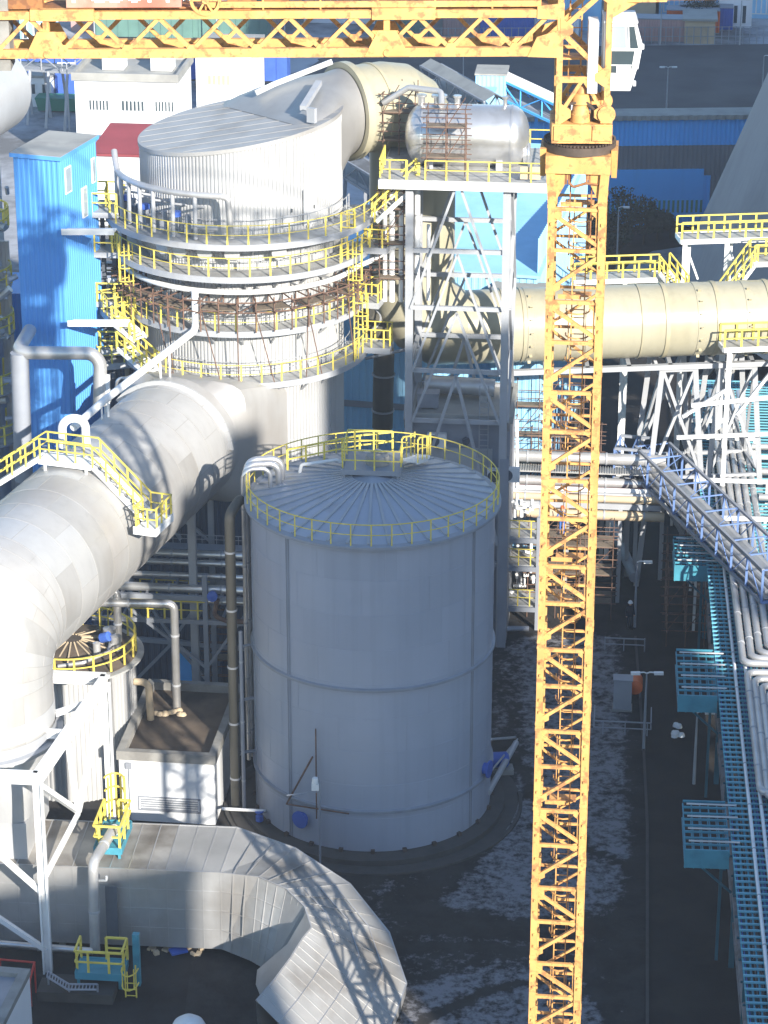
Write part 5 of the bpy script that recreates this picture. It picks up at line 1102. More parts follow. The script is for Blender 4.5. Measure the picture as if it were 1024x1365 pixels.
for k in range(5):
    i = 1+k*2; q = Vector(path[i][:3]) 
    if i < 7: m = MB(); m.bar((q.x,q.y-1.6,0),(q.x,q.y-1.6,.42),.3); m.bar((q.x,q.y+1.6,0),(q.x,q.y+1.6,.42),.3); obj('foot', m, M['concrete'], t)
# inner quarter cone where the duct wraps down
m = MB(); ap = PZ(413,1246,4.1); inn = [vs[4*9+2].lerp(vs[4*10+2],.3)+Vector((-.02,.05,.04))]+[vs[4*k+2]+Vector((-.02,0,.05)) for k in range(10, N)]; low = [Vector((-5.85,107.0,.42)), PZ(341,1312,.2), PZ(351,1338,.05), PZ(358,1368,0), PZ(358,1400,0), PZ(352,1440,0)]; n_ = min(len(inn), len(low)); md = [a.lerp(b,.5)+Vector((.25,.15,-.25)) for a, b in zip(inn, low)]; m.add(inn[:n_]+md[:n_]+low[:n_], [(i, i+1, n_+i+1, n_+i) for i in range(n_-1)]+[(n_+i, n_+i+1, 2*n_+i+1, 2*n_+i) for i in range(n_-1)]); obj('inner_skirt', m, M['flat_duct'], t, smooth=60)
# ---------------------------------------------------------------- little railed platforms on the flat duct
def miniplat(p, label, wx, wy, mkdeck='teal'):
    F = Frame(p.x, p.y, YAW, p.z); t = thing('duct_platform', label, 'platform', p, YAW, 'small teal platforms with yellow rails'); m = MB(); m.box(0,wx,0,wy,-.05,0,F)
    for q in ((-.05,0,0,wy),(wx,wx+.05,0,wy),(0,wx,-.05,0),(0,wx,wy,wy+.05)): m.box(*q,-.3,.06,F)
    for x in (.1,wx-.1):
        for y in (.1,wy-.1): m.box(x-.06,x+.06,y-.06,y+.06,-.6,-.05,F)
    obj('deck', m, M[mkdeck], t); m = MB(); m.rail([F(0,wy,0),F(0,0,0),F(wx,0,0),F(wx,wy,0),F(wx*.55,wy,0)],1.15,.95,w=.11,r=.045); obj('handrail', m, M['yellow'], t); return t, F
p = PZ(126, 1130, 5.05); t, F = miniplat(p, 'small teal platform with yellow rail on top of the flat duct', 1.25, 2.6)
m = MB()
for b in range(6): x = .1+.5*(.5-.5*math.cos(math.pi*b/5)); y = 2.6+.45*math.sin(math.pi*b/5); m.bar(F(x*1.6+.05,y,.1), F(x*1.6+.05,y,2.3), .09)
for z in (.9,1.6,2.3): m.tube([F(.05+.9*(.5-.5*math.cos(math.pi*b/8)),2.6+.5*math.sin(math.pi*b/8),z) for b in range(9)], .05, 6)
obj('ladder_cage', m, M['yellow'], t)
p = PZ(101, 1297, 1.2); p.z = 1.2; t, F = miniplat(p, 'small teal platform with yellow rail and ladder before the flat duct', 2.15, 1.3)
m = MB(); ladder(m, F(2.5,.1), -1.2, .8, F(0,-1)-F(0,0), .5, True); m2 = obj('ladder', m, M['yellow'], t)
objs('leg', lambda m, a, b, w_: m.bar(a, b, w_), [(F(.3,.8,-1.2),F(.3,.8,-.1),.2),(F(1.9,.8,-1.2),F(1.9,.8,-.1),.2),(F(2.6,1.2,-1.2),F(2.6,1.2,1.5),.3)], M['teal'], t)
pipething('vent_pipe', 'silver vent pipe that rises before the flat duct to the small platform', [PZ(127,1268,.9), PY(124,1150,yf-.5), PZ(150,1108,5.6), PZ(154,1105,5.0)], .24, 'pipe_lag', .5, None, 16, 2.5)
pipething('low_pipe', 'long silver pipe running at knee height along the foot of the flat duct', [PZ(-20,1256,1.0), PZ(124,1268,1.0)], .17, 'silver', .3, None, 12, 3.)
pipething('small_vent', 'thin white bent pipe on the front of the flat duct', [PY(131,1174,yf-.1), PY(142,1174,yf-.35), PY(142,1168,yf-.35)], .06, 'white', .1, None, 8)
m = MB(); q = PY(140,1178,yf-.08); m.box(0,.55,-.06,0,-2.9,-.1,Frame(q.x,q.y,YAW,q.z)); obj('access_strip', m, M['steel_dark'], FLD)
# cable ladder, white corner house, round cap
m = MB(); a, b, c = PZ(64,1295,1.2), PZ(92,1312,.9), PZ(130,1312,.9)
for o_ in (Vector((0,0,0)), Vector((.0,-.45,0))): m.tube([a+o_,b+o_,c+o_], .05, 6)
for k in range(8): q = a.lerp(b,k/8); m.bar(q, q+Vector((0,-.45,0)), .05); q = b.lerp(c,k/8); m.bar(q, q+Vector((0,-.45,0)), .05)
for q in (a,b,c): m.bar((q.x,q.y,0), q, .08)
tt = thing('cable_ladder', 'blue grey cable ladder low on the ground at bottom left', 'cable ladder', (a.x,a.y,0)); obj('ladder', m, M['steel_grey'], tt)
m = MB(); a, b, c = PZ(0,1279,1.6), PZ(46,1283,1.6), PZ(40,1306,1.4); m.tube([PZ(-30,1279,1.6),a,b,c,PZ(38,1316,1.4)], .05, 6); 
for q in (a,b,c): m.bar((q.x,q.y,0), q, .07)
tt = thing('barrier_rail', 'thin red barrier rail above the white corner house', 'barrier', (b.x,b.y,0)); obj('rail', m, M['red_paint'], tt)
zc = 3.4; a, b = PZ(39,1292,zc), PZ(2,1380,zc); dd = (b-a); rz = math.atan2(dd.y,dd.x); F = Frame(a.x,a.y,rz+R(90)); 
t = thing('corner_house', 'white corner of a flat roofed house at the bottom left edge', 'building', (a.x,a.y,0))
m = MB(); m.box(-8,0,-5,0,0,zc-.3,Frame(a.x,a.y,YAW-R(3))); obj('wall', m, M['white_wall'], t)
Fc = Frame(a.x,a.y,YAW-R(3)); m = MB(); m.box(-8,.05,-.4,.05,zc-.298,zc,Fc); m.box(-.4,.05,-5,-.402,zc-.298,zc,Fc); obj('parapet', m, M['concrete'], t); m = MB(); m.box(-8,-.41,-5,-.41,zc-.296,zc-.22,Fc); obj('roof', m, M['tank_trim'], t)
m = MB(); m.box(-1.2,-.1,-2.4,-2.3,.9,2.3,Fc); obj('window', m, M['glass'], t)
q = PZ(252,1362,1.6); t = thing('ground_vent', 'round white vent cap on the black ground at the bottom', 'vent', (q.x,q.y,0)); m = MB(); m.lathe([(.001,2.0),(.35,1.93),(.65,1.7),(.82,1.35),(.85,1.0),(.8,.9),(.8,0)], (q.x,q.y-.2,0), 32); obj('cap', m, M['white'], t, smooth=50)
m = MB(); q = PZ(60,1330,0); m.box(-.3,3.2,-.3,.9,0,.5,Frame(q.x,q.y,YAW)); m.box(0,2.6,1.0,1.5,0,.35,Frame(q.x,q.y,YAW)); tt = thing('concrete_slab', 'dark concrete slabs stacked beside the white corner house', 'slab', q); obj('slab', m, M['concrete_dark'], tt)
q = PZ(238,1272,0); tt = thing('debris_heap', 'small heap of blue sheet and pale rubble under the flat duct', 'debris', q); m = MB(); m.cbox(q+Vector((0,0,.2)),.8,.5,.12,.4); obj('sheet', m, M['blue_paint'], tt); m = MB()
for k in range(14): m.cbox(q+Vector((rnd.uniform(-1.4,1.2),rnd.uniform(-.2,1.0),.1)), rnd.uniform(.1,.35), rnd.uniform(.1,.3), rnd.uniform(.08,.2), rnd.uniform(0,3))
o = obj('rubble', m, M['beige'], tt); o['kind'] = 'stuff'
# ---------------------------------------------------------------- pale blue hall behind the ducts
a = PY(452, 360, 159.0); b = PY(716, 360, 156.4); rz = math.atan2(b.y-a.y, b.x-a.x); F = Frame(a.x, a.y, rz); L = (b-a).length; hz = 18.2
t = thing('pale_blue_hall', 'pale blue hall with a broad plain roof behind the beige duct', 'building', a, rz)
m = MB(); m.corr(F(0,0), F(L,0), 3.0, hz, .42, .05); m.corr(F(L,0), F(L,21), 3.0, hz+2.4, .42, .05); m.corr(F(0,21), F(0,0), 3.0, hz, .42, .05); obj('wall', m, M['blue_pale'], t)
m = MB(); m.hexa([F(-.2,-.35,hz),F(L+.2,-.35,hz),F(L+.2,21,hz+2.5),F(-.2,21,hz+2.5),F(-.2,-.35,hz+.18),F(L+.2,-.35,hz+.18),F(L+.2,21,hz+2.7),F(-.2,21,hz+2.7)]); obj('roof', m, M['blue_pale'], t)
m = MB(); m.box(0,L,-.05,.5,0,3.0,F); m.box(L-.5,L+.04,.5,21,0,3.0,F); obj('base', m, M['concrete_dark'], t)
m = MB(); m.box(L*.78,L+.15,-1.1,-.06,7.3,7.5,F); m.corr(F(L*.78,-1.12),F(L+.15,-1.12),6.4,7.4,.3,.05); obj('canopy', m, M['roof_grey'], t)
m = MB(); m.box(0,L*.36,-.12,-.06,9.0,9.4,F); obj('sill_strip', m, M['steel_grey'], t)
a2 = PY(657, 358, 154.8); F2 = Frame(a2.x, a2.y, rz); t2 = thing('pale_blue_annex', 'smaller pale blue annex with grey roof right of the steel tower', 'building', a2, rz)
m = MB(); m.corr(F2(0,0),F2(3.0,0),0,17.6,.42,.05); m.corr(F2(3.0,0),F2(3.0,2.4),0,17.6,.42,.05); m.corr(F2(0,2.4),F2(0,0),0,17.6,.42,.05); obj('wall', m, M['blue_pale'], t2)
m = MB(); m.box(-.2,3.3,-.3,2.4,17.6,17.8,F2); obj('roof', m, M['roof_grey'], t2); m = MB(); m.box(2.2,3.5,-.7,-.35,17.0,17.6,F2); obj('sign_box', m, M['blue_paint'], t2)
a3 = PY(706, 375, 168); m = MB(); m.prism([(a3.x-.5,168),(a3.x+1.2,167.8),(a3.x+1.6,176),(a3.x,176)], 0, 19.2); t3 = thing('beige_stack', 'pale beige wall block at the right end of the pale blue hall', 'building', (a3.x,168,0)); obj('wall', m, M['beige'], t3)
# conveyor galleries with the little transfer house
def gallery(label, a, b, wd, ht, mk, rm, legs=2, name='conveyor_gallery'):
    a, b = Vector(a), Vector(b); d = (b-a).normalized(); s_ = d.cross(Vector((0,0,1))).normalized()*(wd/2); u = Vector((0,0,ht)); t = thing(name, label, 'conveyor', a, 0, 'conveyor galleries of the coal yard')
    m = MB(); m.hexa([a-s_,a+s_,b+s_,b-s_,a-s_+u*.25,a+s_+u*.25,b+s_+u*.25,b-s_+u*.25]); obj('belt_deck', m, M['steel_grey'], t)
    m = MB(); n = max(3, int((b-a).length/2.2))
    for q in (s_, -s_):
        m.bar(a+q+u, b+q+u, .16); m.bar(a+q, b+q, .2)
        for i in range(n+1): p = a+(b-a)*(i/n); m.bar(p+q, p+q+u, .1)
        for i in range(n): p0, p1 = a+(b-a)*(i/n), a+(b-a)*((i+1)/n); m.bar(p0+q, p1+q+u, .09) if i % 2 else m.bar(p0+q+u, p1+q, .09)
    obj('truss', m, M[mk], t)
    m = MB(); pr = [a-s_*1.1+u, a+u*1.35, a+s_*1.1+u, b+s_*1.1+u, b+u*1.35, b-s_*1.1+u]; m.add(pr, [(0,1,4,5),(1,2,3,4)]); obj('roof', m, M[rm], t)
    for k in range(legs):
        p = a+(b-a)*((k+.6)/legs*.9); m = MB(); m.bar(p+s_, (p.x+s_.x*1.8,p.y+s_.y*1.8,0), .25); m.bar(p-s_, (p.x-s_.x*1.8,p.y-s_.y*1.8,0), .25); obj('trestle', m, M[mk], t)
    return t
h0 = PY(634, 139, 212); F = Frame(h0.x, h0.y, YAW)
t = thing('transfer_house', 'small pale blue transfer house on the coal conveyor', 'tower', (h0.x,h0.y,0), YAW)
zt = PY(634, 100, 212).z; m = MB(); m.corr(F(0,0),F(2.4,0),6,zt,.3,.04); m.corr(F(2.4,0),F(2.4,3),6,zt,.3,.04); m.corr(F(2.4,3),F(0,3),6,zt,.3,.04); m.corr(F(0,3),F(0,0),6,zt,.3,.04); obj('wall', m, M['blue_pale'], t)
m = MB(); m.box(-.1,2.5,-.12,3.1,zt,zt+.14,F); obj('roof', m, M['roof_grey'], t)
m = MB(); m.box(.6,1.6,-1.6,-.06,6,zt-1.0,F); m.box(.5,1.7,-1.7,-.07,zt-.998,zt-.9,F); obj('porch', m, M['blue_pale'], t)
m = MB()
for x in (.2,2.2):
    for y in (.2,2.8): m.bar(F(x,y,0),F(x,y,6),.25)
obj('leg', m, M['steel'], t)
gallery('white roofed conveyor gallery running down right from the transfer house', PY(675,128,213), PY(790,182,206), 1.6, 1.5, 'blue_mid', 'white')
gallery('blue grey conveyor gallery rising left of the transfer house', PY(574,112,222), PY(660,162,206), 1.8, 1.6, 'steel_grey', 'roof_grey')
gallery('pale conveyor gallery seen under the beige elbow behind the scrubber', PY(455,225,205), PY(525,268,196), 1.6, 1.4, 'steel_grey', 'snow_far')
gallery('pale inclined conveyor gallery in the far rail yard at left', PY(10,88,268), PY(120,96,262), 2.0, 1.6, 'steel', 'snow_far', 4)
# ---------------------------------------------------------------- walkways beside the duct
dF = Frame(V.x, V.y, math.atan2(dh.y, dh.x))
def wk(label, pl, pr, Y, wd, railh=1.1, legs=(), z=None, endl=True, far=True, group='walkways round the beige duct'):
    a = PY(*pl, Y); b = PY(*pr, Y); b.z = a.z; F = Frame(a.x, a.y, math.atan2(dh.y, dh.x)); Ln = (b.x-a.x)/dh.x
    rails = [[(0,0),(Ln,0)]]+([[(0,wd),(Ln,wd)]] if far else [])
    t = deck('walkway', label, F, 0, Ln, 0, wd, a.z, rails, 'walkway', group, em='white', mk='grating'); 
    for x in legs:
        m = MB(); m.ibeam(F(x,.15,a.z-.15), F(x,.15,max(0, a.z-16)), .28, .28, .05); m.ibeam(F(x+.55,wd-.15,a.z-.15), F(x+.35,wd-.1,max(0,a.z-16)), .22, .22, .05); m.bar(F(x,.15,a.z-.3), F(x+.9,.15,a.z-2.6), .12); obj('leg', m, M['white'], t)
    return t, F, Ln, a.z
wk('upper white walkway with yellow rails at the right edge', (909,320), (1050,316), 160.2, 1.5, legs=(.25,2.9))
wk('middle white walkway with yellow rails crossing behind the mast', (766,374), (886,367), 158.8, 1.3, legs=(3.2,))
wk('lowest walkway with yellow rails just behind the beige duct', (766,414), (966,404), 157.4, 1.2)
t, F, Ln, z4 = wk('white platform with yellow rail standing in front of the beige duct', (966,464), (1050,458), 150.6, 1.2)
m = MB()
for x in (.35,): m.ibeam(F(x,.2,z4-.15), F(x,.2,2), .26, .26, .05); m.ibeam(F(x+.3,1.0,z4-.15), F(x+.1,1.0,2), .2, .2, .05)
m.bar(F(-1.8,.2,z4-3.6),F(4,.2,z4-3.2),.22); m.bar(F(-2.3,.2,z4-4.3),F(.4,.2,z4-2.6),.18); m.bar(F(1.0,.2,z4-4.3),F(3.8,.2,z4-.5),.18); m.bar(F(-2.6,.2,z4-5.6),F(4,.2,z4-5.6),.2); obj('support', m, M['white'], t)
def wstair(label, a, b, wd=1.0):
    t = thing('walkway_stair', label, 'stair', a, 0, 'stairs between the walkways'); m = MB(); m.stair(a, b, wd, 9); obj('flight', m, M['white'], t); s_ = Vector((b.y-a.y, a.x-b.x, 0)).normalized()*(wd/2); m = MB(); m.rail([a+s_,b+s_],1.1,.8,w=.12,r=.04); m.rail([a-s_,b-s_],1.1,.8,w=.12,r=.04); obj('handrail', m, M['yellow'], t)
wstair('white stair with yellow rails down from the middle walkway', PY(887,366,158.8)+Vector((0,.6,0)), PY(912,397,157.8)+Vector((0,.6,0)))
wstair('white stair with yellow rails rising to the right edge landing', PY(966,404,157.6)+Vector((0,.6,0)), PY(1006,350,158.4)+Vector((0,.6,0)))
wk('small railed landing at the head of the right edge stair', (1006,350), (1050,347), 158.4, 1.3)
# ---------------------------------------------------------------- teal pipe and cable rack on the right
RF = Frame(14.9, 94, math.atan(-.0745)); RZ_ = 6.0
M['lag_dull'] = mat('lag_dull', (.20,.20,.21), .6, .2, .2, .8, (.10,.08,.07), .6, 1.5, .55)
M['teal_pale'] = mat('teal_pale', (.14,.40,.50), .5, 0, .1, 1.)
t = thing('cable_rack', 'long teal steel cable and pipe rack running away at the right', 'rack', RF(0,0,0), RF.rz)
m = MB(); y0, y1 = -9, 78
for x in (0,.3,.6,.9,1.2,1.5,1.8,2.1,2.4,2.7,3.0,3.4,5.0,6.6): m.bar(RF(x,y0,RZ_), RF(x,y1,RZ_), .07, .16)
obj('long_beams', m, M['teal'], t)
m = MB(); y = y0
while y < y1: m.bar(RF(-.05,y,RZ_+.13), RF(6.7,y,RZ_+.13), .085, .085); y += .52
obj('rungs', m, M['teal_pale'], t)
m = MB(); y = y0
while y < y1: m.bar(RF(0,y,RZ_-1.4), RF(3.4,y,RZ_-1.4), .08, .08); y += 1.8
for x in (.3,1.2,2.2): m.bar(RF(x,y0,RZ_-1.3), RF(x,y1,RZ_-1.3), .35, .06)
obj('lower_tray', m, M['teal_dark'], t)
m = MB(); rr = random.Random(4)
for k in range(14): x = .2+.24*k; m.tube([RF(x+rr.uniform(-.05,.05),y0+j*8,RZ_-.9+rr.uniform(-.08,.08)) for j in range(11)], rr.choice((.03,.05,.07)), 5)
obj('cables', m, M['black'], t)
m = MB()
for zz, n_ in ((RZ_-2.2,9),(RZ_-3.6,6)):
    for k in range(n_): x = .2+3.0*k/n_; m.tube([RF(x,y0,zz),RF(x,y1,zz)], rr.choice((.08,.12,.16)), 8)
obj('lower_pipes', m, M['lag_dull'], t)
m = MB()
for k in range(16): x = rr.uniform(0,3.3); m.tube([RF(x,y0,RZ_+.02),RF(x,y1,RZ_+.02)], .022, 5)
obj('blue_conduits', m, M['blue_paint'], t)
for y in (-4,5,14,23,32,41,50,59,68):
    m = MB()
    for x in (.2,3.2,6.2): m.ibeam(RF(x,y,0), RF(x,y,RZ_-.12), .26, .26, .05)
    m.bar(RF(.2,y,1.2),RF(3.2,y,RZ_-.3),.1); m.bar(RF(.2,y,RZ_-2),RF(6.2,y,RZ_-2),.16); obj('portal', m, M['teal_dark'], t)
def armplat(px0, px1, pyn, pyf, label):
    a = PZ(px0, pyn, RZ_); b = PZ(px0, pyf, RZ_); c = PZ(px1, pyn, RZ_); Fp = Frame(a.x, a.y, RF.rz); D = b.y-a.y; Wd = c.x-a.x; t = thing('side_rack', label, 'rack', a, RF.rz, 'side arms of the teal rack')
    m = MB()
    for k in range(9): m.bar(Fp(0,D*k/8,RZ_+.1), Fp(Wd,D*k/8,RZ_+.1), .075, .10)
    for k in range(6): x = Wd*k/5; m.bar(Fp(x,0,RZ_-.05), Fp(x,D,RZ_-.05), .06, .10); m.bar(Fp(x,0,RZ_-.8), Fp(x,D,RZ_-.8), .05, .06)
    m.box(-.05,Wd,-.1,-.02,RZ_-.75,RZ_+.2,Fp); obj('frame', m, M['teal'], t)
    objs('pipe', lambda m, k: m.tube([Fp(.15,D*(k+.5)/4,RZ_+.28), Fp(Wd+.5,D*(k+.5)/4,RZ_+.28)], .05, 8), [(k,) for k in range(4)], M['pipe_lag'], t)
    m = MB(); m.bar(Fp(.1,.3,RZ_-.3), Fp(Wd+.2,.3,RZ_-2.2), .1); m.bar(Fp(Wd-.3,.6,0),Fp(Wd-.3,.6,RZ_-.2),.14); obj('bracket', m, M['teal_dark'], t)
armplat(905, 956, 930, 868, 'teal side arm of the rack, the middle one by the road lamp'); armplat(914, 972, 1136, 1070, 'teal side arm of the rack nearest the camera'); armplat(900, 944, 757, 718, 'bright teal side arm of the rack, the farthest one')
for i, x in enumerate((.95, 1.5)): pipething('thin_pipe', ['thin pale pipe lying along the teal rack, left of two','thin pale pipe lying along the teal rack, right of two'][i], [RF(x,y0,RZ_+.36), RF(x-.1,74,RZ_+.36)], .085, 'white', .3, 'thin pipes along the teal rack', 10, 4.)
pz = 6.75; ords = ['outermost','second','third','fourth','innermost']
for i in range(5):
    c = PZ(991+11*i, 884-6.5*i, pz); f = RF(1.15+.46*i, 74, pz); s_ = RF(0,1,0)-RF(0,0,0)
    pipething('silver_pipe', f'grey lagged pipe of the far bend on the teal rack, {ords[i]} of five', [f, c, c+Vector((5,-.4,0))], .19, 'pipe_lag', .5, 'lagged pipes bending on the teal rack', 14, 3.5)
for i in range(5):
    c = PZ(996+9.5*i, 896+9*i, pz); e = c-(RF(0,1,0)-RF(0,0,0))*(13-.3*i)
    pipething('silver_pipe', f'grey lagged pipe of the near bend on the teal rack, {ords[i]} of five', [c+Vector((5,-.4,0)), c, e, e+Vector((5,-.35,0))], .19, 'pipe_lag', .5, 'lagged pipes bending on the teal rack', 14, 3.5)
q = PZ(1012,1118,pz-.05); pipething('silver_pipe', 'grey lagged pipe at the lower right edge beyond the near bend', [q+Vector((5,-.4,0)), q+Vector((.6,-1.6,0)), q-(RF(0,1,0)-RF(0,0,0))*16+Vector((.6,0,0))], .2, 'pipe_lag', .5, 'lagged pipes bending on the teal rack', 14, 3.5)
# white goal frames over the pipes farther back
for i, (px, py, wd) in enumerate(((918,560,3.0),(940,583,3.2),(945,640,3.6),(950,690,3.8))):
    a = PZ(px, py, 7.3); Fg = Frame(a.x, a.y, RF.rz); tt = thing('pipe_portal', ['white cross beam over the far pipes, rearmost','white cross beam over the far pipes, second from the back','white cross beam over the far pipes, third from the back','white cross beam over the far pipes, nearest'][i], 'beam', (a.x,a.y,0), RF.rz, 'white beams across the far pipes'); m = MB(); m.bar(Fg(-.9,0,7.3),Fg(wd,0,7.3),.2,.22)
    for x in (-.8,wd-.1): m.bar(Fg(x,0,0),Fg(x,0,7.2),.16)
    obj('frame', m, M['white'], tt)
for i in range(5):
    y = 55+i*2.1; a = RF(3.3, y, 7.0+.1*(i % 2)); pipething('branch_pipe', f'pale pipe leaving the rack to the right, {["nearest","second","third","fourth","farthest"][i]} of five', [a, a+Vector((9,-.7,0))], (.2,.14,.22,.14,.2)[i], 'white' if i % 2 else 'pipe_lag', .3, 'pale branch pipes at the right edge', 12, 3.)
# blue and white lattice pipe gallery
def lattice(label, pts, wd, ht, z):
    t = thing('pipe_gallery', label, 'pipe bridge', pts[0]); 
    ch, dg, fl = MB(), MB(), MB()
    for a, b in zip(pts, pts[1:]):
        a, b = Vector(a), Vector(b); d = (b-a).normalized(); s_ = d.cross(Vector((0,0,1))).normalized()*(wd/2); u = Vector((0,0,ht)); n = max(2, int((b-a).length/2.0))
        for q in (s_,-s_): ch.bar(a+q,b+q,.16); ch.bar(a+q+u,b+q+u,.16)
        for i in range(n+1):
            p = a+(b-a)*(i/n)
            for q in (s_,-s_): dg.bar(p+q,p+q+u,.13)
            dg.bar(p-s_+u,p+s_+u,.07); dg.bar(p-s_,p+s_,.14)
            if i < n:
                r_ = a+(b-a)*((i+1)/n)
                for q in (s_,-s_): dg.bar(p+q,r_+q+u,.05) if i % 2 else dg.bar(p+q+u,r_+q,.05)
                if i % 2: dg.bar(p-s_+u, r_+s_+u, .04)
        fl.plate([a-s_*.85+Vector((0,0,.2)),a+s_*.85+Vector((0,0,.2)),b+s_*.85+Vector((0,0,.2)),b-s_*.85+Vector((0,0,.2))], .06)
        for q, r_ in ((-.35,.36),(.35,.2),(.75,.12)): fl.tube([a+s_*q+Vector((0,0,.62)), b+s_*q+Vector((0,0,.62))], r_, 10)
    obj('chords', ch, M['steel_grey'], t); obj('lattice', dg, M['blue_paint2'], t); obj('pipes_and_floor', fl, M['pipe_lag'], t)
    for p in pts[::1]:
        m = MB(); m.bar((p[0]-.8,p[1],0),(p[0]-.8,p[1],p[2]),.25); m.bar((p[0]+.8,p[1],0),(p[0]+.8,p[1],p[2]),.25); obj('leg', m, M['steel'], t)
M['blue_paint2'] = mat('blue_paint2', (.13,.21,.42), .5, 0, .08, 1.)
lattice('blue lattice pipe gallery slanting down to the right edge', [PZ(822,628,7.0), PZ(868,632,7.0), PZ(1040,800,7.0)], 2.2, 1.9, 7)
# pipe bridge running behind the mast
o = PY(680, 672, 149.5); F = Frame(o.x, o.y, YAW, 0); 
t = thing('pipe_bridge', 'cluttered horizontal pipe bridge passing behind the mast', 'pipe bridge', (o.x,o.y,0), YAW); m = MB()
for y in (0,2.4): m.bar(F(0,y,6.3),F(9,y,6.3),.25,.35)
for k in range(8): m.bar(F(.3+1.2*k,0,6.3),F(.3+1.2*k,2.4,6.3),.16)
for x in (.6,3.4,6.6):
    for y in (.1,2.3): m.bar(F(x,y,0),F(x,y,6.2),.24)
obj('frame', m, M['steel'], t)
m = MB(); m.box(-.2,8.8,1.9,2.9,7.55,7.62,F)
for k in range(60): m.bar(F(-.1+.15*k,1.9,7.66),F(-.1+.15*k,2.9,7.66),.05,.05)
obj('grating', m, M['grating'], t)
for i, (y, z, r_, mk) in enumerate(((0,6.75,.22,'beige'),(.5,6.8,.16,'pipe_lag'),(1.0,6.85,.2,'white'),(1.5,6.75,.12,'red_paint'),(2.2,6.9,.3,'pipe_lag'),(2.6,8.3,.35,'pipe_lag'),(0,5.7,.3,'beige'))):
    pipething('bridge_pipe', f'pipe on the bridge behind the mast, {["beige front one","thin grey one","white one","thin red one","fat grey rear one","fattest upper one","low beige one beneath the frame"][i]}', [F(-.3,y,z), F(9.2,y,z)], r_, mk, .3, 'pipes on the bridge behind the mast', 12, 2.2)
scaffold('rusty tube scaffold behind the mast above the pipe bridge', Frame(o.x, o.y+3.5, YAW), .0, 5.6, 0, 2.0, 5.5, 9.6, 4, 1, 1.8, seed=21, r=.028, plank=False)
scaffold('rusty tube scaffold behind the mast below the pipe bridge', Frame(o.x, o.y-2.6, YAW), 1.0, 6.0, 0, 1.8, 0, 5.6, 3, 1, 1.8, seed=22, r=.03)
scaffold('dark tube scaffold along the road side under the gallery', Frame(*(lambda q:(q.x,q.y))(PZ(897,862,0)), RF.rz), -.4, 1.8, 0, 5, 0, 5.0, 2, 2, 1.7, seed=25, r=.03, plank=False)
scaffold('tube scaffold before the pale blue hall right of the grey room', Frame(*(lambda q:(q.x,q.y))(PY(690,520,153.5)), YAW), 0, 4.0, 0, 1.2, 6.0, 12.5, 3, 1, 1.9, seed=27, r=.03)
pipething('downpipe', 'white vertical pipe with red stains right of the mast', [PY(812,672,150.5), PY(808,745,150.5)], .14, 'white', .3, None, 10)
pipething('white_column', 'white vertical pipe between grey column and mast', [PY(681,520,150), PY(682,660,150)], .2, 'white', .3, None, 12, 2.)
pipething('white_column', 'thin white vertical pipe right beside the thicker white one', [PY(689,560,150), PY(690,650,150)], .1, 'white', .3, None, 10, 2.)
# equipment shelves
o = PY(672, 803, 145.2); F = Frame(o.x, o.y, YAW); wd = (PY(716,803,145).x-o.x)/math.cos(YAW)
t = thing('equipment_tower', 'grey multi storey steel frame with yellow rails right of the tank', 'frame', (o.x,o.y,0), YAW); m = MB()
for x in (0,wd):
    for y in (0,2.4): m.bar(F(x,y,0),F(x,y,7.2),.22)
for z in (1.3,3.9,5.7):
    for y in (0,2.4): m.bar(F(.11,y,z),F(wd-.11,y,z),.2,.28)
    for x in (0,wd): m.bar(F(x,.11,z),F(x,2.29,z),.2,.28)
obj('frame', m, M['steel_grey'], t)
for z in (1.45,4.05,5.85):
    m = MB(); m.box(.1,wd-.1,.1,2.3,z-.01,z+.04,F); o2 = obj('deck', m, M['grating'], t); m = MB(); m.rail([F(.1,.1,z),F(wd-.1,.1,z)],1.05,.7,w=.07,r=.025); obj('handrail', m, M['yellow'], o2)
m = MB(); rq = random.Random(5)
for k in range(34):
    z = rq.choice((1.5,4.1,5.9)); a = F(rq.uniform(.2,wd-.3), rq.uniform(1.1,2.2), z+rq.uniform(.2,1.6)); m.tube([a, a+Vector((rq.uniform(-.8,.8),0,rq.uniform(-.2,.2)))] if k % 2 else [a, a+Vector((0,0,rq.uniform(.3,1.1)))], rq.uniform(.05,.12), 7)
obj('pipes', m, M['white'], t)
# ---------------------------------------------------------------- by the road
lamp(846, 836, 4.2, 'road lamp with a white arm at the left kerb of the road', 1, mk='steel_grey')
lamp(858, 1000, 4.6, 'near road lamp with double white heads above the left kerb', 2, mk='steel_grey')
lamp(925, 1045, 4.2, 'short lamp standing at the foot of the teal rack', 1)
p = PZ(828, 948, 0); F = Frame(p.x, p.y, YAW); t = thing('switch_cabinet', 'grey electrical cabinet beside the orange container', 'cabinet', p, YAW); m = MB(); m.box(-.45,.55,0,.7,.1,1.85,F); m.box(-.5,.6,-.05,.75,1.852,1.92,F); obj('body', m, M['tank_trim'], t); m = MB(); m.box(-.5,.6,-.1,.8,0,.1,F); obj('base', m, M['concrete'], t)
F = Frame(*(lambda q:(q.x,q.y))(PZ(846, 935, 0)), YAW); t = thing('orange_container', 'orange tank container on feet beside the road', 'container', F(0,0,0), YAW); m = MB(); m.lathe([(.001,0),(.3,.02),(.42,.1),(.42,1.2),(.3,1.28),(.001,1.3)], F(0,-.1,.85), 20, axis=F(0,1)-F(0,0)); obj('body', m, M['orange'], t, smooth=40); m = MB()
for x in (-.3,.3):
    for y in (.1,.9): m.bar(F(x,y,0),F(x,y,.6),.1)
obj('foot', m, M['steel_dark'], t)
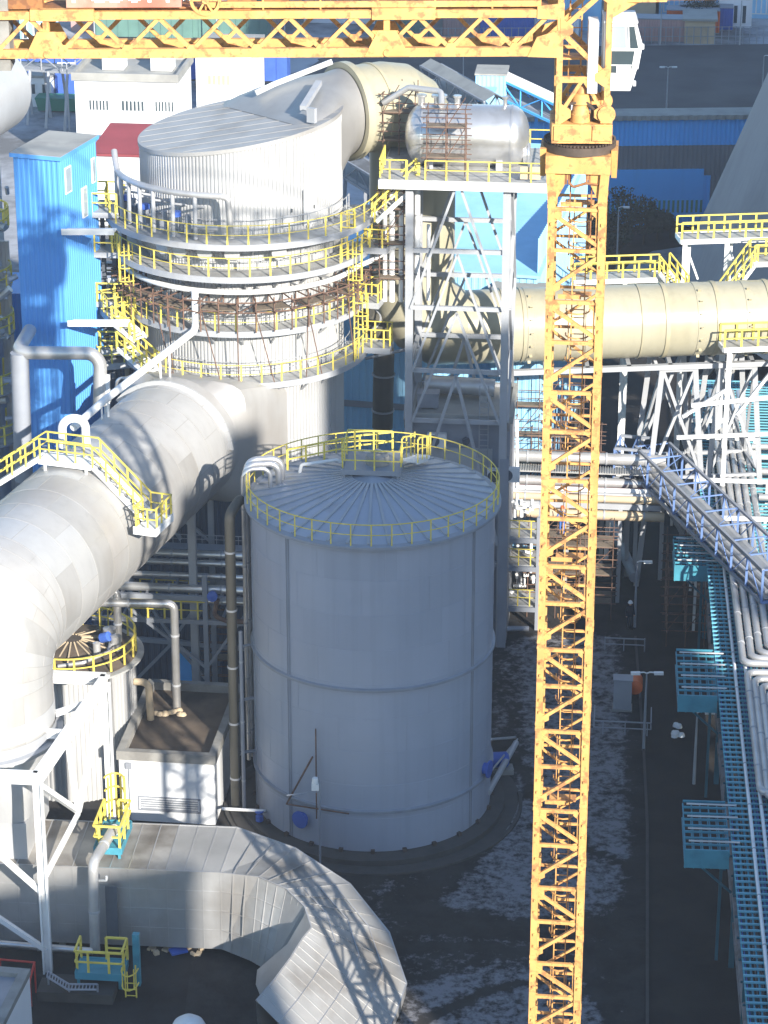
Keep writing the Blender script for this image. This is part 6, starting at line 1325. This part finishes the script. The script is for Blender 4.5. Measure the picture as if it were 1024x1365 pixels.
for i, (px, py, w_, d_, lb) in enumerate(((833,980,3.4,1.9,'low pipe fence round the plot below the orange container'),(836,868,2.6,.1,'short low pipe fence on the snowy verge beside the road'))):
    p = PZ(px, py, 0); F = Frame(p.x, p.y, YAW); tt = thing('pipe_fence', lb, 'fence', p, YAW, 'low pipe fences on the verge'); m = MB(); m.rail([F(-w_/2,d_),F(-w_/2,0),F(w_/2-.3,0),F(w_/2-.3,d_)],.8,1.2,w=.06,r=.03); obj('rail', m, M['steel_grey'], tt)
p = PZ(902, 980, 0); t = thing('rubbish_heap', 'white crumpled foil heap at the foot of the teal rack', 'rubbish', p); m = MB()
for k in range(8): m.lathe([(.001,.3),(.14,.24),(.2,.05),(.001,0)], p+Vector((rq.uniform(-.2,.25), rq.uniform(-.8,.9), rq.uniform(0,.12))), 7)
obj('foil', m, M['white'], t)
pipething('ground_pipe', 'grey pipe lying across the ground left of the road', [PZ(668,838,.4), PZ(705,838,.4)], .16, 'steel_grey', .3)
pipething('lagged_trunk', 'fat bluish pipe slanting over the ground right of the mast', [PZ(816,700,.9), PZ(846,770,.9)], .33, 'steel_grey', .3, None, 14)
# ---------------------------------------------------------------- people
def person(p, label, rz, top, legs_, hat, pose='stand'):
    F = Frame(p[0], p[1], rz, p[2]); t = thing('person', label, 'person', p, rz, None)
    J = {'pel':(0,0,.95),'ab':(0,.01,1.12),'ch':(0,0,1.33),'nk':(0,0,1.50),'hd0':(0,-.01,1.57),'hd':(0,-.02,1.66),'ht':(0,-.01,1.75)}
    for s_, n_ in ((-1,'l'),(1,'r')):
        J['hip'+n_] = (s_*.095,0,.9); J['kn'+n_] = (s_*.11,-.03,.49); J['an'+n_] = (s_*.12,.02,.09); J['to'+n_] = (s_*.14,-.16,.03)
        J['sh'+n_] = (s_*.19,0,1.43)
        if pose == 'work': J['el'+n_] = (s_*.24,-.14,1.2); J['wr'+n_] = (s_*.16,-.38,1.18); J['ha'+n_] = (s_*.14,-.47,1.19)
        else: J['el'+n_] = (s_*.25,.02,1.15); J['wr'+n_] = (s_*.26,-.08,.92); J['ha'+n_] = (s_*.25,-.11,.82)
    E = [('pel','ab'),('ab','ch'),('ch','nk'),('nk','hd0'),('hd0','hd'),('hd','ht')]
    for n_ in 'lr': E += [('pel','hip'+n_),('hip'+n_,'kn'+n_),('kn'+n_,'an'+n_),('an'+n_,'to'+n_),('ch','sh'+n_),('sh'+n_,'el'+n_),('el'+n_,'wr'+n_),('wr'+n_,'ha'+n_)]
    rad = {'pel':.15,'ab':.14,'ch':.17,'nk':.065,'hd0':.085,'hd':.105,'ht':.075}
    for k in J:
        if k[:-1] in ('hip','kn','an','to','sh','el','wr','ha') : rad[k] = {'hip':.1,'kn':.068,'an':.052,'to':.045,'sh':.075,'el':.052,'wr':.04,'ha':.045}[k[:-1]]
    names = list(J); me = bpy.data.meshes.new('body'); me.from_pydata([F(*J[k]) for k in names], [(names.index(a), names.index(b)) for a, b in E], [])
    o = bpy.data.objects.new('body_tmp', me); COL.objects.link(o); sm = o.modifiers.new('skin','SKIN')
    for i, k in enumerate(names): v = me.skin_vertices[0].data[i]; v.radius = (rad[k], rad[k]); v.use_root = (k == 'pel')
    o.modifiers.new('sub','SUBSURF').levels = 1
    me2 = bpy.data.meshes.new_from_object(o.evaluated_get(bpy.context.evaluated_depsgraph_get())); bpy.data.objects.remove(o)
    Mi = REG[t].inverted()
    for v in me2.vertices: v.co = Mi @ v.co
    for k in (top, legs_, 'skin'): me2.materials.append(M[k])
    for f in me2.polygons:
        c = f.center; hand = (Vector((abs(c.x), c.y, c.z))-Vector((abs(J['hal'][0]), J['hal'][1], J['hal'][2]))).length < .09
        f.material_index = 2 if (c.z > 1.53 or hand) else (0 if c.z > .95 else 1); f.use_smooth = True
    me2.name = 'body'; b = bpy.data.objects.new('body', me2); COL.objects.link(b); b.parent = t; REG[b] = REG[t]
    m = MB(); m.lathe([(.135,-.01),(.155,-.02),(.125,.03),(.11,.09),(.06,.135),(.001,.145)], F(0,-.01,1.70), 16); obj('helmet', m, M[hat], t, smooth=50)
    m = MB()
    for s_ in (-1,1): m.cbox(F(s_*.13,-.06,.045), .1, .28, .09, rz)
    obj('boots', m, M['black'], t)
person(PZ(839,838,0), 'worker in dark overalls and white helmet standing by the road lamp', R(20), 'overall_dark', 'overall_dark', 'white')
q = PY(749, 712, 147.3); person((q.x,q.y,q.z), 'worker in blue overalls and orange helmet seen through the mast', R(-30), 'overall_blue', 'overall_blue', 'orange', 'work')
m = MB(); m.box(-1.2,1.2,-.5,.9,-.06,-.005,Frame(q.x,q.y,YAW,q.z)); tt = thing('scaffold_deck', 'plank deck on which the worker in blue overalls stands', 'platform', (q.x,q.y,q.z-.06)); obj('planks', m, M['wood'], tt)
m = MB()
for x in (-1.1,1.1):
    for y in (-.45,.85): p_ = Frame(q.x,q.y,YAW)(x,y,0); m.tube([(p_.x,p_.y,0),(p_.x,p_.y,q.z-.06)], .05, 6)
obj('posts', m, M['rust'], tt)
# ---------------------------------------------------------------- the tower crane
CX = 6.68; CP = Vector((CX, 90, 0)); MW = 1.98; a_m = R(-6.0); MF = Frame(CX, 90, a_m); SEC = 3.33; ZM = 42.1
t = CRANE = thing('tower_crane', 'tall yellow lattice tower crane with rust spots in front of everything', 'crane', CP, 0)
m = MB(); m.box(-2.6,2.6,-2.6,2.6,.0,1.2,MF); m.box(-1.6,1.6,-1.6,1.6,1.202,2.14,MF); obj('foundation', m, M['concrete'], t)
hw = MW/2; ch = .25
def section_mesh(z0, z1):
    m = MB(); e = hw-ch/2; h = z1-z0; zm = z0+h*.485; zt_ = z1-.14
    for sx in (-1,1):
        for sy in (-1,1):
            m.bar(MF(sx*e,sy*e,z0+.004), MF(sx*e,sy*e,z1-.004), ch, ch, up=MF(0,1)-MF(0,0))
            for z in (z0+.11, z1-.11): m.cbox(MF(sx*e,sy*e,z), ch+.035, ch+.035, .14, a_m)
            for z in (z0+.6, z0+1.1, z0+2.1, z0+2.6): m.cbox(MF(sx*(e-.0),sy*(e+.14*1),z) if sy < 0 else MF(sx*e,sy*e,z), .06, .1, .1, a_m)
    def face(f, flip, front=True):                                 # f maps (u along the face, z) to a point
        s_ = -1 if flip else 1
        k = .125 if front else .09
        m.bar(f(-e,zt_-.1), f(e,zt_-.1), k, k)
        if front or flip: m.bar(f(-e,zm), f(e,zm), k, k)
        m.bar(f(-s_*e,zt_-.25), f(s_*e,zm+.12), k, k); m.bar(f(s_*e,zm-.12), f(-s_*e,z0+.22), k, k)
        for q, z, dz in () if not front else ((-s_,zt_-.3,-.4),(s_,zt_-.18,-.42),(s_,zm,.3),(-s_,z0+.3,.3)):
            m.plate([f(q*e,z+abs(dz)*.7), f(q*(e-.36),z+.1), f(q*(e-.36),z-.08), f(q*e,z-abs(dz)*.9)], .035)
        if front: m.bar(f(s_*(e-.18),zt_-.3), f(s_*(e-.18),zm+.1), .06, .06)
    face(lambda u, z: MF(u,-e,z), False); face(lambda u, z: MF(u,e,z), True, False); face(lambda u, z: MF(e,u,z), True, False); face(lambda u, z: MF(-e,u,z), False, False)
    return m
def ladder_mesh(z0, z1):
    m = MB(); x0, x1, y = -.12, .32, .15
    for x in (x0,x1): m.bar(MF(x,y,z0), MF(x,y,z1), .045)
    z = z0+.1
    while z < z1: m.bar(MF(x0,y,z), MF(x1,y,z), .03); z += .3
    for z in (z0+.7,z0+1.6,z0+2.5): m.tube([MF(.1+.42*math.cos(b),y-.55*math.sin(b),z) for b in [math.pi*(-.05+1.1*i/8) for i in range(9)]], .028, 5)
    for b in (.25,.75): m.bar(MF(.1+.42*math.cos(math.pi*b),y-.55*math.sin(math.pi*b),z0+.6), MF(.1+.42*math.cos(math.pi*b),y-.55*math.sin(math.pi*b),z0+2.6), .025)
    return m
base_sec = obj('mast_section', section_mesh(ZM-SEC, ZM), M['crane'], t); base_lad = obj('ladder', ladder_mesh(ZM-SEC, ZM), M['crane'], base_sec)
m = MB(); m.box(-.45,.55,.1,.6,ZM-.35,ZM-.3,MF); m.box(-.6,.2,-.14,-.1,ZM-.36,ZM-.2,MF); base_pl = obj('rest_platform', m, M['crane'], base_sec)
k = 1
while ZM-SEC*(k+1) > 2.0:
    o = base_sec.copy(); COL.objects.link(o); o.parent = t; o.location = (0,0,-SEC*k); REG[o] = REG[t]
    l = base_lad.copy(); COL.objects.link(l); l.parent = o; REG[l] = REG[t]
    if k % 3 == 1: l = base_pl.copy(); COL.objects.link(l); l.parent = o; REG[l] = REG[t]
    k += 1
m = MB(); zb_ = ZM-SEC*k
for sx in (-1,1):
    for sy in (-1,1): m.bar(MF(sx*(hw-.14),sy*(hw-.14),1.2), MF(sx*(hw-.14),sy*(hw-.14),zb_+.05), .3)
obj('base_frame', m, M['crane'], t)
# transition and slewing ring
m = MB(); e = hw-.14
for sx in (-1,1):
    for sy in (-1,1):
        m.bar(MF(sx*e,sy*e,ZM), MF(sx*(e+.08),sy*(e+.08),43.25), .3, .3, up=MF(0,1)-MF(0,0))
for sy in (-1,1):
    for sx in (-1,1):
        m.plate([MF(sx*(e+.1),sy*(e+.05),43.15), MF(sx*(e-.62),sy*(e+.05),43.15), MF(sx*(e-.12),sy*e,42.15), MF(sx*(e+.1),sy*e,42.1)], .06)
        m.plate([MF(sy*(e+.05),sx*(e+.1),43.15), MF(sy*(e+.05),sx*(e-.62),43.15), MF(sy*e,sx*(e-.12),42.15), MF(sy*e,sx*(e+.1),42.1)], .06)
m.box(-1.1,1.1,-1.1,1.1,43.16,43.78,MF)
for sx in (-1,1):
    m.hexa([MF(sx*1.12,-.5,42.9),MF(sx*1.3,-.5,42.9),MF(sx*1.3,.5,42.9),MF(sx*1.12,.5,42.9),MF(sx*1.1,-.7,43.9),MF(sx*1.32,-.7,43.9),MF(sx*1.32,.7,43.9),MF(sx*1.1,.7,43.9)])
obj('tower_head_frame', m, M['crane'], t)
m = MB()
for x in (-.4,-.3,.3,.4): m.bar(MF(x,-.9,43.15), MF(x,-.9,42.75), .07)
m.tube(fillet([MF(-.3,-.9,42.8),MF(-.15,-.9,42.65),MF(.3,-.9,42.8),MF(.7,-.9,42.75)],.1,4), .05, 6)
for x in (-.28,.45): m.bar(MF(x,.2,43.1), MF(x,.2,ZM-2.2), .05)
obj('slip_ring_cables', m, M['crane_rust'], t)
m = MB(); m.lathe([(.6,0),(1.24,0),(1.24,.28),(.6,.28)], (CX,90,43.79), 48); obj('slewing_ring', m, M['crane_grease'], t, smooth=30)
m = MB()
for i in range(60): b = 2*math.pi*i/60; m.cbox((CX+1.2*math.cos(b),90+1.2*math.sin(b),44.12), .06,.06,.06,b)
obj('ring_bolts', m, M['crane_grease'], t)
UF = Frame(CX+.02, 90, R(-1.5)); uw_ = .9
m = MB(); m.box(-1.02,1.02,-1.0,1.0,44.2,44.85,UF); m.box(-.95,-.3,-1.06,-1.002,44.3,44.8,UF); m.box(.35,1.0,-1.06,-1.002,44.3,44.8,UF); obj('turntable', m, M['crane'], t)
m = MB(); m.lathe([(.001,1.25),(.16,1.22),(.2,1.0),(.32,.96),(.34,.62),(.26,.58),(.3,.3),(.34,.26),(.34,0)], UF(-.05,-.55,44.86), 18); obj('slewing_motor', m, M['crane'], t, smooth=40)
m = MB(); m.cbox(UF(-.6,-.2,45.15),.45,.5,.5,0); m.cbox(UF(.5,-.3,45.1),.35,.4,.45,0); m.tube(fillet([UF(-.7,-.7,45.0),UF(-.5,-.8,45.5),UF(.1,-.8,45.6),UF(.6,-.7,45.1)],.2,5),.05,6); obj('gear_box', m, M['crane_grease'], t)
# upper tower
ZT = 54.5; m = MB(); E = uw_-.09
for sx in (-1,1):
    for sy in (-1,1): m.bar(UF(sx*E,sy*E,44.86), UF(sx*E,sy*E,49.6), .2, .2, up=(0,1,0)); m.bar(UF(sx*E,sy*E,49.6), UF(sx*.3,sy*.25,ZT), .18, .18)
for sy in (-1,1):
    y = sy*E
    m.bar(UF(-E,y,46.35),UF(E,y,46.35),.14,.2); m.bar(UF(-.05,y,46.3),UF(-E+.05,y,45.15),.12); m.bar(UF(.05,y,46.3),UF(E-.05,y,45.15),.12)
    m.bar(UF(-E,y,48.0),UF(E-.05,y,46.5),.14,.16); m.bar(UF(-E+.1,y,48.1),UF(E,y,49.5),.14,.16); m.bar(UF(-E,y,49.35),UF(E,y,49.35),.16,.3)
    for sx, z in ((-1,48.05),(1,46.45),(1,49.3),(-1,45.2),(1,45.2)): m.plate([UF(sx*E,y+.1*sy,z+.4),UF(sx*(E-.42),y+.1*sy,z+.12),UF(sx*(E-.42),y+.1*sy,z-.12),UF(sx*E,y+.1*sy,z-.4)],.04)
    m.lathe([(.001,-.06),(.30,-.06),(.30,.06),(.001,.06)], UF(E,sy*(E+.14),45.2), 16, axis=(0,1,0)); m.bar(UF(E,sy*(E+.14),44.9),UF(E,sy*(E+.14),45.25),.4,.1,up=(0,1,0))
for sx in (-1,1):
    x = sx*E; m.bar(UF(x,-E,46.35),UF(x,E,46.35),.14,.2); m.bar(UF(x,-E,48.0),UF(x,E,46.5),.1); m.bar(UF(x,-E,48.1),UF(x,E,49.4),.1)
m.bar(UF(-E,-.1,47.3),UF(.2,-.1,47.3),.1); m.box(-.7,.3,-.3,.5,46.9,46.96,UF)
obj('upper_tower', m, M['crane'], t)
m = MB(); m.bar(UF(-.45,.2,44.9),UF(-.45,.2,48.8),.05); m.bar(UF(-.05,.2,44.9),UF(-.05,.2,48.8),.05)
for k in range(12): m.bar(UF(-.45,.2,45+.32*k),UF(-.05,.2,45+.32*k),.03)
obj('upper_ladder', m, M['crane'], t)
# counter jib to the left
ZB, ZTp = 47.30, 48.58; y0, y1 = -.72, .72; xl = -24.0; xr = -E-.1
JF = Frame(CX, 90, R(1.2)); P = 2.15
m = MB()
for y in (y0,y1): m.bar(JF(xl,y,ZB),JF(xr-.1,y,ZB),.24,.30); m.bar(JF(xl,y,ZTp),JF(xr-.1,y,ZTp),.22,.26)
obj('chords', m, M['crane'], t)
jib = [o for o in REG if o.name.startswith('chords') and o.parent == t][-1]; jib.name = 'counter_jib'
m = MB(); x = xr-.35; i = 0
while x-P/2 > xl:
    for y, off in ((y0,0),(y1,P*.5)):
        a = x-off
        if a-P/2 < xl: continue
        m.bar(JF(a,y,ZTp-.1),JF(a-P/2,y,ZB+.1),.15,.13); m.bar(JF(a-P/2,y,ZB+.1),JF(a-P,y,ZTp-.1),.15,.13)
        m.plate([JF(a-P/2-.25,y-.1,ZB+.02),JF(a-P/2+.25,y-.1,ZB+.02),JF(a-P/2+.1,y-.1,ZB+.3),JF(a-P/2-.1,y-.1,ZB+.3)],.03)
    m.bar(JF(x-P/2,y0,ZB-.02),JF(x-P/2,y1,ZB-.02),.12,.1); m.bar(JF(x-P/2,y0,ZB-.02),JF(x-P,y1,ZB-.02),.08,.08); m.bar(JF(x,y0,ZTp),JF(x,y1,ZTp),.12,.1)
    x -= P; i += 1
obj('jib_lattice', m, M['crane'], jib)
def jplate(m, x, y):
    m.plate([JF(x-.75,y-.13,ZB-.12),JF(x+.75,y-.13,ZB-.12),JF(x+.3,y-.13,ZB+.75),JF(x-.3,y-.13,ZB+.75)],.05); m.bar(JF(x,y,ZB),JF(x,y,ZTp),.2); m.lathe([(.001,-.03),(.12,-.03),(.12,.03),(.001,.03)], JF(x,y-.18,ZB), 12, axis=(0,1,0))
    m.bar(JF(x-.5,y-.02,ZTp+.02),JF(x+1.6,y-.02,ZTp+.02),.3,.38)
objs('joint_plate', jplate, [(x, y) for x in (-6.6,-17.9) for y in (y0,y1)], M['crane'], jib)
objs('root_plate', lambda m, y: (m.plate([JF(xr+.1,y-.13,ZB-.2),JF(xr-1.0,y-.13,ZB-.16),JF(xr-.7,y-.13,ZB+.5),JF(xr+.1,y-.13,ZB+.75)],.05), m.plate([JF(xr+.2,y-.13,ZTp-.2),JF(xr-.7,y-.13,ZTp-.16),JF(xr-.7,y-.13,ZTp+.26),JF(xr+.2,y-.13,ZTp+.35)],.05)), [(y0,),(y1,)], M['crane'], jib)
m = MB(); m.box(-19,-1.2,y0+.2,y1-.2,ZTp+.16,ZTp+.2,JF); o = obj('walkway', m, M['crane_rust'], jib)
m = MB(); m.rail([JF(-12.6,y0,ZTp+.15),JF(-1.5,y0,ZTp+.15)],1.0,1.9,w=.05,r=.025); m.rail([JF(-19,y1,ZTp+.15),JF(-1.5,y1,ZTp+.15)],1.0,1.9,w=.05,r=.025); m.bar(JF(-12.6,y0,ZTp+.32),JF(-1.5,y0,ZTp+.32),.04,.2); obj('guard_rail', m, M['crane'], jib)
M['house_red'] = mat('house_red', (.45,.16,.11), .7, 0, .15, .8, (.5,.33,.27), .6, 1.2, .52)
m = MB(); m.box(-17.2,-13.4,y0-.05,y1+.1,ZTp+.25,ZTp+2.1,JF); ob = obj('machine_house', m, M['house_red'], jib)
# white lettering strokes low on its side (only their feet reach into the picture)
m = MB(); yy = y0-.075
for x, w_ in ((-16.95,.06),(-16.1,.42),(-15.6,.42),(-14.95,.30),(-14.45,.10),(-13.85,.10)):
    z0 = ZTp+.42
    if w_ > .2:
        for q in (-w_/2,w_/2): m.box(x+q-.05,x+q+.05,yy,yy+.02,z0+.06,z0+.9,JF)
        m.box(x-w_/2+.05,x+w_/2-.05,yy,yy+.02,z0,z0+.1,JF)
    else: m.box(x-.06,x+.06,yy,yy+.02,z0,z0+.9,JF)
obj('lettering', m, M['white'], ob)
m = MB(); c = JF(-12.6,y0-.1,ZTp+.5); m.lathe([(.42,-.06),(.52,-.06),(.52,.06),(.42,.06),(.42,-.06)], c, 28, axis=(0,1,0)); m.lathe([(.001,-.08),(.12,-.08),(.12,.08),(.001,.08)], c, 14, axis=(0,1,0))
for i in range(6): b = i*math.pi/3; m.bar(c, c+Vector((.45*math.cos(b),0,.45*math.sin(b))), .07)
obj('rope_sheave', m, M['crane'], jib, smooth=30)
m = MB(); m.lathe([(.001,0),(.5,0),(.5,.1),(.36,.12),(.36,1.1),(.5,1.12),(.5,1.2),(.001,1.2)], JF(-11.4,y0+.1,ZTp+.55), 22, axis=(0,1,0)); m.cbox(JF(-10.3,0,ZTp+.5),.9,.7,.6); m.cbox(JF(-18.6,0,ZTp+.5),1.2,1.0,.7); obj('winch', m, M['crane_rust'], jib, smooth=30)
for i in range(3): m = MB(); m.box(-21.6+.85*i,-20.85+.85*i,y0+.05,y1-.05,ZB-.6,ZTp+1.0,JF); obj('counterweight', m, M['concrete'], jib)
# main jib stub to the right and the pendant bars
jr = MB()
for y in (y0*.7,y1*.7): jr.bar(UF(E+.1,y,49.05),UF(26,y,49.45),.16,.2)
jr.bar(UF(E+.1,0,50.5),UF(26,0,50.8),.2)
x = E+.2; k = 0
while x < 25:
    for y in (y0*.7,y1*.7): jr.bar(UF(x,y,49.1),UF(x+.7,0,50.5),.09); jr.bar(UF(x+.7,0,50.5),UF(x+1.4,y,49.1),.09)
    jr.bar(UF(x,y0*.7,49.1),UF(x+1.4,y1*.7,49.1),.07); x += 1.4
jo = obj('main_jib', jr, M['crane_rust'], t)
m = MB(); m.plate([UF(E,-E-.02,49.7),UF(E+.9,-E*.55,49.35),UF(E+1.5,-E*.55,49.1),UF(E+.9,-E*.55,48.85),UF(E,-E-.02,48.4)],.06); m.bar(UF(E+.3,-.5,49.05),UF(E+1.9,-.5,49.08),.2,.3); obj('jib_root', m, M['crane'], jo)
m = MB(); m.bar(UF(.0,0,ZT),UF(22,0,50.8),.08); m.bar(UF(0,0,ZT),JF(-18,0,ZTp+.3),.08); obj('pendant_bars', m, M['crane'], t)
# operator cab
cx0, cx1 = E-.14, E+.94; zc0, zc1 = 45.95, 48.25
prof = [(0,zc0),(.92,zc0),(1.12,zc0+.75),(1.24,zc0+1.55),(1.02,zc1),(0,zc1)]
def cabp(x, y, z): return UF(cx0+x, y, z)
c = obj('cab', MB(), M['white'], t); COL.objects.unlink(c); REG.pop(c); bpy.data.objects.remove(c)
m = MB(); n = len(prof); vs = [cabp(x,-.72,z) for x, z in prof]+[cabp(x,.88,z) for x, z in prof]
m.add(vs, [(0,1,7,6),(0,5,4,3,2,1),(6,7,8,9,10,11),(1,2,8,7),(4,5,11,10),(5,0,6,11)])
m.bar(cabp(1.12,-.72,zc0+.75),cabp(1.24,-.72,zc0+1.55),.08); m.bar(cabp(1.24,-.72,zc0+1.55),cabp(1.02,-.72,zc1),.08); m.bar(cabp(1.24,-.72,zc0+1.55),cabp(1.24,.88,zc0+1.55),.08)
m.box(-.02,1.1,-.82,.98,zc1,zc1+.07,Frame(cabp(0,0,0).x,cabp(0,0,0).y,R(-1.5)))
cab = obj('cab', m, M['white'], t)
m = MB(); m.plate([cabp(.08,-.74,zc0+.62),cabp(.92,-.74,zc0+.62),cabp(1.02,-.74,zc0+1.35),cabp(.08,-.74,zc0+1.35)],.02); w1 = obj('side_window', m, M['glass'], cab)
m = MB(); m.plate([cabp(.88,-.745,zc0+1.45),cabp(1.14,-.745,zc0+1.45),cabp(.98,-.745,zc1-.12),cabp(.82,-.745,zc1-.12)],.02); obj('corner_window', m, M['glass'], cab); m = MB(); m.plate([cabp(.1,-.74,zc0+1.46),cabp(.74,-.74,zc0+1.46),cabp(.68,-.74,zc1-.14),cabp(.1,-.74,zc1-.14)],.02); obj('upper_window', m, M['glass_bright'], cab)  # upper pane: bright sky reflection put into its pale glass colour
m = MB(); m.plate([cabp(1.135,-.62,zc0+.8),cabp(1.135,.78,zc0+.8),cabp(1.24,.78,zc0+1.5),cabp(1.24,-.62,zc0+1.5)],.03); m.plate([cabp(1.24,-.62,zc0+1.62),cabp(1.24,.78,zc0+1.62),cabp(1.06,.78,zc1-.1),cabp(1.06,-.62,zc1-.1)],.03); obj('front_window', m, M['glass'], cab)
m = MB()
for a, b in (((.05,zc0+.58),(.96,zc0+.58)),((.05,zc0+1.40),(1.16,zc0+1.40)),((.05,zc0+.88),(.94,zc0+.88)),((.05,zc0+.58),(.05,zc1-.1)),((.84,zc0+1.40),(.78,zc1-.1)),((.05,zc1-.1),(.95,zc1-.1)),((.45,zc0+.58),(.45,zc0+.88))): m.bar(cabp(a[0],-.76,a[1]),cabp(b[0],-.76,b[1]),.035)
obj('window_frame', m, M['white'], cab)
m = MB(); m.box(.46,.9,-.765,-.755,zc0+.62,zc0+.86,Frame(cabp(0,0,0).x,cabp(0,0,0).y,R(-1.5))); obj('panel', m, M['white'], cab)
for z in (zc0+.25,zc0+1.5): m = MB(); m.cbox(cabp(1.05 if z < 47 else 1.28,-.68,z),.1,.14,.16); obj('work_lamp', m, M['white'], cab)
m = MB(); m.box(-.05,.28,-.9,.0,45.9,48.3,Frame(UF(E-.62,0).x,UF(E-.62,0).y,R(-1.5))); obj('cab_support', m, M['white'], cab)
# ---------------------------------------------------------------- winter haze over the yard
m = MB(); m.box(-1520,1520,-620,3020,-1.2,69.5)
hm = bpy.data.materials.new('haze'); hm.use_nodes = True; hn = hm.node_tree; hn.nodes.clear()
ho = hn.nodes.new('ShaderNodeOutputMaterial'); hv = hn.nodes.new('ShaderNodeVolumePrincipled')
hv.inputs['Color'].default_value = (.72,.83,1.0,1); hv.inputs['Density'].default_value = .00025; hv.inputs['Anisotropy'].default_value = .0
hn.links.new(hv.outputs[0], ho.inputs['Volume']); o = obj('haze', m, hm); o['kind'] = 'stuff'; o['label'] = 'thin pale blue winter haze over the whole plant'
